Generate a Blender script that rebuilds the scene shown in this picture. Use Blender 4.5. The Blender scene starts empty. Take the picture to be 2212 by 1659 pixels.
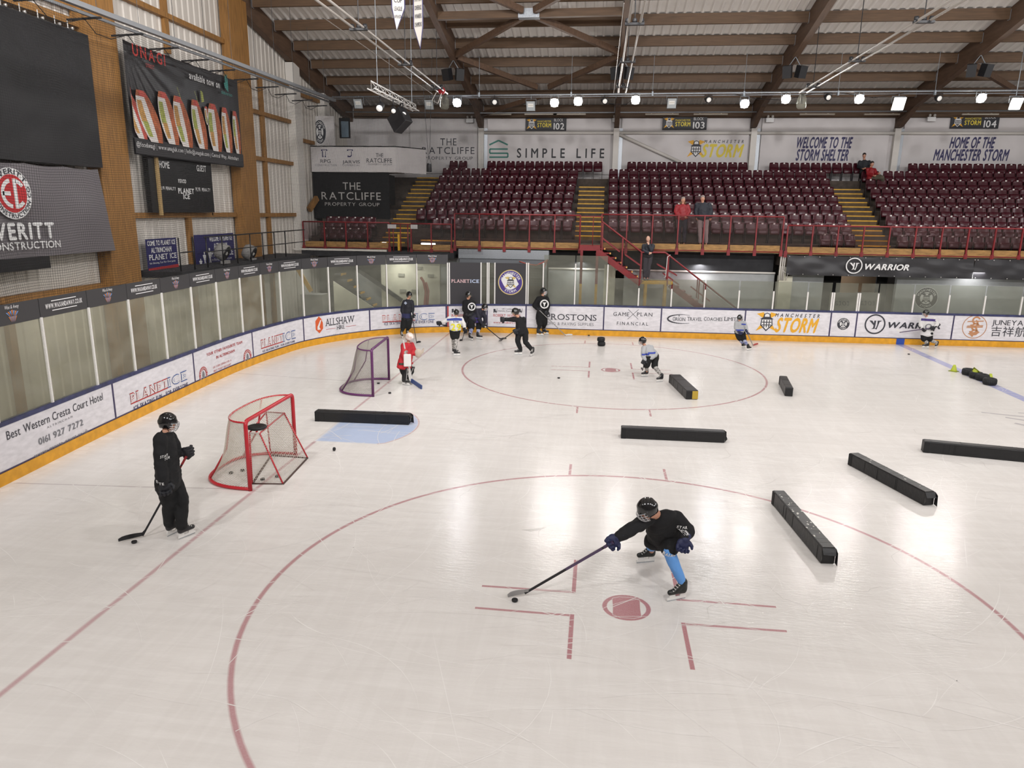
import bpy, bmesh, math, random
from mathutils import Vector as V, Matrix as MX
EXPO, NEAR_P, END_P, FAR_P, LAMP_E, MID_P, SIDE_P = 0.18, 270.0, 260.0, 75.0, 25.0, 320.0, 105.0
S = bpy.context.scene
COL = S.collection
rnd = random.Random(7)

# ------------------------------------------------------------------ camera
W, H, F = 2212.0, 1659.0, 1562.44
CAM = V((-0.5106, -8.0374, 4.673))
YAW, PITCH, ROLL = -0.1148, -0.2351, 0.0133
_f = V((math.sin(YAW)*math.cos(PITCH), math.cos(YAW)*math.cos(PITCH), math.sin(PITCH)))
_r = V((math.cos(YAW), -math.sin(YAW), 0.0))
_u = _r.cross(_f)
CR = math.cos(ROLL)*_r + math.sin(ROLL)*_u
CU = -math.sin(ROLL)*_r + math.cos(ROLL)*_u
CF = _f
cam_data = bpy.data.cameras.new('camera')
cam_data.sensor_fit = 'HORIZONTAL'; cam_data.sensor_width = 36.0
cam_data.lens = 36.0*F/W
cam_data.clip_start = 0.05; cam_data.clip_end = 300
cam = bpy.data.objects.new('camera', cam_data)
cam.matrix_world = MX(((CR.x, CU.x, -CF.x, CAM.x), (CR.y, CU.y, -CF.y, CAM.y), (CR.z, CU.z, -CF.z, CAM.z), (0, 0, 0, 1)))
COL.objects.link(cam); S.camera = cam

# ------------------------------------------------------------------ view, world, hall lights
S.view_settings.view_transform = 'Standard'
S.view_settings.look = 'None'
S.view_settings.gamma = 1.0
S.view_settings.use_curve_mapping = False
S.view_settings.exposure = EXPO
S.cycles.max_bounces = 6; S.cycles.diffuse_bounces = 3; S.cycles.glossy_bounces = 3
S.cycles.transmission_bounces = 4; S.cycles.transparent_max_bounces = 24
S.cycles.caustics_reflective = False; S.cycles.caustics_refractive = False
S.cycles.sample_clamp_indirect = 6.0
world = bpy.data.worlds.new('world'); S.world = world; world.use_nodes = True
world.node_tree.nodes['Background'].inputs[0].default_value = (0.9, 0.93, 1.0, 1)
world.node_tree.nodes['Background'].inputs[1].default_value = 0.02

def area_light(name, loc, target, power, size, color=(1, 0.985, 0.985), parent=None, spread=180):
    d = bpy.data.lights.new(name, 'AREA'); d.shape = 'DISK'; d.size = size
    d.energy = power; d.color = color; d.spread = math.radians(spread)
    o = bpy.data.objects.new(name, d); COL.objects.link(o)
    q = (V(target)-V(loc)).to_track_quat('-Z', 'Y')
    o.matrix_world = MX.Translation(V(loc)) @ q.to_matrix().to_4x4()
    return o

# floodlights of the ring of lighting bars that hang behind the camera and past the picture's right side; the roof ones are added fills
FAR_LAMPS = [(988, 220), (1198, 220), (1249, 217), (1373, 214), (1608, 222), (1697, 212), (1855, 212), (2118, 210)]
for k, x in enumerate((-9.0, -3.0, 3.0, 9.0, 15.0, 21.0)):
    area_light('hall_flood_near', (x, -7.5, 8.8), (x, 6.5, 0), NEAR_P, 0.6, spread=170)
for x, tx in ((-9.0, -9.5), (-3.5, -3.5), (2.5, 2.5), (8.5, 8.5), (15.0, 15.0)):  # unseen fill lights added mid-hall to brighten the far boards and stand
    area_light('hall_fill_roof', (x, 3.0, 11.2), (tx, 19.5, 1.5), MID_P, 0.6, spread=150)
for y in (4.0, 12.0):  # unseen fill lights added to brighten the end wall
    area_light('hall_fill_roof', (0.5, y-3.0, 10.8), (-12.5, y+2.0, 4.5), SIDE_P, 0.6, spread=120)
for k, y in enumerate((-3.0, 6.8, 16.0)):
    area_light('hall_flood_end', (26.0, y, 8.8), (10, y, 0), END_P, 0.6, spread=170)

# unseen fills added under the stand and along the walkway behind the end boards
for x, y, p in ((-8.6, 20.9, 26), (-11.3, 20.4, 18), (-1.2, 21.3, 16), (3.5, 21.3, 22), (9.5, 22.6, 14), (13.5, 20.9, 18)):
    area_light('walkway_fill', (x, y, 2.68), (x, y+.25, 0), p, 0.5)
for y in (3.0, 7.0, 11.0, 15.0):
    area_light('walkway_fill', (-11.9, y, 2.62), (-12.4, y, 0), 9, 0.3)

# ------------------------------------------------------------------ pixel -> place helpers
def ray(px, py): return CR*((px-W/2)/F) - CU*((py-H/2)/F) + CF
def onz(px, py, z=0.0): d = ray(px, py); return CAM + d*((z-CAM.z)/d.z)
def ony(px, py, y): d = ray(px, py); return CAM + d*((y-CAM.y)/d.y)
def onx(px, py, x): d = ray(px, py); return CAM + d*((x-CAM.x)/d.x)

KP = [(-10.2, -2), (-10.42, 2.3), (-10.62, 5.2), (-10.78, 8.5), (-10.86, 10.9), (-10.82, 12.5), (-10.66, 14.2), (-10.42, 15.5),
      (-9.78, 16.87), (-8.9, 18.04), (-7.75, 18.95), (-6.2, 19.6), (-4.6, 19.83), (-2.8, 19.87), (-1.3, 19.88), (5, 20.0), (15, 20.28), (30, 20.7)]
def _path():
    P = [V(q) for q in KP]; P = [2*P[0]-P[1]] + P + [2*P[-1]-P[-2]]; out = []
    for i in range(1, len(P)-2):
        d = (P[i+1]-P[i]).length; d0 = (P[i]-P[i-1]).length; d2 = (P[i+2]-P[i+1]).length
        m1 = (P[i+1]-P[i-1])/(d+d0)*d; m2 = (P[i+2]-P[i])/(d+d2)*d
        for k in range(24):
            t = k/24
            out.append((2*t**3-3*t*t+1)*P[i] + (t**3-2*t*t+t)*m1 + (-2*t**3+3*t*t)*P[i+1] + (t**3-t*t)*m2)
    out.append(P[-2]); return out
PP = _path(); SS = [0.0]
for _a, _b in zip(PP, PP[1:]): SS.append(SS[-1] + (_b-_a).length)
def bpos(s):                       # point and inward normal of the rink boards at arc length s
    s = min(max(s, 0), SS[-1]-1e-6); lo, hi = 0, len(SS)-1
    while hi-lo > 1:
        m = (lo+hi)//2
        if SS[m] <= s: lo = m
        else: hi = m
    t = (s-SS[lo])/(SS[hi]-SS[lo]); p = PP[lo].lerp(PP[hi], t)
    a = PP[max(lo-1, 0)]; b = PP[min(hi+1, len(PP)-1)]; tg = (b-a).normalized()
    return p, V((tg.y, -tg.x))
_AZ = []
for _q in PP:
    a = math.atan2(_q.y-CAM.y, _q.x-CAM.x); _AZ.append(a)
def onboard(px, py):
    d = ray(px, py); a = math.atan2(d.y, d.x); lo, hi = 0, len(_AZ)-1
    while hi-lo > 1:
        m = (lo+hi)//2
        if _AZ[m] >= a: lo = m
        else: hi = m
    t = min(max((_AZ[lo]-a)/(_AZ[lo]-_AZ[hi]), 0), 1)
    s = SS[lo] + t*(SS[hi]-SS[lo]); p = PP[lo].lerp(PP[hi], t)
    k = (p-CAM.xy).length/math.hypot(d.x, d.y)
    return s, CAM.z + d.z*k
def btop(s): return 1.07 if s < 22 else 1.07+0.13*min((s-22)/7.0, 1)
def bmap(u, v, d=0.0):
    p, n = bpos(u); return V((p.x+n.x*d, p.y+n.y*d, v))

# ------------------------------------------------------------------ objects
def lin(h):
    if isinstance(h, str):
        c = [int(h[i:i+2], 16)/255 for i in (0, 2, 4)]
    else: c = [x/255 for x in h]
    return tuple(x/12.92 if x <= 0.04045 else ((x+0.055)/1.055)**2.4 for x in c) + (1.0,)
MATS = {}
def M(name, col='808080', rough=0.6, metal=0.0, var=0.0, vscale=8.0, bump=0.0, emit=0.0, coat=0.0, stretch=None, col2=None, spec=0.5):
    if name in MATS: return MATS[name]
    m = bpy.data.materials.new(name); m.use_nodes = True; nt = m.node_tree; b = nt.nodes['Principled BSDF']
    c = lin(col); b.inputs['Base Color'].default_value = c
    b.inputs['Roughness'].default_value = rough; b.inputs['Metallic'].default_value = metal
    b.inputs['Specular IOR Level'].default_value = spec
    if coat: b.inputs['Coat Weight'].default_value = coat; b.inputs['Coat Roughness'].default_value = 0.08
    if emit:
        b.inputs['Emission Color'].default_value = c; b.inputs['Emission Strength'].default_value = emit
    if var or bump:
        tc = nt.nodes.new('ShaderNodeTexCoord'); mp = nt.nodes.new('ShaderNodeMapping')
        nt.links.new(tc.outputs['Object'], mp.inputs[0])
        if stretch: mp.inputs['Scale'].default_value = stretch
        nz = nt.nodes.new('ShaderNodeTexNoise'); nz.inputs['Scale'].default_value = vscale; nz.inputs['Detail'].default_value = 5
        nt.links.new(mp.outputs[0], nz.inputs['Vector'])
        if var:
            cr = nt.nodes.new('ShaderNodeValToRGB'); e = cr.color_ramp.elements
            e[0].position = 0.3; e[1].position = 0.7
            c2 = lin(col2) if col2 else tuple(min(1, x*(1+var)) for x in c[:3])+(1,)
            c1 = tuple(x*(1-var) for x in c[:3])+(1,) if not col2 else c
            e[0].color = c1; e[1].color = c2
            nt.links.new(nz.outputs['Fac'], cr.inputs[0]); nt.links.new(cr.outputs[0], b.inputs['Base Color'])
        if bump:
            bp = nt.nodes.new('ShaderNodeBump'); bp.inputs['Strength'].default_value = bump; bp.inputs['Distance'].default_value = 0.02
            nt.links.new(nz.outputs['Fac'], bp.inputs['Height']); nt.links.new(bp.outputs[0], b.inputs['Normal'])
    MATS[name] = m; return m

def props(o, label=None, cat=None, group=None, kind=None):
    if label: o['label'] = label
    if cat: o['category'] = cat
    if group: o['group'] = group
    if kind: o['kind'] = kind
    return o
def thing(name, label, cat, loc=(0, 0, 0), group=None, kind=None):
    o = bpy.data.objects.new(name, None); o.empty_display_size = 0.2; COL.objects.link(o)
    o.location = loc; return props(o, label, cat, group, kind)
def wmat(o):
    m = MX.Translation(o.location) @ o.rotation_euler.to_matrix().to_4x4()
    return (wmat(o.parent) @ o.matrix_parent_inverse @ m) if o.parent else m
def adopt(o, parent):
    o.parent = parent; o.matrix_parent_inverse = wmat(parent).inverted(); return o

class MB:
    def __init__(s): s.v = []; s.f = []; s.m = []; s.sm = []; s.cur = 0; s.smooth = False
    def add(s, vs, fs, mi=None):
        n = len(s.v); s.v += [tuple(q) for q in vs]
        for f in fs: s.f.append([n+i for i in f]); s.m.append(s.cur if mi is None else mi); s.sm.append(s.smooth)
        return s
    def quad(s, *p, mi=None): return s.add(p, [list(range(len(p)))], mi)
    def box(s, a, b, mi=None):
        x0, y0, z0 = a; x1, y1, z1 = b
        return s.add([(x0, y0, z0), (x1, y0, z0), (x1, y1, z0), (x0, y1, z0), (x0, y0, z1), (x1, y0, z1), (x1, y1, z1), (x0, y1, z1)],
                     [[0, 3, 2, 1], [4, 5, 6, 7], [0, 1, 5, 4], [1, 2, 6, 5], [2, 3, 7, 6], [3, 0, 4, 7]], mi)
    def obox(s, c, ax, ay, az, mi=None):   # centre and three half-axis vectors
        c, ax, ay, az = V(c), V(ax), V(ay), V(az)
        vs = [c+i*ax+j*ay+k*az for k in (-1, 1) for i, j in ((-1, -1), (1, -1), (1, 1), (-1, 1))]
        return s.add(vs, [[0, 3, 2, 1], [4, 5, 6, 7], [0, 1, 5, 4], [1, 2, 6, 5], [2, 3, 7, 6], [3, 0, 4, 7]], mi)
    def beam(s, p, q, w, h, up=(0, 0, 1), mi=None):
        p, q = V(p), V(q); d = (q-p); L = d.length; d.normalize(); x = d.cross(V(up))
        if x.length < 1e-4: x = d.cross(V((1, 0, 0)))
        x.normalize(); z = x.cross(d)
        return s.obox((p+q)/2, d*L/2, x*w/2, z*h/2, mi)
    def tube(s, pts, r, n=8, caps=True, mi=None, closed=False):
        pts = [V(q) for q in pts]; rs = r if isinstance(r, (list, tuple)) else [r]*len(pts); N = len(pts); vs = []; fs = []
        ref = None
        for i, q in enumerate(pts):
            if closed: t = pts[(i+1) % N]-pts[i-1]
            else: t = pts[min(i+1, N-1)]-pts[max(i-1, 0)]
            t.normalize()
            if ref is None:
                ref = t.orthogonal().normalized()
            ref = (ref - t*ref.dot(t))
            if ref.length < 1e-5: ref = t.orthogonal()
            ref.normalize(); b = t.cross(ref)
            for k in range(n):
                a = 2*math.pi*k/n; vs.append(q + (ref*math.cos(a)+b*math.sin(a))*rs[i])
        for i in range(N if closed else N-1):
            j = (i+1) % N
            for k in range(n): fs.append([i*n+k, i*n+(k+1) % n, j*n+(k+1) % n, j*n+k])
        if caps and not closed: fs += [list(range(n))[::-1], [(N-1)*n+k for k in range(n)]]
        o = s.smooth; s.smooth = n > 5; s.add(vs, fs, mi); s.smooth = o; return s
    def lathe(s, prof, c, n=20, ax=(0, 0, 1), mi=None):  # prof = [(r, h)]
        az = V(ax).normalized(); ax_ = az.orthogonal().normalized(); ay = az.cross(ax_); c = V(c); vs = []; fs = []
        for r, h in prof:
            for k in range(n):
                a = 2*math.pi*k/n; vs.append(c + az*h + (ax_*math.cos(a)+ay*math.sin(a))*r)
        for i in range(len(prof)-1):
            for k in range(n): fs.append([i*n+k, i*n+(k+1) % n, (i+1)*n+(k+1) % n, (i+1)*n+k])
        fs += [list(range(n))[::-1], [(len(prof)-1)*n+k for k in range(n)]]
        o = s.smooth; s.smooth = True; s.add(vs, fs, mi); s.smooth = o; return s
    def ell(s, c, ax, ay, az, n=14, m=9, mi=None):
        c, ax, ay, az = V(c), V(ax), V(ay), V(az); vs = []; fs = []
        for i in range(m+1):
            th = math.pi*i/m
            for k in range(n):
                a = 2*math.pi*k/n; vs.append(c + az*math.cos(th) + (ax*math.cos(a)+ay*math.sin(a))*max(math.sin(th), 1e-3))
        for i in range(m):
            for k in range(n): fs.append([i*n+k, (i+1)*n+k, (i+1)*n+(k+1) % n, i*n+(k+1) % n])
        o = s.smooth; s.smooth = True; s.add(vs, fs, mi); s.smooth = o; return s
    def sweep(s, s0, s1, d0, d1, z0, z1, step=0.22, mi=None):  # bar that follows the rink boards; z0, z1 numbers or functions of s
        n = max(1, int(math.ceil((s1-s0)/step))); vs = []; fs = []
        fz0 = z0 if callable(z0) else (lambda q: z0); fz1 = z1 if callable(z1) else (lambda q: z1)
        for i in range(n+1):
            u = s0+(s1-s0)*i/n
            vs += [bmap(u, fz0(u), d0), bmap(u, fz0(u), d1), bmap(u, fz1(u), d1), bmap(u, fz1(u), d0)]
        for i in range(n):
            a = 4*i; b = a+4
            for k in range(4): fs.append([a+k, a+(k+1) % 4, b+(k+1) % 4, b+k])
        fs += [[0, 3, 2, 1], [4*n, 4*n+1, 4*n+2, 4*n+3]]
        return s.add(vs, fs, mi)
    def tpoly(s, mapf, pts, d=0.0, mi=None):
        return s.add([mapf(u, v, d) for u, v in pts], [list(range(len(pts)))], mi)
    def tring(s, mapf, c, r0, r1, d=0.0, n=40, mi=None, a0=0, a1=360):
        vs = []; fs = []; full = a1-a0 >= 360
        for k in range(n+(0 if full else 1)):
            a = math.radians(a0+(a1-a0)*k/n)
            for r in (r0, r1): vs.append(mapf(c[0]+r*math.cos(a), c[1]+r*math.sin(a), d))
        N = len(vs)//2
        for k in range(n): j = (k+1) % N; fs.append([2*k, 2*k+1, 2*j+1, 2*j])
        return s.add(vs, fs, mi)
    def tdisc(s, mapf, c, r, d=0.0, n=32, mi=None, sy=1.0):
        return s.tpoly(mapf, [(c[0]+r*math.cos(2*math.pi*k/n), c[1]+sy*r*math.sin(2*math.pi*k/n)) for k in range(n)], d, mi)
    def tline(s, mapf, p, q, w, d=0.0, mi=None):
        dx, dy = q[0]-p[0], q[1]-p[1]; L = math.hypot(dx, dy); nx, ny = -dy/L*w/2, dx/L*w/2
        return s.tpoly(mapf, [(p[0]+nx, p[1]+ny), (p[0]-nx, p[1]-ny), (q[0]-nx, q[1]-ny), (q[0]+nx, q[1]+ny)], d, mi)
    def mesh(s, name, mats):
        me = bpy.data.meshes.new(name); me.from_pydata(s.v, [], s.f)
        for m in (mats if isinstance(mats, (list, tuple)) else [mats]): me.materials.append(m)
        if len(me.polygons):
            me.polygons.foreach_set('material_index', s.m); me.polygons.foreach_set('use_smooth', s.sm)
        me.update(); return me
    def build(s, name, mats, parent=None, label=None, cat=None, group=None, kind=None, bevel=0, fix=False):
        me = s.mesh(name, mats)
        if fix:
            bm = bmesh.new(); bm.from_mesh(me); bmesh.ops.recalc_face_normals(bm, faces=bm.faces); bm.to_mesh(me); bm.free()
        if parent is None and me.vertices:      # top-level meshes sit at their own base
            xs = [v.co for v in me.vertices]; lo = V((min(c.x for c in xs), min(c.y for c in xs), min(c.z for c in xs)))
            hi = V((max(c.x for c in xs), max(c.y for c in xs), 0)); base = V(((lo.x+hi.x)/2, (lo.y+hi.y)/2, lo.z))
            if kind != 'structure': me.transform(MX.Translation(-base))
            else: base = V((0, 0, 0))
        o = bpy.data.objects.new(name, me); COL.objects.link(o)
        if parent is not None: adopt(o, parent)
        else: o.location = base
        if bevel:
            b = o.modifiers.new('edge', 'BEVEL'); b.width = bevel; b.segments = 2; b.limit_method = 'ANGLE'
        return props(o, label, cat, group, kind)

# ------------------------------------------------------------------ lettering (glyph outlines, laid out letter by letter)
GL = {}
def load_glyphs(jobs):
    obs = []
    for ch, w in jobs:
        c = bpy.data.curves.new('glyph', 'FONT'); c.body = ch; c.size = 1.0; c.offset = w; c.resolution_u = 3
        o = bpy.data.objects.new('glyph', c); COL.objects.link(o); obs.append((ch, w, o, c))
    dg = bpy.context.evaluated_depsgraph_get(); dg.update()
    for ch, w, o, c in obs:
        me = bpy.data.meshes.new_from_object(o.evaluated_get(dg))
        vs = [(v.co.x, v.co.y) for v in me.vertices]; fs = [list(p.vertices) for p in me.polygons]
        cap = 0.729; spans = []
        ek = {}
        for f in fs:
            for i in range(len(f)):
                e = tuple(sorted((f[i], f[(i+1) % len(f)]))); ek[e] = ek.get(e, 0)+1
        for (a, b), cnt in ek.items():
            if cnt == 1 and abs(vs[a][1]-vs[b][1]) < 0.004 and abs(vs[a][0]-vs[b][0]) > 0.03:
                y = vs[a][1]
                if y < 0.02-w and y > -0.05-w: spans.append((min(vs[a][0], vs[b][0]), max(vs[a][0], vs[b][0]), 0))
                elif y > 0.66: spans.append((min(vs[a][0], vs[b][0]), max(vs[a][0], vs[b][0]), 1))
        x0 = min([q[0] for q in vs], default=0); x1 = max([q[0] for q in vs], default=0.25)
        GL[(ch, w)] = ([(x-x0, y) for x, y in vs], fs, x1-x0, [(a-x0, b-x0, t) for a, b, t in spans])
        bpy.data.objects.remove(o); bpy.data.curves.remove(c); bpy.data.meshes.remove(me)
CHARS = 'ABCDEFGHIJKLMNOPQRSTUVWXYZabcdefghijklmnopqrstuvwxyz0123456789.,-&@|/\'\u5409\u7965\u822a\u7a7a'
load_glyphs([(c, 0.0) for c in CHARS])
BOLD = {0.0: ((0, 0),), 0.018: ((0, 0), (1, .0), (-1, 0), (0, 1), (0, -1)), 0.04: ((0, 0), (1, 0), (-1, 0), (0, .8), (0, -.8), (.5, 0), (-.5, 0))}
CAPH = max(q[1] for q in GL[('H', 0.0)][0])
def layout(txt, w=0.0, track=0.09, serif=False):
    x = 0.0; vs = []; fs = []
    for ch in txt:
        if ch == ' ': x += 0.28+track; continue
        gv, gf, gw, sp = GL[(ch, 0.0)]
        for k, (bx, bz) in enumerate(BOLD[w]):
            n = len(vs); vs += [(x+w+a+bx*w, b+bz*w, k) for a, b in gv]; fs += [[n+i for i in f] for f in gf]
        x += w
        if serif:
            for a, b, t in sp:
                y0, y1 = ((-w, 0.055-w) if t == 0 else (CAPH-0.055+w, CAPH+w)); n = len(vs)
                vs += [(x+a-serif, y0, 7+t), (x+b+serif, y0, 7+t), (x+b+serif, y1, 7+t), (x+a-serif, y1, 7+t)]; fs.append([n, n+1, n+2, n+3])
        x += gw+track+w
    return vs, fs, x-track
def T(mb, txt, rect, mapf, mi=0, w=0.0, track=0.09, shear=0.0, serif=False, d=0.004):
    u0, v0, u1, v1 = rect; vs, fs, wd = layout(txt, w, track, serif)
    sx = (u1-u0)/max(wd, 1e-3); sy = (v1-v0)/CAPH
    for f in fs: mb.f.append([len(mb.v)+i for i in f]); mb.m.append(mi); mb.sm.append(False)
    mb.v += [tuple(mapf(u0+x*sx+shear*y*sy, v0+y*sy, d+.0004*k)) for x, y, k in vs]
def TC(mb, txt, c, r, mapf, size, a_mid=90, span=150, mi=0, w=0.018, flip=False, d=0.004):  # lettering round a circle
    vs_all = []; gs = []; tot = 0.0
    for ch in txt:
        g = GL.get((ch, 0.0)); wd = (g[2] if g else 0.3)+0.1; gs.append((g, wd)); tot += wd
    ang = a_mid + (span/2 if not flip else -span/2); 
    for g, wd in gs:
        st = span*wd/tot; a = ang + (-st/2 if not flip else st/2); ang += -st if not flip else st
        if not g: continue
        t = math.radians(a); er = (math.cos(t), math.sin(t)); et = (math.sin(t), -math.cos(t))
        if flip: er = (-er[0], -er[1]); et = (-et[0], -et[1])
        sx = math.radians(st)*r/wd*0.95; sy = size/CAPH
        base = (c[0]+r*math.cos(t), c[1]+r*math.sin(t))
        for k, (bx, bz) in enumerate(BOLD[w]):
          n = len(mb.v)
          for f in g[1]: mb.f.append([n+i for i in f]); mb.m.append(mi); mb.sm.append(False)
          for x, y in g[0]:
            xx = (x-g[2]/2+bx*w)*sx; yy = (y-CAPH/2+bz*w)*sy
            mb.v.append(tuple(mapf(base[0]+et[0]*xx+er[0]*yy, base[1]+et[1]*xx+er[1]*yy, d+.0004*k)))
def prect(px_bl, px_br, px_tl, inv):   # pixel corners of a line of writing -> rectangle on its surface
    a = inv(*px_bl); b = inv(*px_br); c = inv(*px_tl); v0 = (a[1]+b[1])/2
    return (min(a[0], b[0]), v0, max(a[0], b[0]), v0+(c[1]-a[1]))
def flat(o, ux, n):                   # map for a flat upright surface: origin, horizontal direction, outward normal
    o, ux, n = V(o), V(ux).normalized(), V(n).normalized()
    return lambda u, v, d=0.0: o+ux*u+V((0, 0, 1))*v+n*d
def ymap(y): return lambda u, v, d=0.0: V((u, y-d, v))       # faces the camera side, u = x
def yinv(y): return lambda px, py: (lambda p: (p.x, p.z))(ony(px, py, y))
def xmap(x): return lambda u, v, d=0.0: V((x+d, u, v))       # on the end wall, u = y
def xinv(x): return lambda px, py: (lambda p: (p.y, p.z))(onx(px, py, x))
def ordinal(k): return ('first second third fourth fifth sixth seventh eighth ninth tenth eleventh twelfth thirteenth fourteenth fifteenth sixteenth '
    'seventeenth eighteenth nineteenth twentieth twenty-first twenty-second twenty-third').split()[k]

# ================================================================== MATERIALS
def ice_material():
    m = bpy.data.materials.new('ice'); m.use_nodes = True; nt = m.node_tree; N = nt.nodes.new; L = nt.links.new
    b = nt.nodes['Principled BSDF']; tc = N('ShaderNodeTexCoord')
    def noise(scale, sx=1, sy=1, rot=0, det=6, dist=0.0):
        mp = N('ShaderNodeMapping'); mp.inputs['Scale'].default_value = (sx, sy, 1); mp.inputs['Rotation'].default_value = (0, 0, rot)
        L(tc.outputs['Object'], mp.inputs[0]); n = N('ShaderNodeTexNoise'); n.inputs['Scale'].default_value = scale
        n.inputs['Detail'].default_value = det; n.inputs['Distortion'].default_value = dist; L(mp.outputs[0], n.inputs['Vector']); return n
    def ramp(src, p0, c0, p1, c1):
        r = N('ShaderNodeValToRGB'); e = r.color_ramp.elements; e[0].position = p0; e[0].color = c0; e[1].position = p1; e[1].color = c1
        L(src, r.inputs[0]); return r
    def mix(f, a, bb, mode='MIX'):
        x = N('ShaderNodeMix'); x.data_type = 'RGBA'; x.blend_type = mode
        if hasattr(f, 'name'): L(f, x.inputs[0])
        else: x.inputs[0].default_value = f
        L(a, x.inputs[6]); L(bb, x.inputs[7]); return x.outputs[2]
    big = noise(0.35, det=4, dist=1.0); base = ramp(big.outputs['Fac'], 0.3, lin('dbd6d1'), 0.72, lin('e3ded9'))
    st = noise(3.0, 0.25, 2.2, 0.25, dist=0.6); c1 = mix(0.20, base.outputs[0], ramp(st.outputs['Fac'], 0.42, lin('d2cdc8'), 0.66, lin('edeae6')).outputs[0])
    st2 = noise(2.0, 3.0, 0.3, -0.5, dist=1.2); c2 = mix(0.10, c1, ramp(st2.outputs['Fac'], 0.45, lin('d4cfca'), 0.62, lin('eeebe7')).outputs[0])
    at = N('ShaderNodeAttribute'); at.attribute_name = 'paint'
    fr = noise(55.0, 1, 1, det=3); mul = N('ShaderNodeMath'); mul.operation = 'MULTIPLY'
    fr2 = ramp(fr.outputs['Fac'], 0.2, (0.82, 0.82, 0.82, 1), 0.75, (1, 1, 1, 1))
    L(at.outputs['Alpha'], mul.inputs[0]); L(fr2.outputs[0], mul.inputs[1])
    c3 = mix(mul.outputs[0], c2, at.outputs['Color'])
    L(c3, b.inputs['Base Color'])
    rr = noise(1.6, 1, 1, det=5, dist=0.8); mr = N('ShaderNodeMapRange'); mr.inputs[3].default_value = 0.12; mr.inputs[4].default_value = 0.24
    L(rr.outputs['Fac'], mr.inputs[0]); L(mr.outputs[0], b.inputs['Roughness'])
    b.inputs['Specular IOR Level'].default_value = 0.2
    bn = noise(7.0, 1, 3.5, 0.3, det=6, dist=0.6); bp = N('ShaderNodeBump'); bp.inputs['Strength'].default_value = 0.14; bp.inputs['Distance'].default_value = 0.02
    bn2 = noise(70.0, 1, 1, det=2); ad = N('ShaderNodeMath'); ad.operation = 'MULTIPLY_ADD'; ad.inputs[1].default_value = 0.10
    L(bn2.outputs['Fac'], ad.inputs[0]); L(bn.outputs['Fac'], ad.inputs[2])
    L(ad.outputs[0], bp.inputs['Height']); L(bp.outputs[0], b.inputs['Normal'])
    return m
def net_material(name, col, cell, strand, alpha=1.0):       # fine netting: strands with open cells between them
    m = bpy.data.materials.new(name); m.use_nodes = True; nt = m.node_tree; N = nt.nodes.new; L = nt.links.new
    b = nt.nodes['Principled BSDF']; b.inputs['Base Color'].default_value = lin(col); b.inputs['Roughness'].default_value = 0.8
    uv = N('ShaderNodeUVMap'); uv.uv_map = 'UVMap'; sp = N('ShaderNodeSeparateXYZ'); L(uv.outputs[0], sp.inputs[0]); outs = []
    for k in (0, 1):
        d = N('ShaderNodeMath'); d.operation = 'DIVIDE'; d.inputs[1].default_value = cell; L(sp.outputs[k], d.inputs[0])
        f = N('ShaderNodeMath'); f.operation = 'FRACT'; L(d.outputs[0], f.inputs[0])
        l = N('ShaderNodeMath'); l.operation = 'LESS_THAN'; l.inputs[1].default_value = strand/cell; L(f.outputs[0], l.inputs[0]); outs.append(l)
    mx = N('ShaderNodeMath'); mx.operation = 'MAXIMUM'; L(outs[0].outputs[0], mx.inputs[0]); L(outs[1].outputs[0], mx.inputs[1])
    ml = N('ShaderNodeMath'); ml.operation = 'MULTIPLY'; ml.inputs[1].default_value = alpha; L(mx.outputs[0], ml.inputs[0])
    L(ml.outputs[0], b.inputs['Alpha']); return m
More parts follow.
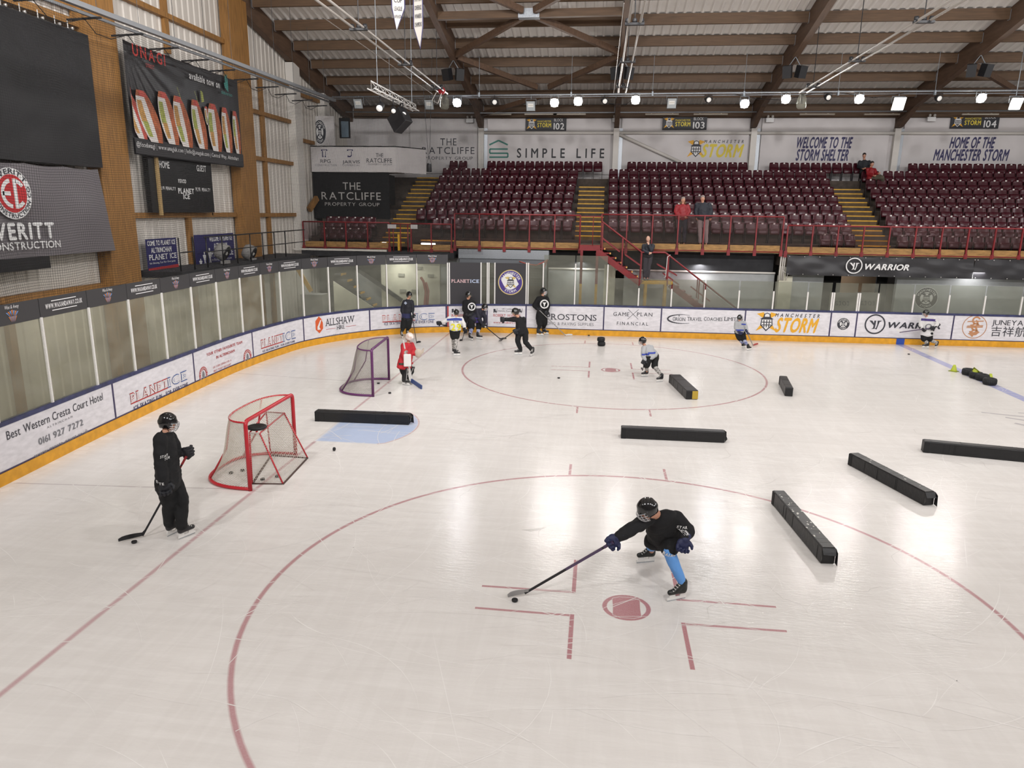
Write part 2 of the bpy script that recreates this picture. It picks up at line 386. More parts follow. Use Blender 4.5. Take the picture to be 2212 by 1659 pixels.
def glass_material(name, haze, tint, dirt=0.5, gloss=0.5):   # scuffed perspex: clear sheet, surface reflection, milky scuffs
    m = bpy.data.materials.new(name); m.use_nodes = True; nt = m.node_tree; N = nt.nodes.new; L = nt.links.new
    nt.nodes.remove(nt.nodes['Principled BSDF']); out = nt.nodes['Material Output']
    tr = N('ShaderNodeBsdfTransparent'); tr.inputs[0].default_value = lin(tint)
    df = N('ShaderNodeBsdfDiffuse'); df.inputs[0].default_value = lin('b7b6a9')
    gl = N('ShaderNodeBsdfGlossy'); gl.inputs['Roughness'].default_value = 0.04
    tc = N('ShaderNodeTexCoord'); mp = N('ShaderNodeMapping'); mp.inputs['Scale'].default_value = (1, 1, 1.7); L(tc.outputs['Object'], mp.inputs[0])
    nz = N('ShaderNodeTexNoise'); nz.inputs['Scale'].default_value = 1.1; nz.inputs['Detail'].default_value = 7; nz.inputs['Distortion'].default_value = 0.7; L(mp.outputs[0], nz.inputs['Vector'])
    mr = N('ShaderNodeMapRange'); mr.inputs[1].default_value = 0.25; mr.inputs[2].default_value = 0.75
    mr.inputs[3].default_value = haze*(1-dirt); mr.inputs[4].default_value = haze*(1+dirt); L(nz.outputs['Fac'], mr.inputs[0])
    m1 = N('ShaderNodeMixShader'); L(mr.outputs[0], m1.inputs[0]); L(tr.outputs[0], m1.inputs[1]); L(df.outputs[0], m1.inputs[2])
    fr = N('ShaderNodeFresnel'); fr.inputs[0].default_value = 1.45
    geo = N('ShaderNodeNewGeometry'); fi = N('ShaderNodeMath'); fi.operation = 'SUBTRACT'; fi.inputs[0].default_value = 1.0; L(geo.outputs['Backfacing'], fi.inputs[1])
    fm0 = N('ShaderNodeMath'); fm0.operation = 'MULTIPLY'; fm0.inputs[1].default_value = gloss; L(fr.outputs[0], fm0.inputs[0])
    fm = N('ShaderNodeMath'); fm.operation = 'MULTIPLY'; L(fm0.outputs[0], fm.inputs[0]); L(fi.outputs[0], fm.inputs[1])
    m2 = N('ShaderNodeMixShader'); L(fm.outputs[0], m2.inputs[0]); L(m1.outputs[0], m2.inputs[1]); L(gl.outputs[0], m2.inputs[2])
    L(m2.outputs[0], out.inputs[0]); MATS[name] = m; return m
ICE = ice_material()
BOARD = M('board_white', 'd9d6da', 0.35, var=0.10, vscale=5, stretch=(1, 1, 3))
PURPLE = M('board_trim_purple', '3c3656', 0.45); NAVY = M('cap_rail_navy', '33375c', 0.45, var=0.35, vscale=6)
KICK = M('kick_yellow', 'd79a22', 0.45, var=0.14, vscale=6)
BLACK = M('black', '17171a', 0.55); DBLACK = M('black_matte', '111113', 0.85); WHITE = M('white', 'dedddc', 0.5)
INK = M('ink', '34343c', 0.6); RED = M('sign_red', 'b23a3a', 0.6); BLUE = M('sign_blue', '3a5596', 0.6); ORANGE = M('sign_orange', 'd05a2c', 0.6)
GOLD = M('sign_gold', 'e0a526', 0.55); NAVYINK = M('navy_ink', '33305a', 0.6); GREYINK = M('grey_ink', '77777c', 0.6)
TIMBER = M('timber', '8f6635', 0.62, var=0.28, vscale=3.0, stretch=(6, 6, 0.6)); TIMBERX = M('timber_roof', '59432f', 0.65, var=0.22, vscale=3.0, stretch=(0.5, 6, 6))
TIMBERY = M('timber_rafter', '5a4434', 0.65, var=0.22, vscale=3.0, stretch=(6, 0.6, 3))
SHEET = M('roof_sheet', 'e9e6e2', 0.5); CLAD = M('wall_sheet', 'cdc6bd', 0.5)
STEELW = M('white_steel', 'd6d1ca', 0.5); GALV = M('galvanised', '9a9ea3', 0.38, 0.6, var=0.2, vscale=40); ALU = M('aluminium', 'd3d1ce', 0.35, 0.3)
CONC = M('concrete', '8c8b88', 0.8, var=0.12, vscale=3); BLOCK = M('blockwork_grey', 'a3a5a5', 0.75, var=0.08, vscale=4, bump=0.05)
BLOCKW = M('blockwork_cream', 'c9c5b2', 0.75, var=0.08, vscale=4); DARKW = M('dark_boarding', '262629', 0.8, var=0.25, vscale=4)
MAROON = M('rail_maroon', '7c1d22', 0.4, var=0.15, vscale=5); YELLOW = M('yellow_paint', 'cf9d24', 0.5, var=0.15, vscale=8)
STEP = M('stand_step', '4a4038', 0.8, var=0.3, vscale=5); PLY = M('plywood', '96713f', 0.6, var=0.3, vscale=4, stretch=(1, 1, 4))
WALLW = M('white_panel', 'cfcac9', 0.6, var=0.05, vscale=1.2)
GLASS_L = glass_material('rink_perspex', 0.24, 'e4e4da', 0.4, 0.22); GLASS_C = glass_material('clear_perspex', 0.14, 'e4e6e2', 0.4, 0.4)
BOWL = glass_material('lamp_glass', 0.25, 'eeeeea', 0.3, 1.5)
GLASS_R = glass_material('rail_perspex', 0.025, 'ece4e6', 0.4, 0.3)

# ================================================================== ICE AND FLOOR
mb = MB(); paint = []
def pv(n, col, al=None):
    for i in range(n): paint.append(tuple(lin(col)[:3])+((al[i] if al else 0.0),))
rim = [bmap(SS[-1]*k/160, 0, -0.06) for k in range(161)]
poly = [V((30, -6.4, 0)), V((-8.9, -6.4, 0))] + rim
bmice = bmesh.new(); vs = [bmice.verts.new((p.x, p.y, 0)) for p in poly]; fc = bmice.faces.new(vs)
bmesh.ops.triangulate(bmice, faces=[fc]); bmice.verts.index_update()
mb.add([v.co[:] for v in bmice.verts], [[v.index for v in f.verts] for f in bmice.faces]); pv(len(mb.v), 'ffffff'); bmice.free()
if mb.f:
    pass
LAY = [0]
def layer():
    LAY[0] += 1; return 0.0004+0.000007*(LAY[0] % 160)
def strip(pts, w, col, al=0.75, z=0.002, soft=0.3, closed=False, fade=False):
    z = layer(); pts = [V(p) for p in pts]; N = len(pts); n0 = len(mb.v); vs = []; a = []
    for i, p in enumerate(pts):
        if closed: t = pts[(i+1) % N]-pts[i-1]
        else: t = pts[min(i+1, N-1)]-pts[max(i-1, 0)]
        t.normalize(); nrm = V((-t.y, t.x)); e = al
        if fade: e = al*min(1, 3*min(i, N-1-i)/max(1, N-1))
        for k, (o, q) in enumerate(((-.5, 0), (-.5+soft, 1), (.5-soft, 1), (.5, 0))):
            vs.append((p.x+nrm.x*o*w, p.y+nrm.y*o*w, z)); a.append(e*q)
    fs = []
    for i in range(N if closed else N-1):
        j = (i+1) % N
        for k in range(3): fs.append([4*i+k, 4*i+k+1, 4*j+k+1, 4*j+k][::-1])
    mb.add(vs, fs); pv(len(vs), col, a)
def blob(pts, col, al=0.7, z=0.002):      # filled shape with a soft rim
    z = layer(); c = sum((V(p) for p in pts), V((0, 0)))/len(pts); N = len(pts); vs = []; a = []
    for p in pts: p = V(p); q = c+(p-c)*0.96; o = c+(p-c)*1.02; vs += [(q.x, q.y, z), (o.x, o.y, z)]; a += [al, 0]
    vs.append((c.x, c.y, z)); a.append(al); fs = []
    for i in range(N):
        j = (i+1) % N; fs += [[2*i, 2*i+1, 2*j+1, 2*j], [2*N, 2*i, 2*j]]
    if sum(pts[i][0]*pts[(i+1) % N][1]-pts[(i+1) % N][0]*pts[i][1] for i in range(N)) < 0: fs = [f[::-1] for f in fs]
    mb.add(vs, fs); pv(len(vs), col, a)
RL = 'a3505c'; S2 = 13.674; GX = -6.154
for cy, r2 in ((0.0, 1), (S2, 1)):
    strip([(4.5*math.cos(2*math.pi*k/140), cy+4.5*math.sin(2*math.pi*k/140)) for k in range(140)], 0.085, RL, 0.72, closed=True)
    strip([(0.265*math.cos(2*math.pi*k/40), cy+0.265*math.sin(2*math.pi*k/40)) for k in range(40)], 0.065, RL, 0.85, closed=True, soft=0.15)
    blob([(x, cy+y) for x, y in ((-.17, -.19), (-.08, -.24), (.08, -.24), (.17, -.19), (.165, 0), (.17, .19), (.08, .24), (-.08, .24), (-.17, .19), (-.165, 0))], RL, 0.85, 0.0025)
    for sx in (-1, 1):
        for sy in (-1, 1):
            strip([(sx*0.62, cy+sy*0.275), (sx*1.82, cy+sy*0.265)], 0.06, RL, 0.8, 0.0022)
            strip([(sx*0.65, cy+sy*0.25), (sx*0.65, cy+sy*1.15)], 0.06, RL, 0.85, 0.0024, soft=0.15)
            strip([(sx*0.87, cy+sy*4.46), (sx*0.87, cy+sy*5.03)], 0.06, RL, 0.7, 0.0024, soft=0.2)
strip([(GX, -5), (GX, 0), (GX, 8), (GX, 19.55)], 0.10, 'a9646e', 0.6, soft=0.35)
strip([(GX+.02, 2.95), (-8.2, 2.75), (-10.35, 2.6)], 0.05, '8c7a80', 0.5); strip([(-6.0, 10.8), (-8, 11.0), (-10.7, 11.3)], 0.05, '8c7a80', 0.5)
cre = [(GX, 6.84-1.2), (-4.85, 6.84-1.2)] + [(GX+1.83*math.cos(math.radians(a)), 6.84+1.83*math.sin(math.radians(a))) for a in range(-38, 39, 4)] + [(-4.85, 8.04), (GX, 8.04)]
blob(cre, '9fb6dd', 0.75, 0.0016); strip(cre[1:-1], 0.05, 'a9646e', 0.5, 0.0026)
strip([(10.83, -5), (10.83, 5), (10.83, 12), (10.83, 20.12)], 0.34, '7f88c9', 0.72, 0.0018, soft=0.1)
for pts, w in (([(9.0, 10.35), (9.6, 10.15), (10.4, 9.95)], 0.12), ([(9.35, 9.95), (9.9, 9.6), (10.6, 9.5)], 0.14), ([(9.3, 9.45), (9.7, 9.0), (10.3, 8.7)], 0.16),
               ([(9.6, 9.3), (10.2, 9.2), (11, 9.25)], 0.10), ([(9.9, 10.45), (10.4, 10.35), (10.9, 10.4)], 0.1)):
    strip(pts, w, '8d8a92', 0.6, 0.0028)
# skate cuts: thin pale arcs, and a few dark wet patches and cracks
for k in range(2600):
    x, y = rnd.uniform(-9.5, 15), rnd.uniform(-3.0, 19); L = rnd.choice((0.4, 0.8, 1.3, 2.4)); a = rnd.gauss(0.15, 0.7) if rnd.random() < 0.7 else rnd.uniform(0, 3.14)
    cv = rnd.gauss(0, 0.5); pts = [V((x, y))]
    for i in range(10): pts.append(pts[-1]+V((math.cos(a), math.sin(a)))*L/10); a += cv*L/10
    strip(pts, rnd.uniform(0.005, 0.014), 'f7f4f0', rnd.uniform(0.2, 0.75), 0.003+0.0012*rnd.random(), fade=True)
for k in range(60):
    x, y = rnd.uniform(-6, 12), rnd.uniform(-2, 17); a = rnd.uniform(0, 6.28); pts = [V((x, y))]
    for i in range(9): a += rnd.gauss(0, .35); pts.append(pts[-1]+V((math.cos(a), math.sin(a)))*rnd.uniform(0.06, 0.16))
    strip(pts, 0.012, '9c9791', 0.4, 0.0045, fade=True)
blob([(-1.5, 2.0), (-1.35, 2.05), (-1.12, 2.15), (-1.2, 2.05), (-1.35, 1.96)], '9a958f', 0.5, 0.0046)
for k in range(160):        # snow scraped up round the goals, the boards and under the players
    s = rnd.uniform(4, 46); p = bmap(s, 0, rnd.uniform(0.05, 0.22)); r = rnd.uniform(0.03, 0.14)
    blob([(p.x+r*math.cos(t)*rnd.uniform(.6, 1.6), p.y+r*math.sin(t)*rnd.uniform(.5, 1.2)) for t in [i*0.7 for i in range(9)]], 'f4f1ee', 0.35, 0.0032)
fl = mb.build('floor', ICE, kind='structure', label='scratched white ice of the rink with red, blue and grey painted markings', cat='ice')
ca = fl.data.color_attributes.new('paint', 'FLOAT_COLOR', 'POINT')
flatc = [x for c in paint for x in c]; ca.data.foreach_set('color', flatc)
g = MB(); outer = [bmap(SS[-1]*k/120, 0.0, -0.16) for k in range(121)]
for a, b in zip(outer, outer[1:]):
    n1 = V((a.x, a.y, -0.02)); n2 = V((b.x, b.y, -0.02))
    oa = V((-13.2 if a.x < -6 or a.y < 14 else a.x, min(28.2, a.y) if a.x < -6 else 28.2, -0.02)); ob = V((-13.2 if b.x < -6 or b.y < 14 else b.x, min(28.2, b.y) if b.x < -6 else 28.2, -0.02))
    g.quad(n1, n2, ob, oa)
g.quad(V((-13.2, 18, -.021)), V((-6, 18, -.021)), V((-6, 28.2, -.021)), V((-13.2, 28.2, -.021)))
g.quad(V((-13.2, -15, -.022)), V((40, -15, -.022)), V((40, -6.4, -.022)), V((-13.2, -6.4, -.022)))
g.build('floor', CONC, kind='structure', label='grey concrete walkway behind the rink boards', cat='floor')

# ================================================================== BUILDING SHELL
ZB = lambda y: 8.87 + 0.207*(27.7-y) if y > 6.8 else 8.87 + 0.207*(27.7-13.6+y)     # underside of the rafters
YF, YN, XL, XR = 28.0, -14.6, -13.0, 40.0
w = MB()       # corrugated roof sheeting
def corr(n, p): return (0, 0.05, 0.05, 0)[n % 4]
xs = []; x = XL
while x < XR: xs += [(x, 0.0), (x+0.055, 0.045), (x+0.10, 0.045), (x+0.155, 0.0)]; x += 0.30
for y0, y1 in ((YF+0.6, 6.8), (6.8, YN-0.4)):
    vs = []
    for x, h in xs: vs += [(x, y0, ZB(y0)+0.74-h), (x, y1, ZB(y1)+0.74-h)]
    w.add(vs, [[2*i, 2*i+1, 2*i+3, 2*i+2] for i in range(len(xs)-1)])
w.build('ceiling', SHEET, kind='structure', label='pale ribbed metal roof sheeting above the timber purlins', cat='roof')
w = MB()       # ribbed sheeting of the end wall, drawn as upright ribs
ys = []; y = YN
while y < YF+0.3: ys += [(y, 0.0), (y+0.03, 0.03), (y+0.13, 0.03), (y+0.16, 0.0)]; y += 0.32
vs = []
for y, h in ys: vs += [(XL-h, y, -0.05), (XL-h, y, ZB(y)+0.75)]
w.add(vs, [[2*i, 2*i+1, 2*i+3, 2*i+2] for i in range(len(ys)-1)])
w.build('wall_left', CLAD, kind='structure', label='white ribbed metal end wall behind the goals', cat='wall')
w = MB(); w.box((XL, YF+0.12, -0.05), (XR, YF+0.3, 9.8)); w.build('wall_far', WALLW, kind='structure', label='white panelled wall behind the top seat row', cat='wall')
w = MB(); w.box((XR, YN, -0.05), (XR+0.2, YF, 15)); w.build('wall_right', WALLW, kind='structure', label='distant end wall', cat='wall')
w = MB(); w.box((XL, YN-0.2, -0.05), (XR, YN, 9.8)); w.build('wall_near', WALLW, kind='structure', label='wall behind the camera', cat='wall')

# rafters (glued timber beams that run from the far wall up to the ridge) with purlins hung between them
RX = (-6.3, 0.1, 6.3, 12.6, 18.9, 25.2)
def rafter(name, x, wd, label, m):
    r = MB()
    for y0, y1 in ((YF+0.1, 6.8), (6.8, YN)):
        n = 1
        r.add([(x+sx*wd/2, y, ZB(y)+z) for y in (y0, y1) for sx, z in ((-1, 0), (1, 0), (1, 0.72), (-1, 0.72))], [[0, 1, 5, 4], [1, 2, 6, 5], [2, 3, 7, 6], [3, 0, 4, 7], [0, 3, 2, 1], [4, 5, 6, 7]])
    if x > XL+1: r.add([(x+sx*wd/2, y, z) for sx in (-1, 1) for y, z in ((YF+0.08, ZB(YF)+.02), (YF-1.9, ZB(YF-1.9)+.02), (YF-0.35, 8.52), (YF+0.08, 8.49))], [[0, 1, 2, 3], [7, 6, 5, 4], [0, 4, 5, 1], [1, 5, 6, 2], [2, 6, 7, 3], [3, 7, 4, 0]])
    return r.build(name, m, label=label, cat='rafter', group='timber roof rafters', fix=True)
rl = ['above the left end of the SIMPLE LIFE wall panel', 'between the SIMPLE LIFE and yellow STORM wall panels', 'left of the WELCOME TO THE STORM SHELTER panel', 'left of the HOME OF THE MANCHESTER STORM panel', 'past the right edge', 'far past the right edge']
for x, l in zip(RX[:4], rl): rafter('roof_rafter', x, 0.22, 'dark brown timber roof rafter coming down '+l.replace(' wall panel', ' panel').replace('the left end of ', ''), TIMBERY)
rafter('roof_rafter', XL+0.22, 0.25, 'brown timber roof rafter along the ribbed end wall', TIMBERY)
for x in RX[4:]: rafter('roof_rafter', x, 0.22, 'dark brown timber roof rafter beyond the picture edge', TIMBERY)
PY = [27.95, 26.15, 24.45, 22.75, 21.05, 19.4, 17.7, 16.0, 14.3, 12.6]
bays = [XL+0.34, -6.3, 0.1, 6.3, 12.6, 18.9]
bn = ['end wall bay', 'braced SIMPLE LIFE bay', 'yellow STORM bay', 'STORM SHELTER bay', 'MANCHESTER STORM bay']
for b in range(5):
    for k, y in enumerate(PY):
        x0, x1 = bays[b]+0.115, bays[b+1]-0.115; r = MB(); z = ZB(y)+0.36
        r.obox(((x0+x1)/2, y, z+0.17), ((x1-x0)/2, 0, 0), (0, 0.055, 0), (0, 0, 0.17))
        for xx in (x0, x1): r.box((xx-.012 if xx == x1 else xx, y-.075, z-.02), (xx if xx == x1 else xx+.012, y+.075, z+.3), 1)
        r.build('roof_purlin', [TIMBERX, GALV], label='brown timber purlin, %s up from the far wall in the %s' % (ordinal(k), bn[b]), cat='purlin', group='timber roof purlins')
# diagonal braces under the purlins of the second bay
def brace(p, q, label, wd=0.14, h=0.2):
    r = MB(); r.beam(p, q, wd, h); r.build('roof_brace', TIMBERY, label=label, cat='brace', group='diagonal roof braces')
def rz(x, y, o=0.12): return V((x, y, ZB(y)+o))
xm = -3.1
for (xa, ya, xb, yb, l) in ((xm-.15, 25.2, -6.15, 27.4, 'lowest one, slanting down to the far wall'), (xm-.25, 24.2, -6.15, 21.2, 'short one meeting the rafter from below'), (xm+.25, 24.2, 0.0, 21.2, 'short one rising to the rafter beside the pipe track'),
                            (-6.15, 21.0, xm-.2, 18.1, 'upper one slanting up from the rafter by the speakers'), (0.0, 21.0, xm+.2, 18.1, 'upper one slanting up away from the pipe track'), (xm-.2, 17.7, -6.15, 14.8, 'top one leaving the crossing to the pennants'), (xm+.2, 17.7, 0.0, 14.8, 'top one leaving the crossing to the pipe track')):
    brace(rz(xa, ya), rz(xb, yb), 'diagonal timber roof brace, '+l)
r = MB(); r.beam(rz(-6.18, 18.0), rz(-0.05, 17.9), 0.2, 0.24); r.obox(rz(xm, 17.95, .12), (.35, 0, 0), (0, .16, 0), (0, 0, .14), mi=1)
r.build('roof_tie_beam', [TIMBERX, GALV], label='horizontal timber tie beam with a steel joint plate at the brace crossing', cat='beam')
brace(rz(12.75, 22.2), rz(16.5, 25.5), 'diagonal timber roof brace in the top corner near the right edge')
# eaves beam and steel portal along the far wall
for b in range(5):
    r = MB(); x0, x1 = bays[b]+.12, bays[b+1]-.12
    r.box((x0, YF-0.12, 8.95), (x1, YF+0.1, 9.32)); r.build('eaves_beam', TIMBERX, label='brown timber eaves beam on top of the far wall in the '+bn[b], cat='beam', group='eaves beams')
px_ = (-6.3, 0.1, 6.35, 12.6)
for k, x in enumerate(px_):
    r = MB(); r.box((x-.13, YF-.14, 5.6), (x+.13, YF+.1, 8.48)); r.box((x+.13, YF-.02, 5.6), (x+.3, YF+.1, 8.48), 1)
    r.build('wall_post', [STEELW, GALV], label='white steel post at the far wall '+('left of the SIMPLE LIFE panel', 'right of the SIMPLE LIFE panel', 'right of the yellow STORM panel', 'left of the MANCHESTER STORM panel')[k], cat='post', group='white wall posts')
for k in range(4):
    x0 = px_[k]+.13; x1 = px_[k+1]-.13 if k < 3 else 18.7
    r = MB(); r.tube([(x0, YF-.06, 8.28), (x1, YF-.06, 8.28)], 0.07, 10)
    r.build('wall_rail', STEELW, label='white horizontal tube across the '+('SIMPLE LIFE', 'yellow STORM', 'STORM SHELTER', 'MANCHESTER STORM')[k]+' wall panel', cat='rail', group='white wall rails')
r = MB(); r.tube([(0.25, YF-.1, 8.2), (3.3, YF-.1, 6.9)], 0.075, 10); r.build('wall_brace_tube', STEELW, label='white slanting brace tube in front of the yellow STORM panel', cat='brace')

# end wall frame: two big timber columns, white steel posts, timber rails
for (y0, y1, zt, l) in ((9.0, 10.15, 9.0, 'near the dark video screen'), (16.15, 17.35, 11.5, 'at the far edge of the food banner')):
    c = MB(); c.box((XL+.03, y0, 0), (-12.62, y1, ZB(y1)+.35)); c.box((XL+.03, y1, 0), (-12.78, y1+.12, ZB(y1)+.3))
    c.build('timber_column', TIMBER, label='tall glued timber column on the end wall '+l, cat='column', group='timber columns on the end wall')
for y, l in ((20.75, 'second'), (21.6, 'third'), (24.0, 'nearest the corner box')):
    pass
for (y0, y1, zt, l) in ((21.1, 21.75, 10.6, 'with the trunking passing it'), (24.35, 24.9, 9.95, 'behind the corner box')):
    c = MB(); c.box((XL+.02, y0, 0), (-12.66, y1, ZB(y1)+.1)); c.build('end_wall_post', STEELW, label='white boxed post on the end wall '+l, cat='post', group='white posts on the end wall')
for z, y0, y1, l in ((4.42, 10.2, 16.1, 'under the scoreboard'), (9.15, -6, 9.0, 'above the dark video screen'), (9.9, 10.2, 16.1, 'above the food banner'), (8.0, 17.4, 21.1, 'at screen height past the second column'), (6.4, 17.4, 21.1, 'at scoreboard height past the second column'),
                      (9.35, 17.4, 21.1, 'below the trunking past the second column'), (4.4, 17.4, 21.1, 'lowest past the second column'), (2.7, -6, 9.0, 'just above the glass under the grey banner'), (7.4, 21.8, 23.5, 'beside the corner box'), (9.2, 21.8, 24.3, 'high beside the corner box')):
    c = MB(); c.box((XL+.01, y0, z-.07), (-12.84, y1, z+.07)); c.build('wall_rail_timber', TIMBER, label='brown horizontal timber rail on the end wall, '+l, cat='rail', group='timber rails on the end wall')
for y, z0, z1, l in ((13.2, 0, 4.4, 'below the scoreboard'), (12.9, 8.9, 11.5, 'above the food banner'), (18.7, 0, 9.4, 'past the second column'), (5.9, 0, 2.7, 'below the black display strip')):
    c = MB(); c.box((XL+.01, y-.09, z0), (-12.87, y+.09, z1)); c.build('wall_stud_timber', TIMBER, label='brown upright timber stud on the end wall '+l, cat='stud', group='timber studs on the end wall')

# ================================================================== RINK BOARDS
def board(s0, s1, label, solid=PURPLE, trim=0.05):
    t = thing('rink_board', label, 'rink board', bmap((s0+s1)/2, 0, -0.05), 'advertising boards round the rink')
    p = MB(); p.sweep(s0, s1, -0.09, 0.0, 0.235, lambda s: btop(s)-.075); p.build('panel', BOARD, t)
    p = MB(); p.sweep(s0, s1, -0.095, 0.012, lambda s: btop(s)-.075, lambda s: btop(s)+.0); p.build('cap_rail', NAVY, t)
    p = MB(); p.sweep(s0, s1, -0.095, 0.02, -0.01, 0.215); p.build('kick_plate', KICK, t)
    p = MB(); p.sweep(s0, s1, -0.09, 0.007, 0.215, 0.245)
    p.sweep(s1-trim, s1, -0.085, 0.007, 0.245, lambda s: btop(s)-.075); p.build('edge_trim', PURPLE, t)
    return t
def btext(parent, mat, lines, name='lettering', d=0.008):
    for L in lines:
        m = MB(); txt, bl, br, tl = L[:4]; o = L[4] if len(L) > 4 else {}
        T(m, txt, prect(bl, br, tl, onboard), bmap, d=d, **o); r = m.build(name, mat, parent)
    return r
def sb(x, y): return onboard(x, y)[0]
DIV = [3.2, sb(249, 880), sb(421, 806), sb(547.5, 757), sb(657.5, 725), sb(800, 696), sb(966, 690), sb(1053.6, 690), sb(1137.5, 690), sb(1305.5, 688), sb(1429.5, 690), sb(1610.5, 693), sb(1795, 700), sb(1851, 700), sb(2059, 708), sb(2212, 712)+2.2]
DIV = DIV[:6]+[DIV[6]]+DIV[7:]
BL = ['hotel advert with its phone number', 'nearest PLANET ICE advert, beside the hotel advert', 'OTHER FAVOURITE TEAM advert with two red round crests', 'PLANET ICE advert between the favourite team and ALLSHAW adverts',
      'ALLSHAW HIRE advert with an orange hexagon', 'PLANET ICE advert behind the goalkeeper end, right of ALLSHAW HIRE', 'small forklift advert behind the bending player', 'gate-width ROBERT WALKER advert with forklift drawings', 'PROSTONS advert', 'GAME PLAN advert with a thin cross',
      'ORION TRAVEL COACHES advert', 'MANCHESTER STORM advert in big gold letters', 'narrow gate with a small round crest', 'WARRIOR advert', 'JUNEYAO advert with a bronze round emblem']
BD = [board(DIV[k], DIV[k+1], 'white rink board, '+BL[k]) for k in range(15)]
# the hotel advert
btext(BD[0], INK, [('Best Western Cresta Court Hotel', (13.9, 945), (222.5, 868), (13, 926))]); 
btext(BD[0], GREYINK, [('ALTRINCHAM', (101, 923), (156.5, 904.5), (100.5, 918.5), dict(track=.35)), ('0161 927 7272', (83, 956.5), (180, 922), (81, 943), dict(w=.018)), ('www.cresta-court.co.uk', (73.4, 984.8), (191, 938.7), (72, 975))], 'lettering')
def planet(parent, b1, b2, t1, c1, c2, c3, d=0.008):
    r = prect(b1, b2, t1, onboard); mid = r[0]+(r[2]-r[0])*0.635
    a = MB(); T(a, 'PLANET', (r[0], r[1], mid, r[3]), bmap, 0, w=.04, track=.17, serif=.1, d=d); a.tpoly(bmap, [(r[0], r[1]-.02), (mid, r[1]-.02), (mid, r[1]+.01), (r[0], r[1]+.01)], d-.001)
    T(a, 'ICE', (mid+.02, r[1], r[2], r[3]), bmap, 1, w=.04, track=.17, serif=.1, d=d); a.build('lettering_outline', [RED, BLUE], parent)
    e = (r[3]-r[1])*0.05; a = MB(); T(a, 'PLANET', (r[0]+e, r[1]+e*1.2, mid-e, r[3]-e), bmap, w=.0, track=.24, serif=.07, d=d+.004)
    T(a, 'ICE', (mid+.02+e, r[1]+e*1.2, r[2]-e, r[3]-e), bmap, w=.0, track=.24, serif=.07, d=d+.004); a.build('lettering', WHITE, parent)
    btext(parent, NAVYINK, [('ICE SKATING FUN - FOR EVERYONE', c1, c2, c3, dict(w=.018, track=.14))], 'lettering')
planet(BD[1], (282, 866.6), (403, 824), (281, 845), (288, 881), (406, 838.5), (287, 872.5))
planet(BD[3], (564.3, 753.3), (637.5, 729), (563, 736), (567.4, 762.7), (636.4, 737.6), (567, 758.3))
planet(BD[5], (826.4, 695.8), (938, 689.5), (826, 682.3), (830, 703.4), (936.7, 696.7), (830, 697.8))
btext(BD[2], RED, [('YOUR OTHER FAVOURITE TEAM', (445.8, 769), (523, 742.3), (445.5, 763.0), dict(w=.018)), ('IN ALTRINCHAM', (467, 774), (506.6, 761), (466.8, 768), dict(w=.018)), ('USE CODE ICEMAN FOR A', (459.6, 795.6), (499.2, 780.7), (459.3, 791.5)),
     ('FIRST TICKET DISCOUNT', (461.4, 802.7), (498.7, 790), (461.2, 798.5)), ('ALTRINCHAMFC.COM/TICKETS', (457.7, 812), (503.8, 794), (457.5, 808))])
def crest(parent, c, r, mapf, ringm, inner, top='MANCHESTER', bot='STORM', back=WHITE, d=0.006, letters=WHITE, name='crest', emb=True, rim=None):
    a = MB(); a.tdisc(mapf, c, r, d, mi=0); a.tring(mapf, c, r*.55, r*.95, d+.002, mi=1)
    if top: TC(a, top, c, r*.755, mapf, r*.2, 90, 150, 2, d=d+.004)
    if bot: TC(a, bot, c, r*.755, mapf, r*.2, 270, 75, 2, flip=True, d=d+.004)
    if rim: a.tring(mapf, c, r*.965, r*1.03, d+.001, mi=4)
    if emb: helmet_emblem(a, mapf, c, r*.5, d+.004, 3, 0, 4 if rim else 3)
    return a.build(name, [back, ringm, letters, inner, rim or inner], parent)
def helmet_emblem(a, mapf, c, r, d, dark, light, bolt):    # crossed bolts behind a kettle hat and a barred guard
    u, v = c; P = lambda q: [(u+x*r, v+y*r) for x, y in q]
    for s in (-1, 1):
        a.tpoly(mapf, P([(s*-1.0, .78), (s*-.35, .95), (s*-.1, .35), (s*-.5, .45)]), d, bolt); a.tpoly(mapf, P([(s*.15, -.2), (s*.62, -.38), (s*1.0, -.95), (s*.35, -.62)]), d, bolt)
    a.tpoly(mapf, P([(-.52, .3), (.52, .3), (.6, -.35), (0, -.95), (-.6, -.35)]), d+.001, dark); a.tpoly(mapf, P([(-.44, .22), (.44, .22), (.5, -.3), (0, -.8), (-.5, -.3)]), d+.002, light)
    for x in (-.28, 0, .28): a.tline(mapf, (u+x*r, v+.18*r), (u+x*.8*r, v-.55*r), r*.09, d+.003, dark)
    for y in (-.05, -.32): a.tline(mapf, (u-.46*r, v+y*r), (u+.46*r, v+y*r), r*.08, d+.003, dark)
    a.tpoly(mapf, P([(-.66, .26), (.66, .26), (.36, .46), (.3, .78), (0, .9), (-.3, .78), (-.36, .46)]), d+.003, dark); a.tpoly(mapf, P([(-.24, .5), (.24, .5), (.2, .74), (0, .82), (-.2, .74)]), d+.004, light)
for q, r in (((439.2, 809.7), .22), ((534.5, 771.3), .23)):
    a = MB(); c = onboard(*q); a.tring(bmap, c, r*.62, r, .007, mi=0); TC(a, 'ALTRINCHAM FC', c, r*.81, bmap, r*.2, 90, 250, 1, d=.010)
    a.tpoly(bmap, [(c[0]+x*r, c[1]+y*r) for x, y in ((-.2, -.45), (.22, -.45), (.3, .05), (.12, .45), (-.12, .45), (-.3, .0))], .008, 2); a.build('round_crest', [RED, WHITE, GREYINK], BD[2])
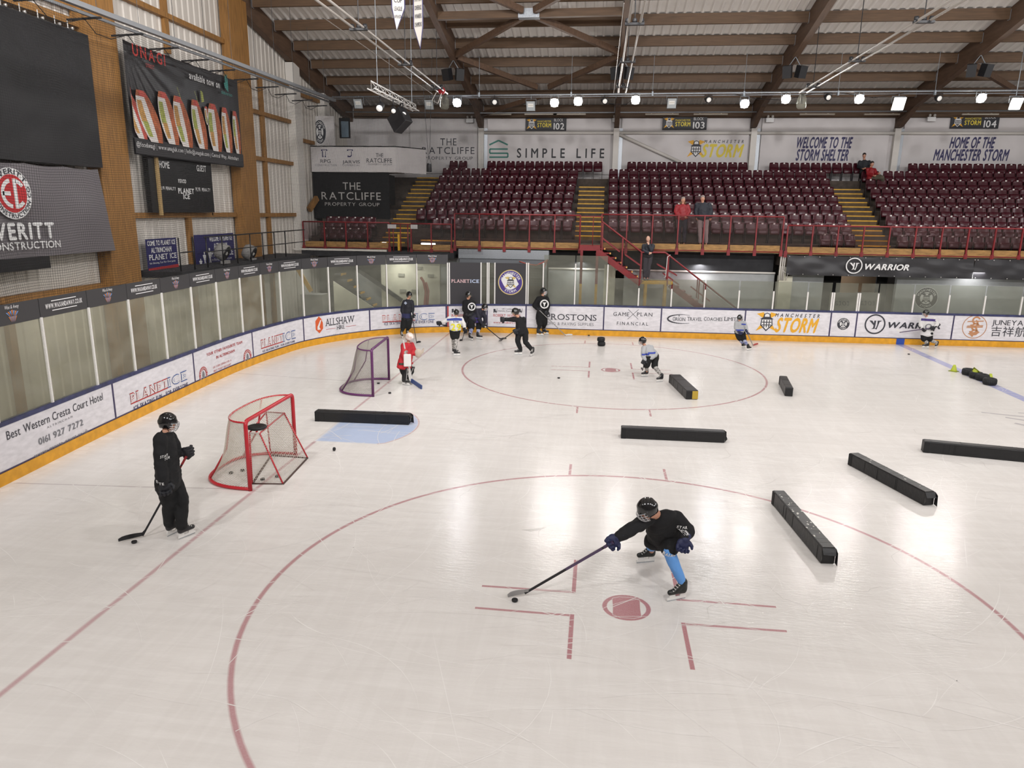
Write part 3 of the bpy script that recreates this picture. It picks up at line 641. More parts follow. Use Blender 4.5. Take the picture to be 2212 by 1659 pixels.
# Allshaw
c = onboard(689.3, 701.8); hx = [(c[0]+.2*math.sin(math.radians(k*60)), c[1]+.3*math.cos(math.radians(k*60))) for k in range(6)]
a = MB(); a.tpoly(bmap, hx, .006, 0); a.tpoly(bmap, [(c[0]+x, c[1]+y) for x, y in ((.06, .17), (.1, .15), (.0, -.08), (.06, -.17), (-.09, -.17), (-.09, -.06))], .010, 1)
a.tpoly(bmap, [(c[0]+x, c[1]+y) for x, y in ((.10, .2), (.19, .02), (.19, .12))], .010, 1); a.build('hexagon_logo', [ORANGE, WHITE], BD[4])
btext(BD[4], INK, [('ALLSHAW', (703.7, 704.7), (765, 696), (704, 689.5), dict(serif=.07)), ('HIRE', (727.7, 711.6), (743.8, 709.3), (727.4, 703.5), dict(serif=.07))])
a = MB(); z = onboard(715, 710)[1]; a.tline(bmap, (sb(704, 712), z), (sb(725, 709), z), .012, .007); a.tline(bmap, (sb(747, 706), z), (sb(769, 702), z), .012, .007); a.build('rule_line', RED, BD[4])
btext(BD[4], GREYINK, [('www.allshawhire.co.uk', (703, 729), (756, 719.5), (703, 725))], 'lettering')
# Robert Walker (two boards), Prostons, Game Plan, Orion
for k, x0, x1 in ((6, 975.5, 1047), (7, 1065.8, 1125)):
    btext(BD[k], RED, [('ROBERT WALKER', (x0, 684.3), (x1, 684.3), (x0, 679), dict(serif=.05)), ('www.rwalkers.co.uk', (x0, 699), (x1, 699), (x0, 694.5))])
    btext(BD[k], INK, [("UK's Leading", (x0+19, 668.7), (x1-19, 668.7), (x0+19, 666)), ('Forklift Truck Hire', (x0+11, 673.4), (x1-11, 673.4), (x0+11, 670.6))], 'small_lettering')
    a = MB()
    for x in (x0+3, x1-2):
        c = onboard(x, 671); a.tpoly(bmap, [(c[0]+i, c[1]+j) for i, j in ((-.05, -.05), (.07, -.05), (.07, .0), (.03, .0), (.03, .07), (-.05, .07))], .007); a.tline(bmap, (c[0]+.09, c[1]-.06), (c[0]+.09, c[1]+.09), .014, .007)
        a.tdisc(bmap, (c[0]-.03, c[1]-.065), .022, .007, 10); a.tdisc(bmap, (c[0]+.05, c[1]-.065), .022, .007, 10)
    a.build('forklift_drawing', INK, BD[k])
a = MB(); a.sweep(sb(962.5, 690), sb(964, 690), -.08, .013, .22, lambda s: btop(s)-.075, mi=0); a.sweep(sb(966.3, 690), sb(969.2, 690), -.08, .013, .22, lambda s: btop(s)-.075, mi=1); a.build('goal_line_stripe', [PURPLE, RED], BD[5])
btext(BD[8], INK, [('PROSTONS', (1179.5, 691), (1288.5, 692), (1179.5, 678.5), dict(serif=.08, w=.0))]); btext(BD[8], GREYINK, [('FENCING & PAVING SUPPLIES', (1166, 702.4), (1282, 703), (1166, 696), dict(track=.16))], 'lettering')
btext(BD[9], INK, [('GAME', (1324.8, 682.5), (1359, 682.8), (1324.8, 674.5), dict(track=.16)), ('PLAN', (1376, 683), (1408.9, 683.5), (1376, 675), dict(track=.16)), ('FINANCIAL', (1332.4, 702.3), (1400, 703), (1332.4, 695.3), dict(track=.34))])
a = MB(); p = onboard(1357, 668); q = onboard(1378.5, 689.6); a.tline(bmap, p, q, .014, .007); a.tline(bmap, (p[0], q[1]), (q[0], p[1]), .014, .008); a.build('cross_logo', INK, BD[9])
m = MB(); x = 1453.0
for wd, l in (('ORION', 29), ('TRAVEL', 34), ('COACHES', 42), ('LIMITED', 42)):
    T(m, wd[0], prect((x, 692.8), (x+5.5, 692.8), (x, 684.6), onboard), bmap, serif=.07, d=.007); T(m, wd[1:], prect((x+6.2, 692.9), (x+l-2, 693), (x+6.2, 686), onboard), bmap, serif=.07, d=.007); x += l+2.2
c0 = onboard(1468, 689); pts = []
for t in range(60, 301, 10): a_ = math.radians(t); pts.append((c0[0]+.55*math.cos(a_)*1.0+.1, c0[1]+.17*math.sin(a_)))
for k in range(len(pts)-1): m.tline(bmap, pts[k], pts[k+1], .012+.05*math.sin(math.pi*k/(len(pts)-1))**2, .007)
c1 = onboard(1467, 682); m.tpoly(bmap, [(c1[0]+x*.05, c1[1]+y*.05) for x, y in ((0, 1), (.2, .2), (1, 0), (.2, -.2), (0, -1), (-.2, -.2), (-1, 0), (-.2, .2))], .008); m.build('lettering', INK, BD[10])
# Storm, small crest, Warrior, Juneyao
a = MB(); helmet_emblem(a, bmap, onboard(1656, 695), .38, .007, 0, 1, 2); a.build('emblem', [INK, WHITE, GOLD], BD[11])
btext(BD[11], INK, [('MANCHESTER', (1674, 684.5), (1770, 686), (1674, 677.3), dict(track=.5, shear=.2, w=.018))], 'club_lettering'); btext(BD[11], GOLD, [('STORM', (1672, 717.3), (1760, 717.5), (1672, 688), dict(w=.04, track=.06, shear=.22))])
crest(BD[12], onboard(1821.6, 699.7), .235, bmap, INK, INK)
def warrior_mark(parent, c, r, mapf, mat, d=.007):
    a = MB(); a.tring(mapf, c, r*.86, r, d); P = lambda q: [(c[0]+x*r, c[1]+y*r) for x, y in q]
    a.tpoly(mapf, P([(-.58, .36), (-.3, .36), (-.12, .1), (-.1, .36), (.08, .36), (.02, -.45), (-.3, -.5), (-.15, -.38), (-.12, -.12)]), d)
    a.tpoly(mapf, P([(.2, .36), (.62, .36), (.52, .26), (.42, .26), (.2, -.55), (.02, -.42), (.14, -.36), (.22, -.05)]), d); a.build('round_logo', mat, parent)
warrior_mark(BD[13], onboard(1890, 700.3), .375, bmap, INK); btext(BD[13], INK, [('WARRIOR', (1914, 708.6), (2031, 710.2), (1914, 696.5), dict(w=.04, shear=.25, track=.05))])
c = onboard(2105, 706); a = MB(); a.tring(bmap, c, .41, .435, .007)
for k in range(5): a.tring(bmap, (c[0]+.03*(-1)**k, c[1]+.24-.12*k), .09, .15, .007, 20, a0=200 if k % 2 else 20, a1=430 if k % 2 else 250)
for v in (-.05, .0, .17): a.tpoly(bmap, [(c[0]-.3, c[1]+v), (c[0]+.28, c[1]+v+.03), (c[0]+.3, c[1]+v+.07), (c[0]-.25, c[1]+v+.04)], .008)
a.tpoly(bmap, [(c[0]+x, c[1]+y) for x, y in ((-.1, -.2), (.22, -.18), (.1, -.3), (-.05, -.33), (-.2, -.26))], .008); a.build('bird_emblem', M('bronze_ink', 'b8835c', .6), BD[14])
btext(BD[14], INK, [('JUNEYAO AIR', (2142, 702.3), (2262, 704.3), (2142, 691.5)), ('\u5409\u7965\u822a\u7a7a', (2139, 724), (2240, 727), (2139, 708), dict(track=.12))])
a = MB(); a.sweep(sb(1935.5, 738), sb(1953, 738), -.09, .026, -.005, .222); a.build('blue_line_block', M('block_blue', '2c4b9e', .5), BD[13])

# ================================================================== GLASS ABOVE THE BOARDS
STL = [3.2, 4.6, 5.98, 7.37, 8.74, 10.09, 11.46, 12.79, 14.09, 15.28, 16.36, 17.62, 18.82, 20.07, 21.27, 22.45]
def post(s, zt, label, wd=0.045):
    p = MB(); p.sweep(s-wd/2, s+wd/2, -0.06, 0.0, btop(s)-.02, zt, step=1); return p.build('glass_post', M('post_white', 'dcd9d5', .5, var=.12, vscale=60), label=label, cat='post', group='posts between the rink glass panes')
def pane(s0, s1, zt, label, mat=None, z0=None):
    t = thing('rink_glass', label, 'glass pane', bmap((s0+s1)/2, btop(s0), -.03), 'perspex panes above the boards')
    p = MB(); p.sweep(s0+.004, s1-.004, -0.042, -0.03, btop(s0)-.03 if z0 is None else z0, zt, step=.4); p.build('pane', mat or GLASS_L, t); return t
GREY = M('sponsor_strip_grey', '3a393b', .5); WT = M('print_white', 'e8e6e6', .5); WB = M('print_sky', '6f8fc4', .5); WO = M('print_orange', 'cc8046', .5)
side = ['beside the hotel advert', 'above the hotel advert', 'right above the phone number', 'over the seam of the hotel and PLANET ICE adverts', 'left of the nearer PLANET ICE advert', 'over the nearer PLANET ICE advert', 'left of the FAVOURITE TEAM advert', 'over the FAVOURITE TEAM advert', 'right of the FAVOURITE TEAM advert',
        'left over the second PLANET ICE advert', 'right over the second PLANET ICE advert', 'showing the yellow steps, left of ALLSHAW', 'over the orange hexagon', 'right of the ALLSHAW name', 'behind the player leaning at the boards', 'left of the black PLANET ICE gate']
STL2 = STL+[23.66]
for k in range(len(STL2)-1):
    s0, s1 = STL2[k], STL2[k+1]; web = (k % 2 == 0)
    t = pane(s0, s1, 2.66, mat=GLASS_L if s1 < 16 else GLASS_C, label='rink glass with dark '+('web address' if web else 'emblem')+' strip, '+side[k])
    p = MB(); p.sweep(s0+.008, s1-.008, -0.046, -0.026, 2.655, 3.01); p.build('sponsor_strip', GREY, t)
    m = MB(); mid = (s0+s1)/2; hw = (s1-s0)*.42
    if web:
        T(m, 'WWW.WAXANDAWAY.CO.UK', (mid-hw*.92, 2.80, mid+hw*.92, 2.885), bmap, w=.04, d=-.02)
        m.tline(bmap, (mid-hw*.62, 2.93), (mid+hw*.62, 2.93), .016, -.02); m.tline(bmap, (mid-hw*.62, 2.755), (mid+hw*.62, 2.755), .016, -.02); m.build('lettering', WT, t)
    else:
        T(m, 'Wax & Away', (mid-.17, 2.925, mid+.17, 2.985), bmap, w=.0, shear=.2, d=-.02, track=.03, mi=0)
        for i in range(-3, 4):
            m.tpoly(bmap, [(mid+i*.045-.02, 2.9-abs(i)*.012), (mid+i*.045+.02, 2.9-abs(i)*.012), (mid+i*.028, 2.80), (mid+i*.02, 2.79)], -.02, 1 if i % 2 else 2); m.tpoly(bmap, [(mid+i*.03-.012, 2.79), (mid+i*.03+.012, 2.79), (mid+i*.012, 2.69)], -.02, 2 if i % 2 else 1)
        m.build('diamond_emblem', [WT, WB, WO], t)
for k, s in enumerate(STL[1:]): post(s, 2.67, 'white glass post %s along from the near left boards' % ordinal(k))
# gates and the taller far glass
tall = [(sb(971, 620), sb(1039, 620), 1), (sb(1040, 620), sb(1052, 620), 0), (sb(1057, 620), sb(1068, 620), 0), (sb(1069.5, 620), sb(1136, 620), 2), (sb(1141, 620), sb(1172, 620), 0), (sb(1174, 620), sb(1241, 620), 0), (sb(1243, 620), sb(1311, 620), 0)]
tl = ['', 'narrow strip right of the PLANET ICE gate', 'narrow strip left of the round crest gate', '', 'right of the round crest gate, left half', 'above PROSTONS, between two tall posts', 'above the end of PROSTONS']
for (s0, s1, kind), l in zip(tall, tl):
    if not kind: pane(s0, s1, 3.05 if s0 > 27 else 2.7, 'tall clear rink glass, '+l, GLASS_C); continue
    t = thing('rink_gate', 'dark grey gate panel '+('with the red and white PLANET ICE name' if kind == 1 else 'with the round purple club crest'), 'gate panel', bmap((s0+s1)/2, btop(s0), 0))
    p = MB(); p.sweep(s0, s1, -.05, -.01, btop(s0)-.02, 2.71); p.build('panel', M('gate_grey', '2f2d31', .5), t); c = ((s0+s1)/2, 1.98)
    if kind == 1:
        m = MB(); T(m, 'PLANET', (c[0]-.53, 1.94, c[0]+.16, 2.06), bmap, w=.018, serif=.09, track=.14, d=-.004, mi=0); T(m, 'ICE', (c[0]+.2, 1.94, c[0]+.53, 2.06), bmap, w=.018, serif=.09, track=.14, d=-.004, mi=1); m.build('lettering', [M('pale_red', 'd8b6b8', .5), M('pale_blue', 'c3d0ea', .5)], t)
    else: crest(t, c, .47, bmap, M('crest_purple', '43307e', .5), INK, d=-.006, rim=M('crest_gold', 'c9b16a', .5))
for k, (x, zt, l) in enumerate(((967, 2.7, 'left edge of the PLANET ICE gate'), (971, 2.7, 'inside left edge of the PLANET ICE gate'), (1039, 2.72, 'right edge of the PLANET ICE gate'), (1052.5, 2.72, 'first of a pair between the two gates'), (1056, 2.72, 'second of a pair between the two gates'), (1068.8, 2.72, 'left edge of the round crest gate'),
     (1136.8, 2.74, 'right edge of the round crest gate'), (1140.8, 2.74, 'just past the round crest gate'), (1173, 2.75, 'above the P of PROSTONS'), (1242, 2.74, 'above the middle of PROSTONS'), (1311.5, 2.74, 'last tall one, above GAME PLAN'))): post(sb(x, 620), zt, 'tall white glass post, '+l)
low = [1312.5, 1379.5, 1450.5, 1522.7, 1596.6, 1671, 1745, 1798, 1802.5, 1854, 1858.5, 1898, 1975, 2052, 2130, 2210, 2300]
ll = ['above GAME PLAN', 'below the standing man', 'left above ORION', 'middle above ORION', 'right above ORION', 'left above gold STORM', 'right above gold STORM', 'left post of the small crest gate', 'inner left post of the small crest gate', 'inner right post of the small crest gate', 'right post of the small crest gate', 'above the WARRIOR circle', 'above the WARRIOR name', 'above the end of WARRIOR', 'above the JUNEYAO emblem', 'at the edge of the picture']
for k in range(len(low)-1):
    if low[k+1]-low[k] > 8: pane(sb(low[k], 640)+.02, sb(low[k+1], 640)-.02, 2.23, 'low clear rink glass just right of post '+ll[k], GLASS_C)
    if k: post(sb(low[k], 640), 1.87, 'short white glass post, '+ll[k], .05)

# ================================================================== PROTECTIVE NET AND LIGHTING TRUNKING
NET = net_material('black_net', '0c0c0d', 0.048, 0.0052)
nm = MB(); uv = []; nz_ = 14; s0, s1 = 1.0, 25.0; n = 80; vs = []
for i in range(n+1):
    s = s0+(s1-s0)*i/n
    for j in range(nz_+1):
        t = j/nz_; z = 3.0+(8.75-3.0)*t; sag = 0.09*math.sin(s*2.1+4*t)*(1-t)+.05*math.sin(s*5+7*t)
        tp = bmap(s, 0); zt_ = 8.43+(tp.y-5.2)*.0146; z = 3.0+(zt_-3.0)*t; p = bmap(s, z, -0.12-sag-0.25*t); vs.append(p); uv.append((s+.012*math.sin(9*t+s), z+.02*math.sin(3*s)))
fs = [[i*(nz_+1)+j, (i+1)*(nz_+1)+j, (i+1)*(nz_+1)+j+1, i*(nz_+1)+j+1] for i in range(n) for j in range(nz_)]
nm.smooth = True; nm.add(vs, fs); no = nm.build('protective_net', NET, label='fine black protective net hung above the glass round the end of the rink', cat='net')
ul = no.data.uv_layers.new(name='UVMap')
for lp in no.data.loops: ul.data[lp.index].uv = uv[lp.vertex_index]

# ================================================================== FAR STAND
D_, RISE = 0.69, 0.3725
def by(k): return 27.3-(9-k)*D_          # y of the seat backs of row k (1 = front)
def tz(k): return 6.95-(9-k)*RISE-0.80   # tread height of row k
A1L, A1R, A2L, A2R, A3L, A3R, XE = -9.5, -8.45, -1.5, -0.35, 9.5, 10.7, 19.2
st = MB()
for k in range(1, 10):
    y0 = by(k)-0.52 if k > 1 else 21.05; y1 = by(k)+0.17 if k < 9 else YF+.1
    x0 = 6.45 if k == 1 else -12.6
    st.box((x0, y0, tz(k)-RISE-0.05), (XE, y1, tz(k)-.002))
st.build('floor', STEP, label='stepped dark timber terrace that carries the maroon seats', cat='terrace', kind='structure')
sp = MB(); sp.box((-6.2, 20.96, 3.2), (6.42, 21.94, 3.42)); sp.build('stand_walkway', STEP, label='raised front walkway of the middle block behind the maroon railing', cat='walkway')
# aisles: half steps with yellow nosings
def aisle(xl, xr, label, k0=1, k1=9, slant=0.0):
    t = thing('aisle_stairs', label, 'stairs', ((xl+xr)/2, by(k0)-.5, tz(k0)), 'stairs between the seat blocks')
    b = MB(); n = MB()
    for k in range(k0, k1):
        dx = slant*(k-k0)
        y = by(k+1)-0.52; b.box((xl+dx, y-0.34, tz(k)), (xr+dx, y, tz(k)+RISE/2)); 
        n.box((xl+dx, y-.345, tz(k)+RISE/2-.045), (xr+dx, y-.29, tz(k)+RISE/2+.004)); n.box((xl+dx, y-.006, tz(k+1)-.045), (xr+dx, y+.05, tz(k+1)+.004))
    b.build('steps', M('aisle_step', '5f4c33', .8, var=.25, vscale=6), t); n.build('yellow_nosing', YELLOW, t); return t
aisle(A1L, A1R, 'stairs with yellow edges left of the SIMPLE LIFE seat block', slant=.045)
aisle(A2L, A2R, 'stairs with yellow edges between the two middle seat blocks', k0=2, k1=8)
aisle(A3L, A3R, 'stairs with yellow edges left of the MANCHESTER STORM seat block', k1=8)
n = MB()
for z, y in ((tz(1)+.12, 21.5), (tz(1)-.18, 21.3)): n.box((6.75, y-.3, z-.2), (8.1, y, z)); n.box((6.75, y-.305, z-.045), (8.1, y-.25, z+.004), 1)
n.build('end_steps', [STEP, YELLOW], label='two short yellow edged steps behind the railing above WARRIOR banner', cat='steps')
n = MB()
for z, y in ((tz(1)+.3, 21.75), (tz(1)+.0, 21.4)): n.box((-7.75, y-.3, z-.2), (-6.35, y, z)); n.box((-7.75, y-.305, z-.045), (-6.35, y-.25, z+.004), 1)
n.build('end_steps', [STEP, YELLOW], label='two short yellow edged steps beside the galvanised shutter box', cat='steps')

SEATM = M('seat_maroon', '400d1a', 0.3, spec=.45); TAG = M('seat_number_plate', 'dcd8d2', .5); SEATF = M('seat_bracket', '1c1416', .5)
def seat_meshes():
    W2 = 0.205; mb_ = MB(); vs = []; fs = []; nx, nzv = 6, 6
    for side in (0, 1):
        for j in range(nzv+1):
            for i in range(nx+1):
                u = i/nx*2-1; t = j/nzv; wd = W2*(1-.10*t**3); x = u*wd; z = 0.40+0.40*t - .02*abs(u)**4*t
                y = 0.10*t-.10+0.035*u*u*(-1) + (0.022 if side else 0) - (.035 if j == nzv and not side else 0)*.3
                vs.append((x, y, z))
    nn = (nx+1)*(nzv+1)
    for j in range(nzv):
        for i in range(nx):
            a = j*(nx+1)+i; fs.append([a, a+1, a+nx+2, a+nx+1]); fs.append([nn+a, nn+a+nx+1, nn+a+nx+2, nn+a+1])
    for i in range(nx): fs += [[i, nn+i, nn+i+1, i+1], [nzv*(nx+1)+i, nzv*(nx+1)+i+1, nn+nzv*(nx+1)+i+1, nn+nzv*(nx+1)+i]]
    for j in range(nzv): a = j*(nx+1); fs += [[a, a+nx+1, nn+a+nx+1, nn+a], [a+nx, nn+a+nx, nn+a+2*nx+1, a+2*nx+1]]
    mb_.smooth = True; mb_.add(vs, fs); back = mb_.mesh('backrest', SEATM)
    p = MB(); p.smooth = True            # seat tipped up: a rounded tray standing in front of the back
    vs = []; fs = []
    for side in (0, 1):
        for j in range(5):
            for i in range(7):
                u = i/3-1; t = j/4; vs.append((u*.195*(1-.06*(1-t)), -.19+.05*t+.03*(1-u*u)*(-1)-(.045 if side else 0)-.02*math.sin(3.14*t), .33+.245*t))
    for j in range(4):
        for i in range(6):
            a = j*7+i; fs += [[a, a+7, a+8, a+1], [35+a, 35+a+1, 35+a+8, 35+a+7]]
    for i in range(6): fs += [[i, i+1, 36+i, 35+i], [28+i, 63+i, 64+i, 29+i]]
    for j in range(4): a = j*7; fs += [[a, 35+a, 42+a, a+7], [a+6, a+13, 48+a, 41+a]]
    p.add(vs, fs); pan = p.mesh('seat', SEATM)
    q = MB(); q.box((-.035, -.028, .735), (.035, -.012, .79)); plate = q.mesh('number_plate', TAG)
    q = MB(); 
    for x in (-.2, .2): q.box((x-.014, -.16, 0.0), (x+.014, -.06, .42))
    q.box((-.2, -.10, .36), (.2, -.06, .40)); fr = q.mesh('bracket', SEATF)
    return back, pan, plate, fr
SM = seat_meshes()
GAP = 0.4545
blocks = [('SIMPLE LIFE block', A1R+.1, A2L), ('middle block', A2R, A3L), ('right hand block', A3R, 18.6)]
allseats = []
for bi, (bn_, x0, x1) in enumerate(blocks):
    for k in range(9, 0, -1):
        a, b = x0, x1
        if bi == 0: a = x0+.075*(k-3) if k < 9 else -7.85
        if bi == 0 and k == 9: b = A2R
        if bi == 1 and k == 9: b = 11.6
        if bi == 2 and k == 9: a = 12.75
        if bi == 0 and k == 2: a = -7.6
        if k == 1:
            if bi < 1: continue
            if bi == 1: a, b = 7.75, A3L
        n = int((b-a)/GAP); x = a+GAP/2+((b-a)-n*GAP)/2
        for i in range(n):
            xx = x+i*GAP
            if k == 9 and any(abs(xx-p) < .42 for p in (-6.22, .16, 6.45, 12.68)): continue
            if (k == 9 and abs(xx-11.15) < .24) or (k == 8 and abs(xx-11.35) < .26): continue
            allseats.append((k, bi, i, xx, n))
allseats.sort(key=lambda s: (s[0], abs(s[3]-3)))
NIND = 298
lab = {0: 'SIMPLE LIFE block', 1: 'middle block', 2: 'MANCHESTER STORM block'}
rest = MB()
for idx, (k, bi, i, xx, n) in enumerate(allseats):
    loc = (xx, by(k)+.01, tz(k))
    if idx < NIND:
        r = thing('stadium_seat', 'maroon seat, %s from left, %s lowest row of the %s' % (ordinal(i), ordinal(k-1), lab[bi]), 'seat', loc, 'maroon stadium seats')
        for me in SM:
            c = bpy.data.objects.new(me.name, me); COL.objects.link(c); c.parent = r
    else:
        for me, mi in zip(SM, (0, 0, 1, 2)):
            for p in me.polygons: rest.f.append([len(rest.v)+v for v in p.vertices]); rest.m.append(mi); rest.sm.append(mi == 0)
            rest.v += [tuple(v.co+V(loc)) for v in me.vertices]
for k, xx, l in ((9, 11.15, 'under the person in black jacket'), (8, 11.35, 'under the person in red coat')):
    r = thing('stadium_seat', 'maroon seat folded down '+l, 'seat', (xx, by(k)+.01, tz(k)), 'maroon stadium seats')
    for me in SM:
        c = bpy.data.objects.new(me.name, me); COL.objects.link(c); c.parent = r
        if me.name.startswith('seat'): c.rotation_euler = (math.radians(72), 0, 0); c.location = (0, -.02, .52)
rest.build('stadium_seats', [SEATM, TAG, SEATF], label='remaining maroon tip-up seats in the upper rows of the stand', cat='seats', kind='stuff', group='maroon stadium seats')

# railings with perspex infill along the front of the stand
def railing(pts, zb, zt, label, name='stand_railing', y2=None, nspan=None, glass=True, z0=None):
    t = thing(name, label, 'railing', (pts[0][0], pts[0][1], zb(0) if callable(zb) else zb), 'maroon railings')
    L = [0]; 
    for a, b in zip(pts, pts[1:]): L.append(L[-1]+math.hypot(b[0]-a[0], b[1]-a[1]))
    top = MB(); top.tube([(x, y, zt) for x, y in pts], .028, 8); top.tube([(x, y, zb+.02) for x, y in pts], .02, 6); top.build('handrail', MAROON, t)
    for a, b in zip(pts, pts[1:]):
        ln = math.hypot(b[0]-a[0], b[1]-a[1]); n = max(1, round(ln/.95)); d = V((b[0]-a[0], b[1]-a[1], 0))/ln
        for i in range(n+1):
            p = V((a[0], a[1], 0))+d*ln*i/n; q = MB(); q.obox((p.x, p.y, (zt+zb-.1)/2), d*.022, V((-d.y, d.x, 0))*.03, V((0, 0, (zt-zb+.1)/2))); q.obox((p.x, p.y, zb-.02), d*.06, V((-d.y, d.x, 0))*.02, V((0, 0, .12)))
            q.build('rail_post', MAROON, t)
            if i < n and glass:
                e = p+d*ln/n; g_ = MB(); m_ = (p+e)/2; g_.obox((m_.x, m_.y, (zt+zb+.30)/2), d*(ln/n/2-.03), V((-d.y, d.x, 0))*.003, V((0, 0, (zt-zb-.36)/2))); g_.build('perspex', GLASS_R, t)
                g_ = MB(); g_.obox((m_.x, m_.y+.02, zb+.12), d*(ln/n/2-.05), V((-d.y, d.x, 0))*.012, V((0, 0, .14))); g_.build('kick_board', PLY, t)
    return t
railing([(-6.22, 20.9), (-1.25, 20.9)], 3.22, 4.53, 'tall maroon railing in front of the SIMPLE LIFE seat block')
railing([(-.43, 20.9), (6.38, 20.9)], 3.25, 4.58, 'tall maroon railing in front of the two standing spectators')
railing([(6.55, 20.9), (18.5, 20.9)], 3.22, 4.27, 'lower maroon railing above the WARRIOR banner')
railing([(-8.0, 20.9), (-6.35, 20.9)], 3.05, 4.12, 'short maroon railing at the foot of the yellow edged corner stairs')
railing([(-12.5, 20.9), (-8.9, 20.9)], 3.1, 4.14, 'maroon railing in the dark corner under the RATCLIFFE sign')
r = MB()
for x in (-8.75, -8.45, -8.15): r.tube([(x, 20.95, 3.0), (x, 20.95, 4.1)], .022, 6)
r.tube([(-8.85, 20.95, 4.1), (-8.0, 20.95, 4.1)], .025, 6); r.build('stand_gate', MAROON, label='small maroon gate at the foot of the corner stairs', cat='gate')
for (x0, x1, l) in ((-8.95, -8.6, 'wider'), (-8.0, -7.72, 'narrower')):
    r = MB(); r.box((x0, 20.84, 3.92), (x1, 20.86, 4.08)); r.build('notice_board', M('notice_white', 'b9b5b3', .6), label='%s pale notice fixed to the gate rail at the corner stairs' % l, cat='notice')
r = MB(); r.box((-8.56, 20.88, 3.05), (-8.47, 20.91, 3.7)); r.build('hazard_strip', YELLOW, label='yellow upright warning strip on the maroon corner gate', cat='sign')
for (x0, x1, l) in ((-9.25, -9.08, 'short'), (-7.62, -7.05, 'long')):
    r = MB(); r.box((x0, 21.0, 3.3), (x1, 21.06, 3.36)); r.build('step_light', M('tube_light', 'fffdf6', .5, emit=7), label='%s glowing strip light at the foot of the corner stairs' % l, cat='lamp')
# corner seats in the dark behind the railing
for k, z in ((0, 3.45), (1, 3.1)):
    for i in range(6):
        r = thing('stadium_seat', 'maroon seat in the dark corner, %s from the end wall, %s row' % (ordinal(i), ('upper', 'lower')[k]), 'seat', (-11.9+i*.36, 22.5-.7*k, (tz(2), 3.1)[k]), 'corner seats')
        for me in SM: c = bpy.data.objects.new(me.name, me); COL.objects.link(c); c.parent = r
r = MB(); r.box((-12.6, 20.9, 3.001), (-9.85, 21.9, 3.1)); r.box((-12.6, 21.9, 3.001), (-9.85, 21.94, 3.45)); r.build('corner_terrace', STEP, label='dark stepped terrace under the corner seats', cat='terrace')

# staircase from the stand down to the walkway
t = thing('staircase', 'maroon staircase with yellow landing where the bald man leans', 'staircase', (1.7, 20.8, 0))
for y in (20.3, 20.84):
    q = MB()
    for (xa, za, xb, zb_) in ((-.55, 3.2, 1.15, 2.0), (2.3, 1.95, 5.05, .02)):
        q.beam((xa, y, za), (xb, y, zb_), .05, .22)
    q.build('stringer', MAROON, t)
q = MB(); q.box((-1.25, 20.3, 3.22), (-.45, 20.83, 3.42)); q.build('upper_landing', MAROON, t)
q = MB(); q.box((1.1, 20.3, 2.0), (2.35, 20.84, 2.12)); q.build('landing', YELLOW, t)
for x in (1.35, 2.1): 
    for y in (20.36, 20.78): q = MB(); q.box((x-.05, y-.05, -.02), (x+.05, y+.05, 2.0)); q.build('leg', YELLOW, t)
for x in (-1.15, -.55): q = MB(); q.box((x-.05, 20.28, 1.95), (x+.05, 20.36, 3.25)); q.box((x-.05, 20.28, -.02), (x+.05, 20.36, 1.95), 1); q.build('leg', [MAROON, YELLOW], t)
for k in range(8):
    x = -.5+k*.215; z = 3.33-k*.17; q = MB(); q.box((x, 20.34, z-.05), (x+.24, 20.80, z-.01)); q.box((x+.2, 20.3, z-.06), (x+.25, 20.36, z), 1); q.build('tread', [MAROON, M('brass_nosing', 'd9a35a', .35, .3)], t)
for k in range(11):
    x = 2.35+k*.25; z = 1.95-k*.175; q = MB(); q.box((x, 20.34, z-.05), (x+.27, 20.80, z-.01)); q.build('tread', [MAROON], t)
for y in (20.31, 20.82):
    q = MB(); q.tube([(-.43, y, 4.5), (-.42, y, 4.32), (1.13, y, 3.2), (2.02, y, 3.2), (4.95, y, 1.05)], .03, 8)
    for x, z in ((-.38, 4.28), (.4, 3.72), (1.13, 3.2), (2.15, 3.1), (3.35, 2.22), (3.6, 2.05)): q.box((x-.022, y-.022, z-1.15 if x < 2.2 else z-.75), (x+.022, y+.022, z))
    for xa, za, xb, zb_ in ((-.38, 3.7, .3, 3.2), (.5, 3.1, 1.1, 2.7), (2.0, 2.4, 2.6, 2.0), (3.1, 1.9, 3.8, 1.4), (1.75, 2.75, 2.5, 2.35)): q.beam((xa, y, za), (xb, y, zb_), .03, .05)
    q.build('handrail', MAROON, t)
q = MB(); q.add([(-.36, 20.31, 3.35), (1.1, 20.31, 2.3), (1.1, 20.31, 3.15), (-.36, 20.31, 4.25)], [[0, 1, 2, 3]]); q.add([(1.16, 20.31, 2.2), (2.05, 20.31, 2.2), (2.05, 20.31, 3.15), (1.16, 20.31, 3.15)], [[0, 1, 2, 3]])
q.add([(2.25, 20.31, 2.05), (4.7, 20.31, .35), (4.7, 20.31, 1.15), (2.25, 20.31, 2.95)], [[0, 1, 2, 3]]); q.build('perspex', GLASS_R, t)
q = MB(); q.tube([(2.0, 20.3, 2.25), (2.08, 20.29, 2.3), (2.1, 20.29, 3.05), (2.2, 20.3, 3.12)], .016, 6); q.build('clear_edge_tube', ALU, t)
q = MB(); q.tube([(-1.25, 20.31, 3.3), (-1.25, 20.31, 4.5), (-.43, 20.31, 4.5)], .022, 6); q.tube([(-.75, 20.31, 3.4), (-.75, 20.31, 4.5)], .014, 6); q.build('side_rail', MAROON, t)

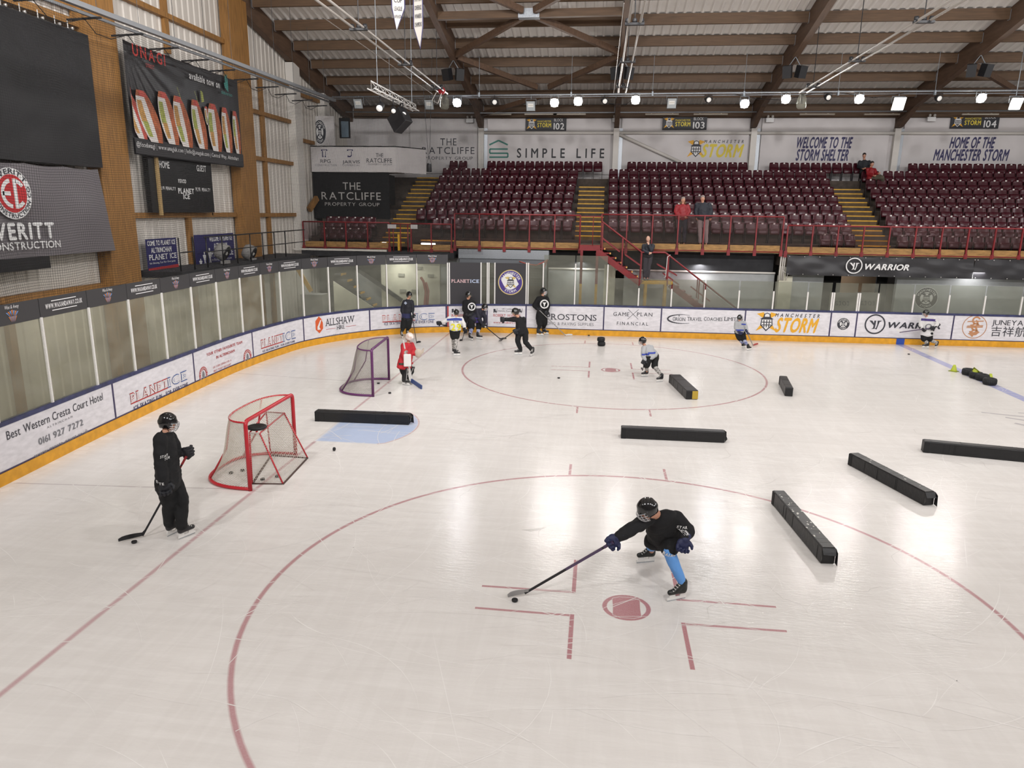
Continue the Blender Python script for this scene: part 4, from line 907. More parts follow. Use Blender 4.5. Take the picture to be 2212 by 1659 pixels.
# walls under the stand
def wallbox(a, b, m, label, name): q = MB(); q.box(a, b); return q.build(name, m, label=label, cat='wall', kind='structure')
wallbox((.55, 21.62, -.02), (6.4, 21.8, 2.40), BLOCK, 'grey block wall under the stand behind the staircase', 'wall_front')
wallbox((.55, 21.55, 2.45), (6.3, 21.8, 3.18), DARKW, 'black boarding band under the stand railing', 'wall_front')
q = MB(); q.box((-2.5, 21.53, 2.40), (6.4, 21.6, 2.46)); q.build('trim_1', STEELW, kind='structure', label='white strip along the top of the grey block wall', cat='trim')
wallbox((-2.5, 21.62, -.02), (-.2, 21.8, 2.42), BLOCK, 'pale grey wall behind the tall far glass', 'wall_front')
wallbox((-2.5, 21.55, 2.45), (.54, 21.8, 3.18), DARKW, 'black boarding under the walkway beside the shutter box', 'wall_front')
q = MB(); q.box((-.25, 21.5, -.02), (.2, 21.75, 2.62)); q.build('wall_pier', BLOCKW, label='pale square pier under the upper stair flight', cat='pier')
q = MB(); q.box((6.46, 21.1, -.02), (6.96, 21.39, 2.35)); q.box((6.46, 21.1, 2.35), (6.7, 21.3, 2.72)); q.build('wall_pier', BLOCKW, label='cream stone pier with a bundle of pipes left of the WARRIOR banner', cat='pier')
q = MB()
for x in (6.45, 6.53, 6.6): q.tube([(x, 21.08, 2.2), (x, 21.06, 3.1)], .03, 6)
q.tube([(6.5, 21.07, 2.6), (6.75, 21.05, 2.45), (6.7, 21.05, 2.2)], .02, 6); q.build('pipe_bundle', STEELW, label='white pipes on the cream pier left of the WARRIOR banner', cat='pipes')
wallbox((6.97, 21.4, -.02), (8.2, 21.6, 2.72), BLOCK, 'grey wall left of the dark doorway under the WARRIOR banner', 'wall_front')
wallbox((10.9, 21.4, -.02), (18.6, 21.6, 2.72), BLOCK, 'grey wall with round crest under the WARRIOR banner', 'wall_front')
wallbox((8.1, 23.6, -.02), (11, 23.7, 3.2), M('passage_tan', '8a735a', .8), 'tan wall at the back of the passage under the stand', 'wall_front')
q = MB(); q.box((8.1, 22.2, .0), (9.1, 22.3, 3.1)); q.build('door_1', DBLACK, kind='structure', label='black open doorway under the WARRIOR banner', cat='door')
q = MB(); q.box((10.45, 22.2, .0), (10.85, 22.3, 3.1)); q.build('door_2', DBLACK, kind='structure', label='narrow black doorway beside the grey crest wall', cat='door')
a = MB(); cm = ymap(21.4); crest_t = thing('wall_crest', 'dark round club crest painted on the grey wall under the banner', 'crest', (12.0, 21.4, 1.3))
crest(crest_t, (12.05, 1.62), .42, cm, INK, INK)
for x, y, l in ((8.5, 21.0, 'left'), (9.55, 21.3, 'right')):
    q = MB(); q.box((x, y+.4, .95), (x+.95, y+.42, 1.75)); q.box((x+.05, y+.4, -.02), (x+.1, y+.42, .95)); q.box((x+.85, y+.4, -.02), (x+.9, y+.42, .95)); m_ = thing('bench_sign', 'grey board with the reversed word total, %s of the two in the doorway' % l, 'sign', (x, y+.4, .9))
    q.build('board', M('sign_grey', '77736d', .6), m_); q = MB(); T(q, 'total', (x+.2, 1.25, x+.8, 1.5), lambda u, v, d=0., X=x, Y=y: V((2*X+.98-u, Y+.4-d, v)), shear=.2); q.build('lettering', INK, m_)
# dark banner with the warrior name, in cloth folds
def drape(x0, x1, z0, z1, y, seed, pin=8, nx=60, nz=14, amp=.035):
    rr = random.Random(seed); q = MB(); q.smooth = True; vs = []; ph = [rr.uniform(0, 6) for _ in range(4)]
    for j in range(nz+1):
        for i in range(nx+1):
            u = i/nx; t = j/nz; s = 0.0
            for k, (fx, fz) in enumerate(((5, 3), (9, -4), (13, 6), (3, 8))): s += math.sin(fx*u*3.1+fz*t*1.6+ph[k])/(k+1.5)
            sagz = -.02*math.sin(math.pi*((u*pin) % 1))*t**2
            vs.append((x0+(x1-x0)*u, y+amp*s*(1-.5*abs(2*t-1)), z0+(z1-z0)*t+sagz))
    q.add(vs, [[j*(nx+1)+i, j*(nx+1)+i+1, (j+1)*(nx+1)+i+1, (j+1)*(nx+1)+i] for j in range(nz) for i in range(nx)]); return q
CLOTH = M('banner_black', '2b2a2d', .42); EYE = M('eyelet', 'c9c6c2', .35, .5)
for x0, x1, l, nm_ in ((6.62, 13.3, 'long black banner with the round logo and WARRIOR name under the railing', 1), (13.32, 19, 'black creased banner under the railing at the picture edge', 2)):
    t = thing('stand_banner', l, 'banner', (x0, 20.84, 2.4)); drape(x0, x1, 2.43, 3.17, 20.82, nm_).build('cloth', CLOTH, t)
    e = MB()
    for k in range(int((x1-x0)/.55)+1):
        for z in (2.47, 3.13): e.lathe([(.018, 0), (.018, .012)], (x0+.06+k*.55, 20.76, z), 8, (0, -1, 0))
    e.build('eyelet', EYE, t)
    if nm_ == 1:
        c = yinv(20.75)(1845, 574); warrior_mark(t, c, .30, ymap(20.75), WHITE); q = MB()
        T(q, 'WARRIOR', prect((1864, 582), (1963, 584), (1865, 570), yinv(20.75)), ymap(20.75), w=.04, shear=.25, track=.05); q.build('lettering', WHITE, t)
# galvanised shutter box and the machine door behind the two gates
t = thing('shutter_box', 'galvanised roller shutter box under the walkway above the gates', 'shutter', (-4.3, 21.2, 2.5))
q = MB(); q.box((-6.1, 20.95, 2.78), (-2.45, 21.6, 3.16)); q.build('housing', GALV, t, bevel=.02); q = MB(); q.box((-6.05, 21.0, 2.62), (-2.55, 21.5, 2.78)); q.build('lower_rail', M('galv_dark', '6d7074', .5, .4), t)
for x in (-5.95, -2.6): q = MB(); q.box((x-.06, 21.1, -.02), (x+.06, 21.3, 2.7)); q.build('guide_rail', GALV, t)
q = MB()
for k in range(9): q.box((-5.9, 21.2, 2.62-.1*k-.09), (-2.65, 21.24, 2.62-.1*k))
q.build('shutter_curtain', M('shutter_grey', '5d5b57', .5, .3), t)
q = MB(); q.box((-5.9, 22.6, -.02), (-2.6, 22.7, 2.8)); q.build('wall_front', M('passage_brown', '6f5a45', .8), kind='structure', label='brown wall inside the machine passage behind the gates', cat='wall')
q = MB(); q.tube([(-3.6, 20.97, 2.70), (-3.55, 20.35, 2.75), (-3.3, 20.3, 2.68), (-2.9, 20.3, 2.62), (-2.5, 20.3, 2.8), (-2.45, 20.3, 2.86), (-2.6, 20.3, 2.5), (-2.62, 20.3, 1.9), (-2.5, 20.3, 1.6)], .022, 8); q.build('hose', M('hose_red', 'a8483a', .5), label='red hose looped beside the round crest gate', cat='hose')
# left corner under the stand, seen through the end glass
wallbox((-9.5, 21.6, -.02), (-7.0, 21.7, 2.75), BLOCKW, 'cream block wall with vents seen through the corner glass', 'wall_corner')
wallbox((-7.0, 21.75, -.02), (-6.05, 21.85, 2.75), BLOCK, 'grey block wall left of the machine passage', 'wall_corner')
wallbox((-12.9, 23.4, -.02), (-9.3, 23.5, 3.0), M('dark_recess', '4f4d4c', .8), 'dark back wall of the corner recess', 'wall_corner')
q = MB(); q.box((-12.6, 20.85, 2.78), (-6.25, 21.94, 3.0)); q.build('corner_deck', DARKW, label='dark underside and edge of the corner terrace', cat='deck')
q = MB(); q.box((-12.9, 20.8, 3.0), (-9.0, 20.86, 3.07)); q.build('trim_2', STEELW, kind='structure', label='white edge strip along the corner terrace', cat='trim')
for k, (x, z) in enumerate(((-8.75, 1.95), (-8.0, 2.25), (-7.5, 1.95), (-8.7, 1.3), (-8.2, 1.3))):
    q = MB(); q.box((x, 21.55, z), (x+.26, 21.6, z+.12)); q.build('wall_vent', M('vent_grey', '8f8d80', .7), label='small grey vent on the cream corner wall, %s counted from the upper left' % ordinal(k), cat='vent', group='vents on the cream wall')
q = MB()
for k in range(8): q.box((-11.3+k*.26, 21.02, 2.0-k*.25), (-11.0+k*.26, 21.56, 2.05-k*.25)); q.box((-11.04+k*.26, 21.02, 1.98-k*.25), (-10.99+k*.26, 21.56, 2.056-k*.25), 1)
q.build('corner_stairs', [DARKW, YELLOW], label='dark steps with yellow edges seen through the corner glass', cat='stairs')
q = MB(); q.add([(-11.35, 20.95, -.02), (-9.1, 20.95, -.02), (-9.1, 20.95, .35), (-11.35, 20.95, 1.75), (-11.35, 21.0, -.02), (-9.1, 21.0, -.02), (-9.1, 21.0, .35), (-11.35, 21.0, 1.75)], [[0, 1, 2, 3], [7, 6, 5, 4], [3, 2, 6, 7], [0, 4, 5, 1], [1, 5, 6, 2], [0, 3, 7, 4]]); q.build('stair_side_wall', BLOCKW, label='cream sloping wall beside the corner steps', cat='wall')
q = MB(); q.add([(-9.9, 22.45, 0), (-8.3, 22.45, 0), (-8.3, 22.45, .4), (-10.9, 22.45, 2.3), (-10.9, 22.45, 1.2), (-9.9, 22.5, 0)], [[0, 1, 2, 3, 4]]); q.build('stair_cheek', BLOCK, label='grey slanting wall behind the corner steps', cat='wall')
q = MB(); q.beam((-11.0, 21.5, 2.55), (-8.6, 21.5, .95), .06, .16); q.build('stair_rail', DARKW, label='dark slanting rail over the corner steps', cat='rail')
q = MB(); q.box((-12.3, 19.8, 0), (-11.4, 20.5, 1.3)); q.build('storage_cabinet', M('cabinet_grey', '8d8b88', .6), label='grey cabinet seen through the corner glass left of the steps', cat='cabinet')
q = MB(); q.beam((-12.15, 19.2, 2.45), (-11.6, 19.2, 1.5), .16, .05, (0, 1, 0)); q.build('wet_floor_sign', YELLOW, label='yellow leaning warning board behind the corner glass', cat='sign')
q = MB(); q.tube([(-7.35, 20.35, -.02), (-7.35, 20.35, 1.0), (-7.3, 20.35, 1.5), (-7.4, 20.35, 1.9), (-7.5, 20.35, 2.05)], .05, 8); q.tube([(-7.25, 20.36, -.02), (-7.25, 20.36, 1.0), (-7.2, 20.36, 1.5), (-7.3, 20.36, 1.85)], .05, 8); q.build('slide_tube', M('pink_foam', 'b5645c', .6), label='curved red foam tubes behind the glass beside the leaning player', cat='tube')

# commentary box in the far corner
t = thing('commentary_box', 'white commentary box with sponsor names high in the far corner', 'box', (-11, 23.3, 6.2))
YB = 23.2; iv = yinv(YB); mp_ = ymap(YB)
xl = ony(672, 345, YB).x; xr = ony(855, 345, YB).x; zt = ony(672, 317, YB).z; zb = ony(672, 371, YB).z
q = MB(); q.box((xl, YB, zb), (xr, YB+.08, zt)); x2 = xr+1.0; y2 = YB+1.3
q.add([(xr, YB, zb), (x2, y2, zb), (x2, y2, zt), (xr, YB, zt), (xr, YB+.1, zb), (x2-.1, y2, zb), (x2-.1, y2, zt), (xr, YB+.1, zt)], [[0, 1, 2, 3], [7, 6, 5, 4], [3, 2, 6, 7], [0, 4, 5, 1]])
q.box((xl, YB+.08, zb), (xr, YB+1.4, zb+.06)); q.build('front_panel', WALLW, t)
q = MB(); q.box((xl, YB-.02, zt), (xr, YB+.1, zt+.04)); q.add([(xr, YB-.02, zt), (x2, y2-.02, zt), (x2, y2-.02, zt+.04), (xr, YB-.02, zt+.04)], [[0, 1, 2, 3]]); q.build('top_edge', DBLACK, t)
q = MB(); 
for txt, bl, br, tl_, o in (('RPG', (692.5, 351.5), (714.5, 352), (693, 344), {}), ('JARVIS', (740, 352.5), (777.5, 353.5), (740, 346), {}), ('THE', (812, 339.5), (828, 340), (812, 331), {}), ('RATCLIFFE', (792, 350.5), (847, 352), (792, 341.5), {})):
    T(q, txt, prect(bl, br, tl_, iv), mp_, d=.01, **o)
q.build('lettering', INK, t); q = MB()
for txt, bl, br, tl_ in (('CONSTRUCTION', (681, 358.5), (728, 359), (681, 354.5)), ('COMMERCIAL', (740, 358.5), (778, 359), (740, 355)), ('PROPERTY GROUP', (795, 356.5), (847, 357.5), (795, 353))): T(q, txt, prect(bl, br, tl_, iv), mp_, d=.01, track=.2)
q.build('small_lettering', GREYINK, t); q = MB()
for cx_, pts in ((701, [(-8, 0), (7, 0), (7, 3), (3, 3), (3, 17), (0, 17), (0, 5), (-3, 8), (-3, 17), (-6, 17), (-6, 3), (-8, 3)]), (756, [(-7, 0), (7, 0), (7, 3), (4, 3), (4, 14), (0, 17), (-6, 17), (-6, 13), (-1, 13), (0, 3), (-7, 3)])):
    o_ = iv(cx_, 323); s_ = .0185; q.tpoly(mp_, [(o_[0]+x*s_, o_[1]-y*s_) for x, y in pts], .012, 0); q.tpoly(mp_, [(o_[0]+x*s_*.62, o_[1]-(y*.74+1.6)*s_) for x, y in pts], .014, 1)
q.build('letter_logo', [NAVYINK, WALLW], t)
q = MB(); zl = ony(672, 471, YB).z; q.box((xl, YB+.1, zl), (xr-.35, YB+.18, zb)); q.box((xr-.43, YB+.18, zl+.6), (xr-.35, YB+1.0, zb-.1)); q.build('lower_panel', DBLACK, t)
q = MB(); iv2 = yinv(YB+.1); 
for txt, bl, br, tl_ in (('THE', (741, 410), (779, 410), (741, 394)), ('RATCLIFFE', (695, 430), (823, 433), (695, 414)), ('PROPERTY GROUP', (702, 443.5), (820, 446), (702, 436.5))): T(q, txt, prect(bl, br, tl_, iv2), ymap(YB+.1), d=.01, track=.16)
q.build('sign_lettering', M('sign_silver', 'b9b6b2', .5), t)
q = MB(); zt2 = ony(672, 243, YB+.9).z; yb = YB+.9; xa = ony(667, 280, yb).x; xb = ony(722, 280, yb).x
q.box((xa, yb, zt), (xb, yb+.08, zt2-.15)); q.build('upper_wall', WALLW, t); cc = yinv(yb)(691, 285)
crest(t, cc, .52, lambda u, v, d=0., c=cc: V((c[0]+(u-c[0])*.55, yb-d, c[1]+(v-c[1])*1.0)), INK, INK)
q = MB(); p0 = ony(735, 275, 24.6); q.box((p0.x-.05, 24.6, p0.z-.45), (p0.x+.42, 24.7, p0.z+.4)); q.build('window', DBLACK, t); q = MB(); q.box((p0.x+.05, 24.585, p0.z-.42), (p0.x+.38, 24.6, p0.z+.25)); q.build('pane', M('dark_glass', '6c7c88', .15), t)
q = MB(); q.beam((-12.85, 22.5, 4.6), (-12.72, 23.1, 5.1), .15, .22); q.build('box_bracket', TIMBER, label='slanting timber bracket beside the dark RATCLIFFE panel', cat='bracket')

# sponsor panels on the far wall
def wallsign(x0, x1, label):
    t = thing('wall_sign', label, 'sign', ((x0+x1)/2, YF, 6.8), 'printed panels on the far wall'); q = MB(); q.box((x0, YF+.02, 6.4), (x1, YF+.11, 8.93)); q.build('panel', WALLW, t); return t
YW = YF+.02; iw = yinv(YW); mw = ymap(YW)
t = wallsign(-9.8, -6.5, 'white wall panel with THE RATCLIFFE PROPERTY GROUP in thin letters'); q = MB()
for txt, bl, br, tl_ in (('THE', (951, 314), (986, 314), (951, 299)), ('RATCLIFFE', (912, 332.5), (1025, 332.5), (912, 318)), ('PROPERTY GROUP', (918, 345), (1021, 345), (918, 338.5))): T(q, txt, prect(bl, br, tl_, iw), mw, track=.18)
q.build('lettering', INK, t)
t = wallsign(-6.0, -.15, 'white wall panel with green house outline and SIMPLE LIFE'); q = MB(); T(q, 'SIMPLE LIFE', prect((1116.5, 341), (1305, 340.5), (1116.5, 321.5), iw), mw, w=.018, track=.42); q.build('lettering', M('soft_black', '26262b', .6), t)
q = MB(); P = [iw(*p) for p in ((1057, 313), (1077, 303.5), (1097, 313))]; q.tline(mw, P[0], P[1], .075, .005); q.tline(mw, P[1], P[2], .075, .006)
P = [iw(*p) for p in ((1097, 322), (1058, 322), (1058, 331), (1097, 331), (1097, 339.5), (1057, 339.5))]
for a_, b_ in zip(P, P[1:]): q.tline(mw, a_, b_, .07, .005)
q.build('house_logo', M('sign_green', '3d7d72', .6), t)
t = wallsign(.35, 6.15, 'white wall panel with the yellow slanting STORM name'); q = MB(); T(q, 'STORM', prect((1513, 338.5), (1600, 339.5), (1513, 312), iw), mw, w=.04, shear=.22, track=.06); q.build('lettering', M('storm_yellow', 'd9c33a', .55), t)
q = MB(); T(q, 'MANCHESTER', prect((1521, 309), (1606, 309), (1522, 302.5), iw), mw, w=.018, shear=.2, track=.55); q.build('club_lettering', INK, t); q = MB(); helmet_emblem(q, mw, iw(1503.5, 321), .40, .006, 0, 1, 2); q.build('emblem', [INK, WHITE, GOLD], t)
t = wallsign(6.7, 12.3, 'white wall panel reading WELCOME TO THE STORM SHELTER'); q = MB()
for txt, bl, br, tl_ in (('WELCOME TO THE', (1718, 319.5), (1838, 319.5), (1718, 297)), ('STORM SHELTER', (1718, 346.5), (1831, 346.5), (1718, 323.5))): T(q, txt, prect(bl, br, tl_, iw), mw, w=.04, shear=.12, track=.06)
q.build('lettering', NAVYINK, t)
t = wallsign(12.9, 18.6, 'white wall panel reading HOME OF THE MANCHESTER STORM'); q = MB()
for txt, bl, br, tl_ in (('HOME OF THE', (2050, 319.5), (2146, 319.5), (2050, 297)), ('MANCHESTER STORM', (2015, 346.5), (2175, 346.5), (2015, 323.5))): T(q, txt, prect(bl, br, tl_, iw), mw, w=.04, shear=.12, track=.06)
q.build('lettering', NAVYINK, t)
for x0, x1, y0, y1, num in ((1135.5, 1223, 258, 282.5, '102'), (1432, 1526, 252.5, 280.5, '103'), (2055, 2156, 252.5, 278, '104')):
    Y = YF-.2 if num == '103' else YF-.05; v = yinv(Y); a_ = v(x0, y0); b_ = v(x1, y1); t = thing('block_sign', 'black hanging sign for block '+num, 'sign', ((a_[0]+b_[0])/2, Y, b_[1]), 'hanging block signs')
    zt_ = b_[1]+(.56 if num == '103' else .64); wd = b_[0]-a_[0]; q = MB(); q.box((a_[0], Y, b_[1]), (b_[0], Y+.03, zt_)); q.build('board', M('sign_black', '1b1b22', .5), t); mm = ymap(Y)
    X = lambda f: a_[0]+wd*f
    q = MB(); T(q, num, (X(.69), b_[1]+.06, X(.95), b_[1]+.34), mm, w=.018); T(q, 'BLOCK', (X(.70), b_[1]+.42, X(.92), b_[1]+.54), mm); q.build('number_lettering', WHITE, t)
    q = MB(); T(q, 'STORM', (X(.29), b_[1]+.16, X(.63), b_[1]+.34), mm, w=.04); T(q, 'MANCHESTER', (X(.29), b_[1]+.38, X(.63), b_[1]+.46), mm, w=.018); q.build('lettering', M('storm_yellow'), t)
    q = MB(); helmet_emblem(q, mm, (X(.15), b_[1]+.3), .24, .005, 1, 0, 2); q.build('emblem', [M('sign_black'), WHITE, GOLD], t)

# ================================================================== LIGHTING BARS, LAMPS AND RIGGING
LAMPM = M('lamp_face', 'fff6e8', .4, emit=LAMP_E); LAMPC = M('lamp_face_cool', 'f6f7ff', .4, emit=LAMP_E); FIX = M('fixture_grey', '8f969c', .45, .3); FIXB = M('fixture_black', '1c1c1f', .5)
def flood(x, y, z, label, lit=True, cool=False, sc=1.0):
    t = thing('floodlight', label, 'floodlight', (x, y, z), 'floodlights on the far lighting bar')
    d = V((0, -1, -.55)).normalized(); up = V((1, 0, 0)).cross(d).normalized(); ax = V((1, 0, 0)); c = V((x, y, z))
    b = MB(); w_, h_ = .17*sc, .19*sc
    vs = [c+ax*i*w_+up*j*h_+d*.10 for i, j in ((-1, -1), (1, -1), (1, 1), (-1, 1))]+[c+ax*i*w_*.6+up*j*h_*.6-d*.10 for i, j in ((-1, -1), (1, -1), (1, 1), (-1, 1))]
    b.add(vs, [[7, 6, 5, 4], [0, 1, 5, 4], [1, 2, 6, 5], [2, 3, 7, 6], [3, 0, 4, 7]]); b.build('housing', FIX, t)
    f = MB(); (f.obox(c+d*.095, ax*w_*.92, up*h_*.92, d*.006) if (sc > 1 or not lit) else f.lathe([(.165, .09), (.165, .106)], c, 24, d)); f.build('lens', (LAMPC if cool else LAMPM) if lit else M('unlit_glass', 'aeb3b5', .25), t)
    if not lit:
        f = MB(); f.obox(c+d*.103-up*h_*.15, ax*w_*.6, up*h_*.35, d*.004); f.obox(c+d*.108-up*h_*.15, ax*w_*.5, up*h_*.06, d*.004, 1); f.build('reflector', [M('reflector_white', 'e9e8e4', .3), M('lamp_tube', 'c9c4b4', .3)], t)
    k = MB(); k.tube([c+ax*(-w_-.02), c+ax*(-w_-.02)+V((0, 0, .22)), c+ax*(w_+.02)+V((0, 0, .22)), c+ax*(w_+.02)], .012, 6); k.tube([c+V((0, 0, .2)), c+V((0, 0, 9.05-z if y > 21.5 else ZB(y)+.4-z))], .014, 6); k.build('yoke', FIX, t)
    if lit: l = area_light('flood_beam', c+d*.12, c+d*3+V((0, -3, -3)), FAR_P, .34*sc, (1, .97, .93) if not cool else (.95, .97, 1), spread=165); adopt(l, t)
    return t
YL = 21.8
nm2 = ['first lit one from the end wall', 'lit one over block 102, nearer the end wall', 'lit one over block 102, nearer the middle pipes', 'lit one right of the middle pipes', 'lit one left of the rafter over the STORM SHELTER panel', 'lit one next to the glass bowl lamp', 'lit one over the STORM SHELTER panel', 'last lit one over block 104']
for k, (px, py) in enumerate(FAR_LAMPS): p = ony(px, py, YL); flood(p.x, YL, p.z, 'round glaring floodlight, '+nm2[k], True, k in (0, 4), .8)
p = ony(1940, 222, YL); flood(p.x, YL, p.z, 'large square lit floodlight over the MANCHESTER STORM panel edge', True, False, 1.25)
p = ony(2193, 222, 21.05); flood(p.x, 21.05, p.z, 'square pink tinted lit floodlight at the right picture edge', True, False, 1.1)
for (px, py, l) in ((775, 222, 'beside the end wall post'), (928, 224, 'behind the hanging speaker truss'), (1147, 227, 'over the block 102 sign'), (1451, 221, 'over the block 103 sign')): p = ony(px, py, YL); flood(p.x, YL, p.z, 'unlit square floodlight '+l, False, sc=1.05)
for k, (px, py, l) in enumerate(((1068, 220, 'over the SIMPLE LIFE logo'), (1306, 218, 'left of the middle pipes'), (1530, 215, 'over the yellow STORM panel'), (1788, 210, 'over the STORM SHELTER panel'), (2027, 212, 'left of the block 104 sign'))):
    p = ony(px, py, YL); t = thing('stage_lamp', 'small round black stage lamp with a white face, '+l, 'stage lamp', (p.x, YL, p.z), 'black stage lamps'); d = V((0.25, -1, -.35)).normalized()
    b = MB(); b.lathe([(.05, -.12), (.115, -.06), (.125, .06), (.11, .07)], p, 16, d); b.build('can', FIXB, t); f = MB(); f.lathe([(.088, .06), (.088, .078)], p, 16, d); f.build('face', M('stage_face', 'e6e2dc', .4, emit=.35), t)
    q = MB(); q.tube([p+V((-.14, 0, 0)), p+V((-.14, 0, .15)), p+V((.14, 0, .15)), p+V((.14, 0, 0))], .012, 6); q.tube([p+V((0, 0, .15)), p+V((0, 0, 9.05-p.z))], .012, 6); q.build('yoke', FIXB, t)
t = thing('lighting_bar', 'long galvanised lighting bar across the hall in front of the stand', 'pipe', (3, 21.85, 9.05))
q = MB(); q.tube([(-11.4, 21.85, 9.02), (-2, 21.85, 9.07), (8, 21.85, 9.13), (19, 21.85, 9.15)], .038, 8); q.tube([(-11.4, 21.95, 8.96), (-2, 21.95, 9.01), (8, 21.95, 9.06), (19, 21.95, 9.06)], .018, 6); q.build('pipe', GALV, t)
for x in (-9, -5.4, -1.8, 1.3, 4.7, 8.1, 11.5, 15): q = MB(); q.tube([(x, 21.85, 9.05), (x, 21.85, ZB(21.85)+.4)], .008, 5); q.box((x-.03, 21.79, 9.0), (x+.03, 21.91, 9.16)); q.build('hanger', FIX, t)
for w_ in ([(-.6, 21.9, 9.0), (-.35, 21.9, 8.75), (.3, 21.9, 8.7), (.7, 21.9, 9.02)], [(4.2, 21.9, 9.1), (5.2, 21.9, 8.9), (6.2, 21.9, 8.85), (7.3, 21.9, 9.1)], [(8.2, 21.9, 9.1), (9.4, 21.9, 8.92), (10.6, 21.9, 9.1)]): q = MB(); q.tube(w_, .01, 5); q.build('cable', FIXB, t)
t = thing('cable_trunking', 'long grey lighting trunking sloping past the food banner on the end wall', 'trunking', (-11.2, 10, 8.6))
q = MB(); q.beam((-11.2, 5.2, 8.62), (-11.2, 21.6, 8.86), .12, .10); q.beam((-11.42, 5.2, 8.55), (-11.42, 21.6, 8.8), .05, .06); q.build('channel', M('trunk_grey', '8d8f92', .45, .3), t)
for k in range(11): y = 6+k*1.45; q = MB(); q.beam((-11.12, y, 8.52), (-11.9, y, 8.49), .05, .035); q.tube([(-11.2, y, 8.6), (-11.2, y, ZB(y)+.3)], .006, 5); q.build('bracket', FIXB, t)
q = MB()
for k in range(10): y = 6+k*1.45; q.tube([(-11.5, y, 8.5), (-11.55, y+.4, 8.3), (-11.55, y+.9, 8.3), (-11.5, y+1.45, 8.5)], .009, 5)
q.build('cable', FIXB, t)
q = MB(); q.tube([(-12.6, 26.9, 9.1), (-6.6, 26.9, 9.04), (-6.0, 26.9, 9.04), (18.7, 26.9, 9.09)], .03, 8); q.build('sprinkler_pipe', GALV, label='thin pipe running below the eaves beam above the wall panels', cat='pipe')
for k, (px, l) in enumerate(((1070, 'above the SIMPLE LIFE logo'), (1168, 'behind the block 102 sign'), (1230, 'left of the middle post'), (1430, 'above the block 103 sign'), (1535, 'left of the post before STORM SHELTER'), (1765, 'above the STORM SHELTER words'), (1905, 'left of the post before MANCHESTER STORM'), (2117, 'above the block 104 sign'))):
    p = ony(px, 247, 27.5); q = MB(); q.box((p.x-.75, 27.45, p.z-.03), (p.x+.75, 27.55, p.z+.03)); q.box((p.x-.5, 27.5, p.z+.03), (p.x-.45, 27.9, p.z+.05)); q.box((p.x+.45, 27.5, p.z+.03), (p.x+.5, 27.9, p.z+.05)); q.build('tube_light', M('unlit_tube', 'c9bfae', .5), label='unlit tube light under the eaves beam '+l, cat='tube light', group='unlit tube lights')
for (px, py, l) in ((1015, 259, 'left of SIMPLE LIFE'), (1331, 258, 'on the middle post'), (1663, 258, 'left of STORM SHELTER'), (2012, 256, 'left of the block 104 sign')):
    p = ony(px, py, 27.8); t = thing('emergency_light', 'white emergency light box with two small heads, '+l, 'emergency light', p, 'emergency lights'); q = MB(); q.box((p.x-.17, 27.75, p.z-.12), (p.x+.17, 27.85, p.z+.06)); q.box((p.x-.03, 27.85, p.z-.05), (p.x+.03, 28.04, p.z)); q.build('box', WHITE, t)
    for s in (-1, 1): q = MB(); q.lathe([(.02, -.05), (.055, 0), (.055, .03)], p+V((s*.1, -.05, .13)), 12, (0, -1, -.3)); q.build('lamp_head', STEELW, t)
for (x, l) in ((-6.3, 'at the braced bay'), (0.1, 'behind the middle pipe track'), (6.3, 'left of the bowl lamp'), (12.6, 'near the right edge')):
    y = 21.2; t = thing('hall_speaker', 'pair of black loudspeakers under the roof rafter '+l, 'loudspeaker', (x, y, 9.5), 'rafter loudspeakers')
    for s in (-1, 1):
        c = V((x+s*.24, y, 9.72)); ax = V((.8, s*.35, 0)).normalized()*.15; ay = V((-s*.35, .8, .25)).normalized()*.14; az = ax.cross(ay).normalized()*(.21); q = MB(); q.obox(c, ax, ay, -az if az.z < 0 else az); q.build('cabinet', FIXB, t)
    q = MB(); q.tube([(x-.24, y, 9.85), (x, y, ZB(y)+.02), (x+.24, y, 9.85)], .02, 6); q.build('bracket', FIX, t)
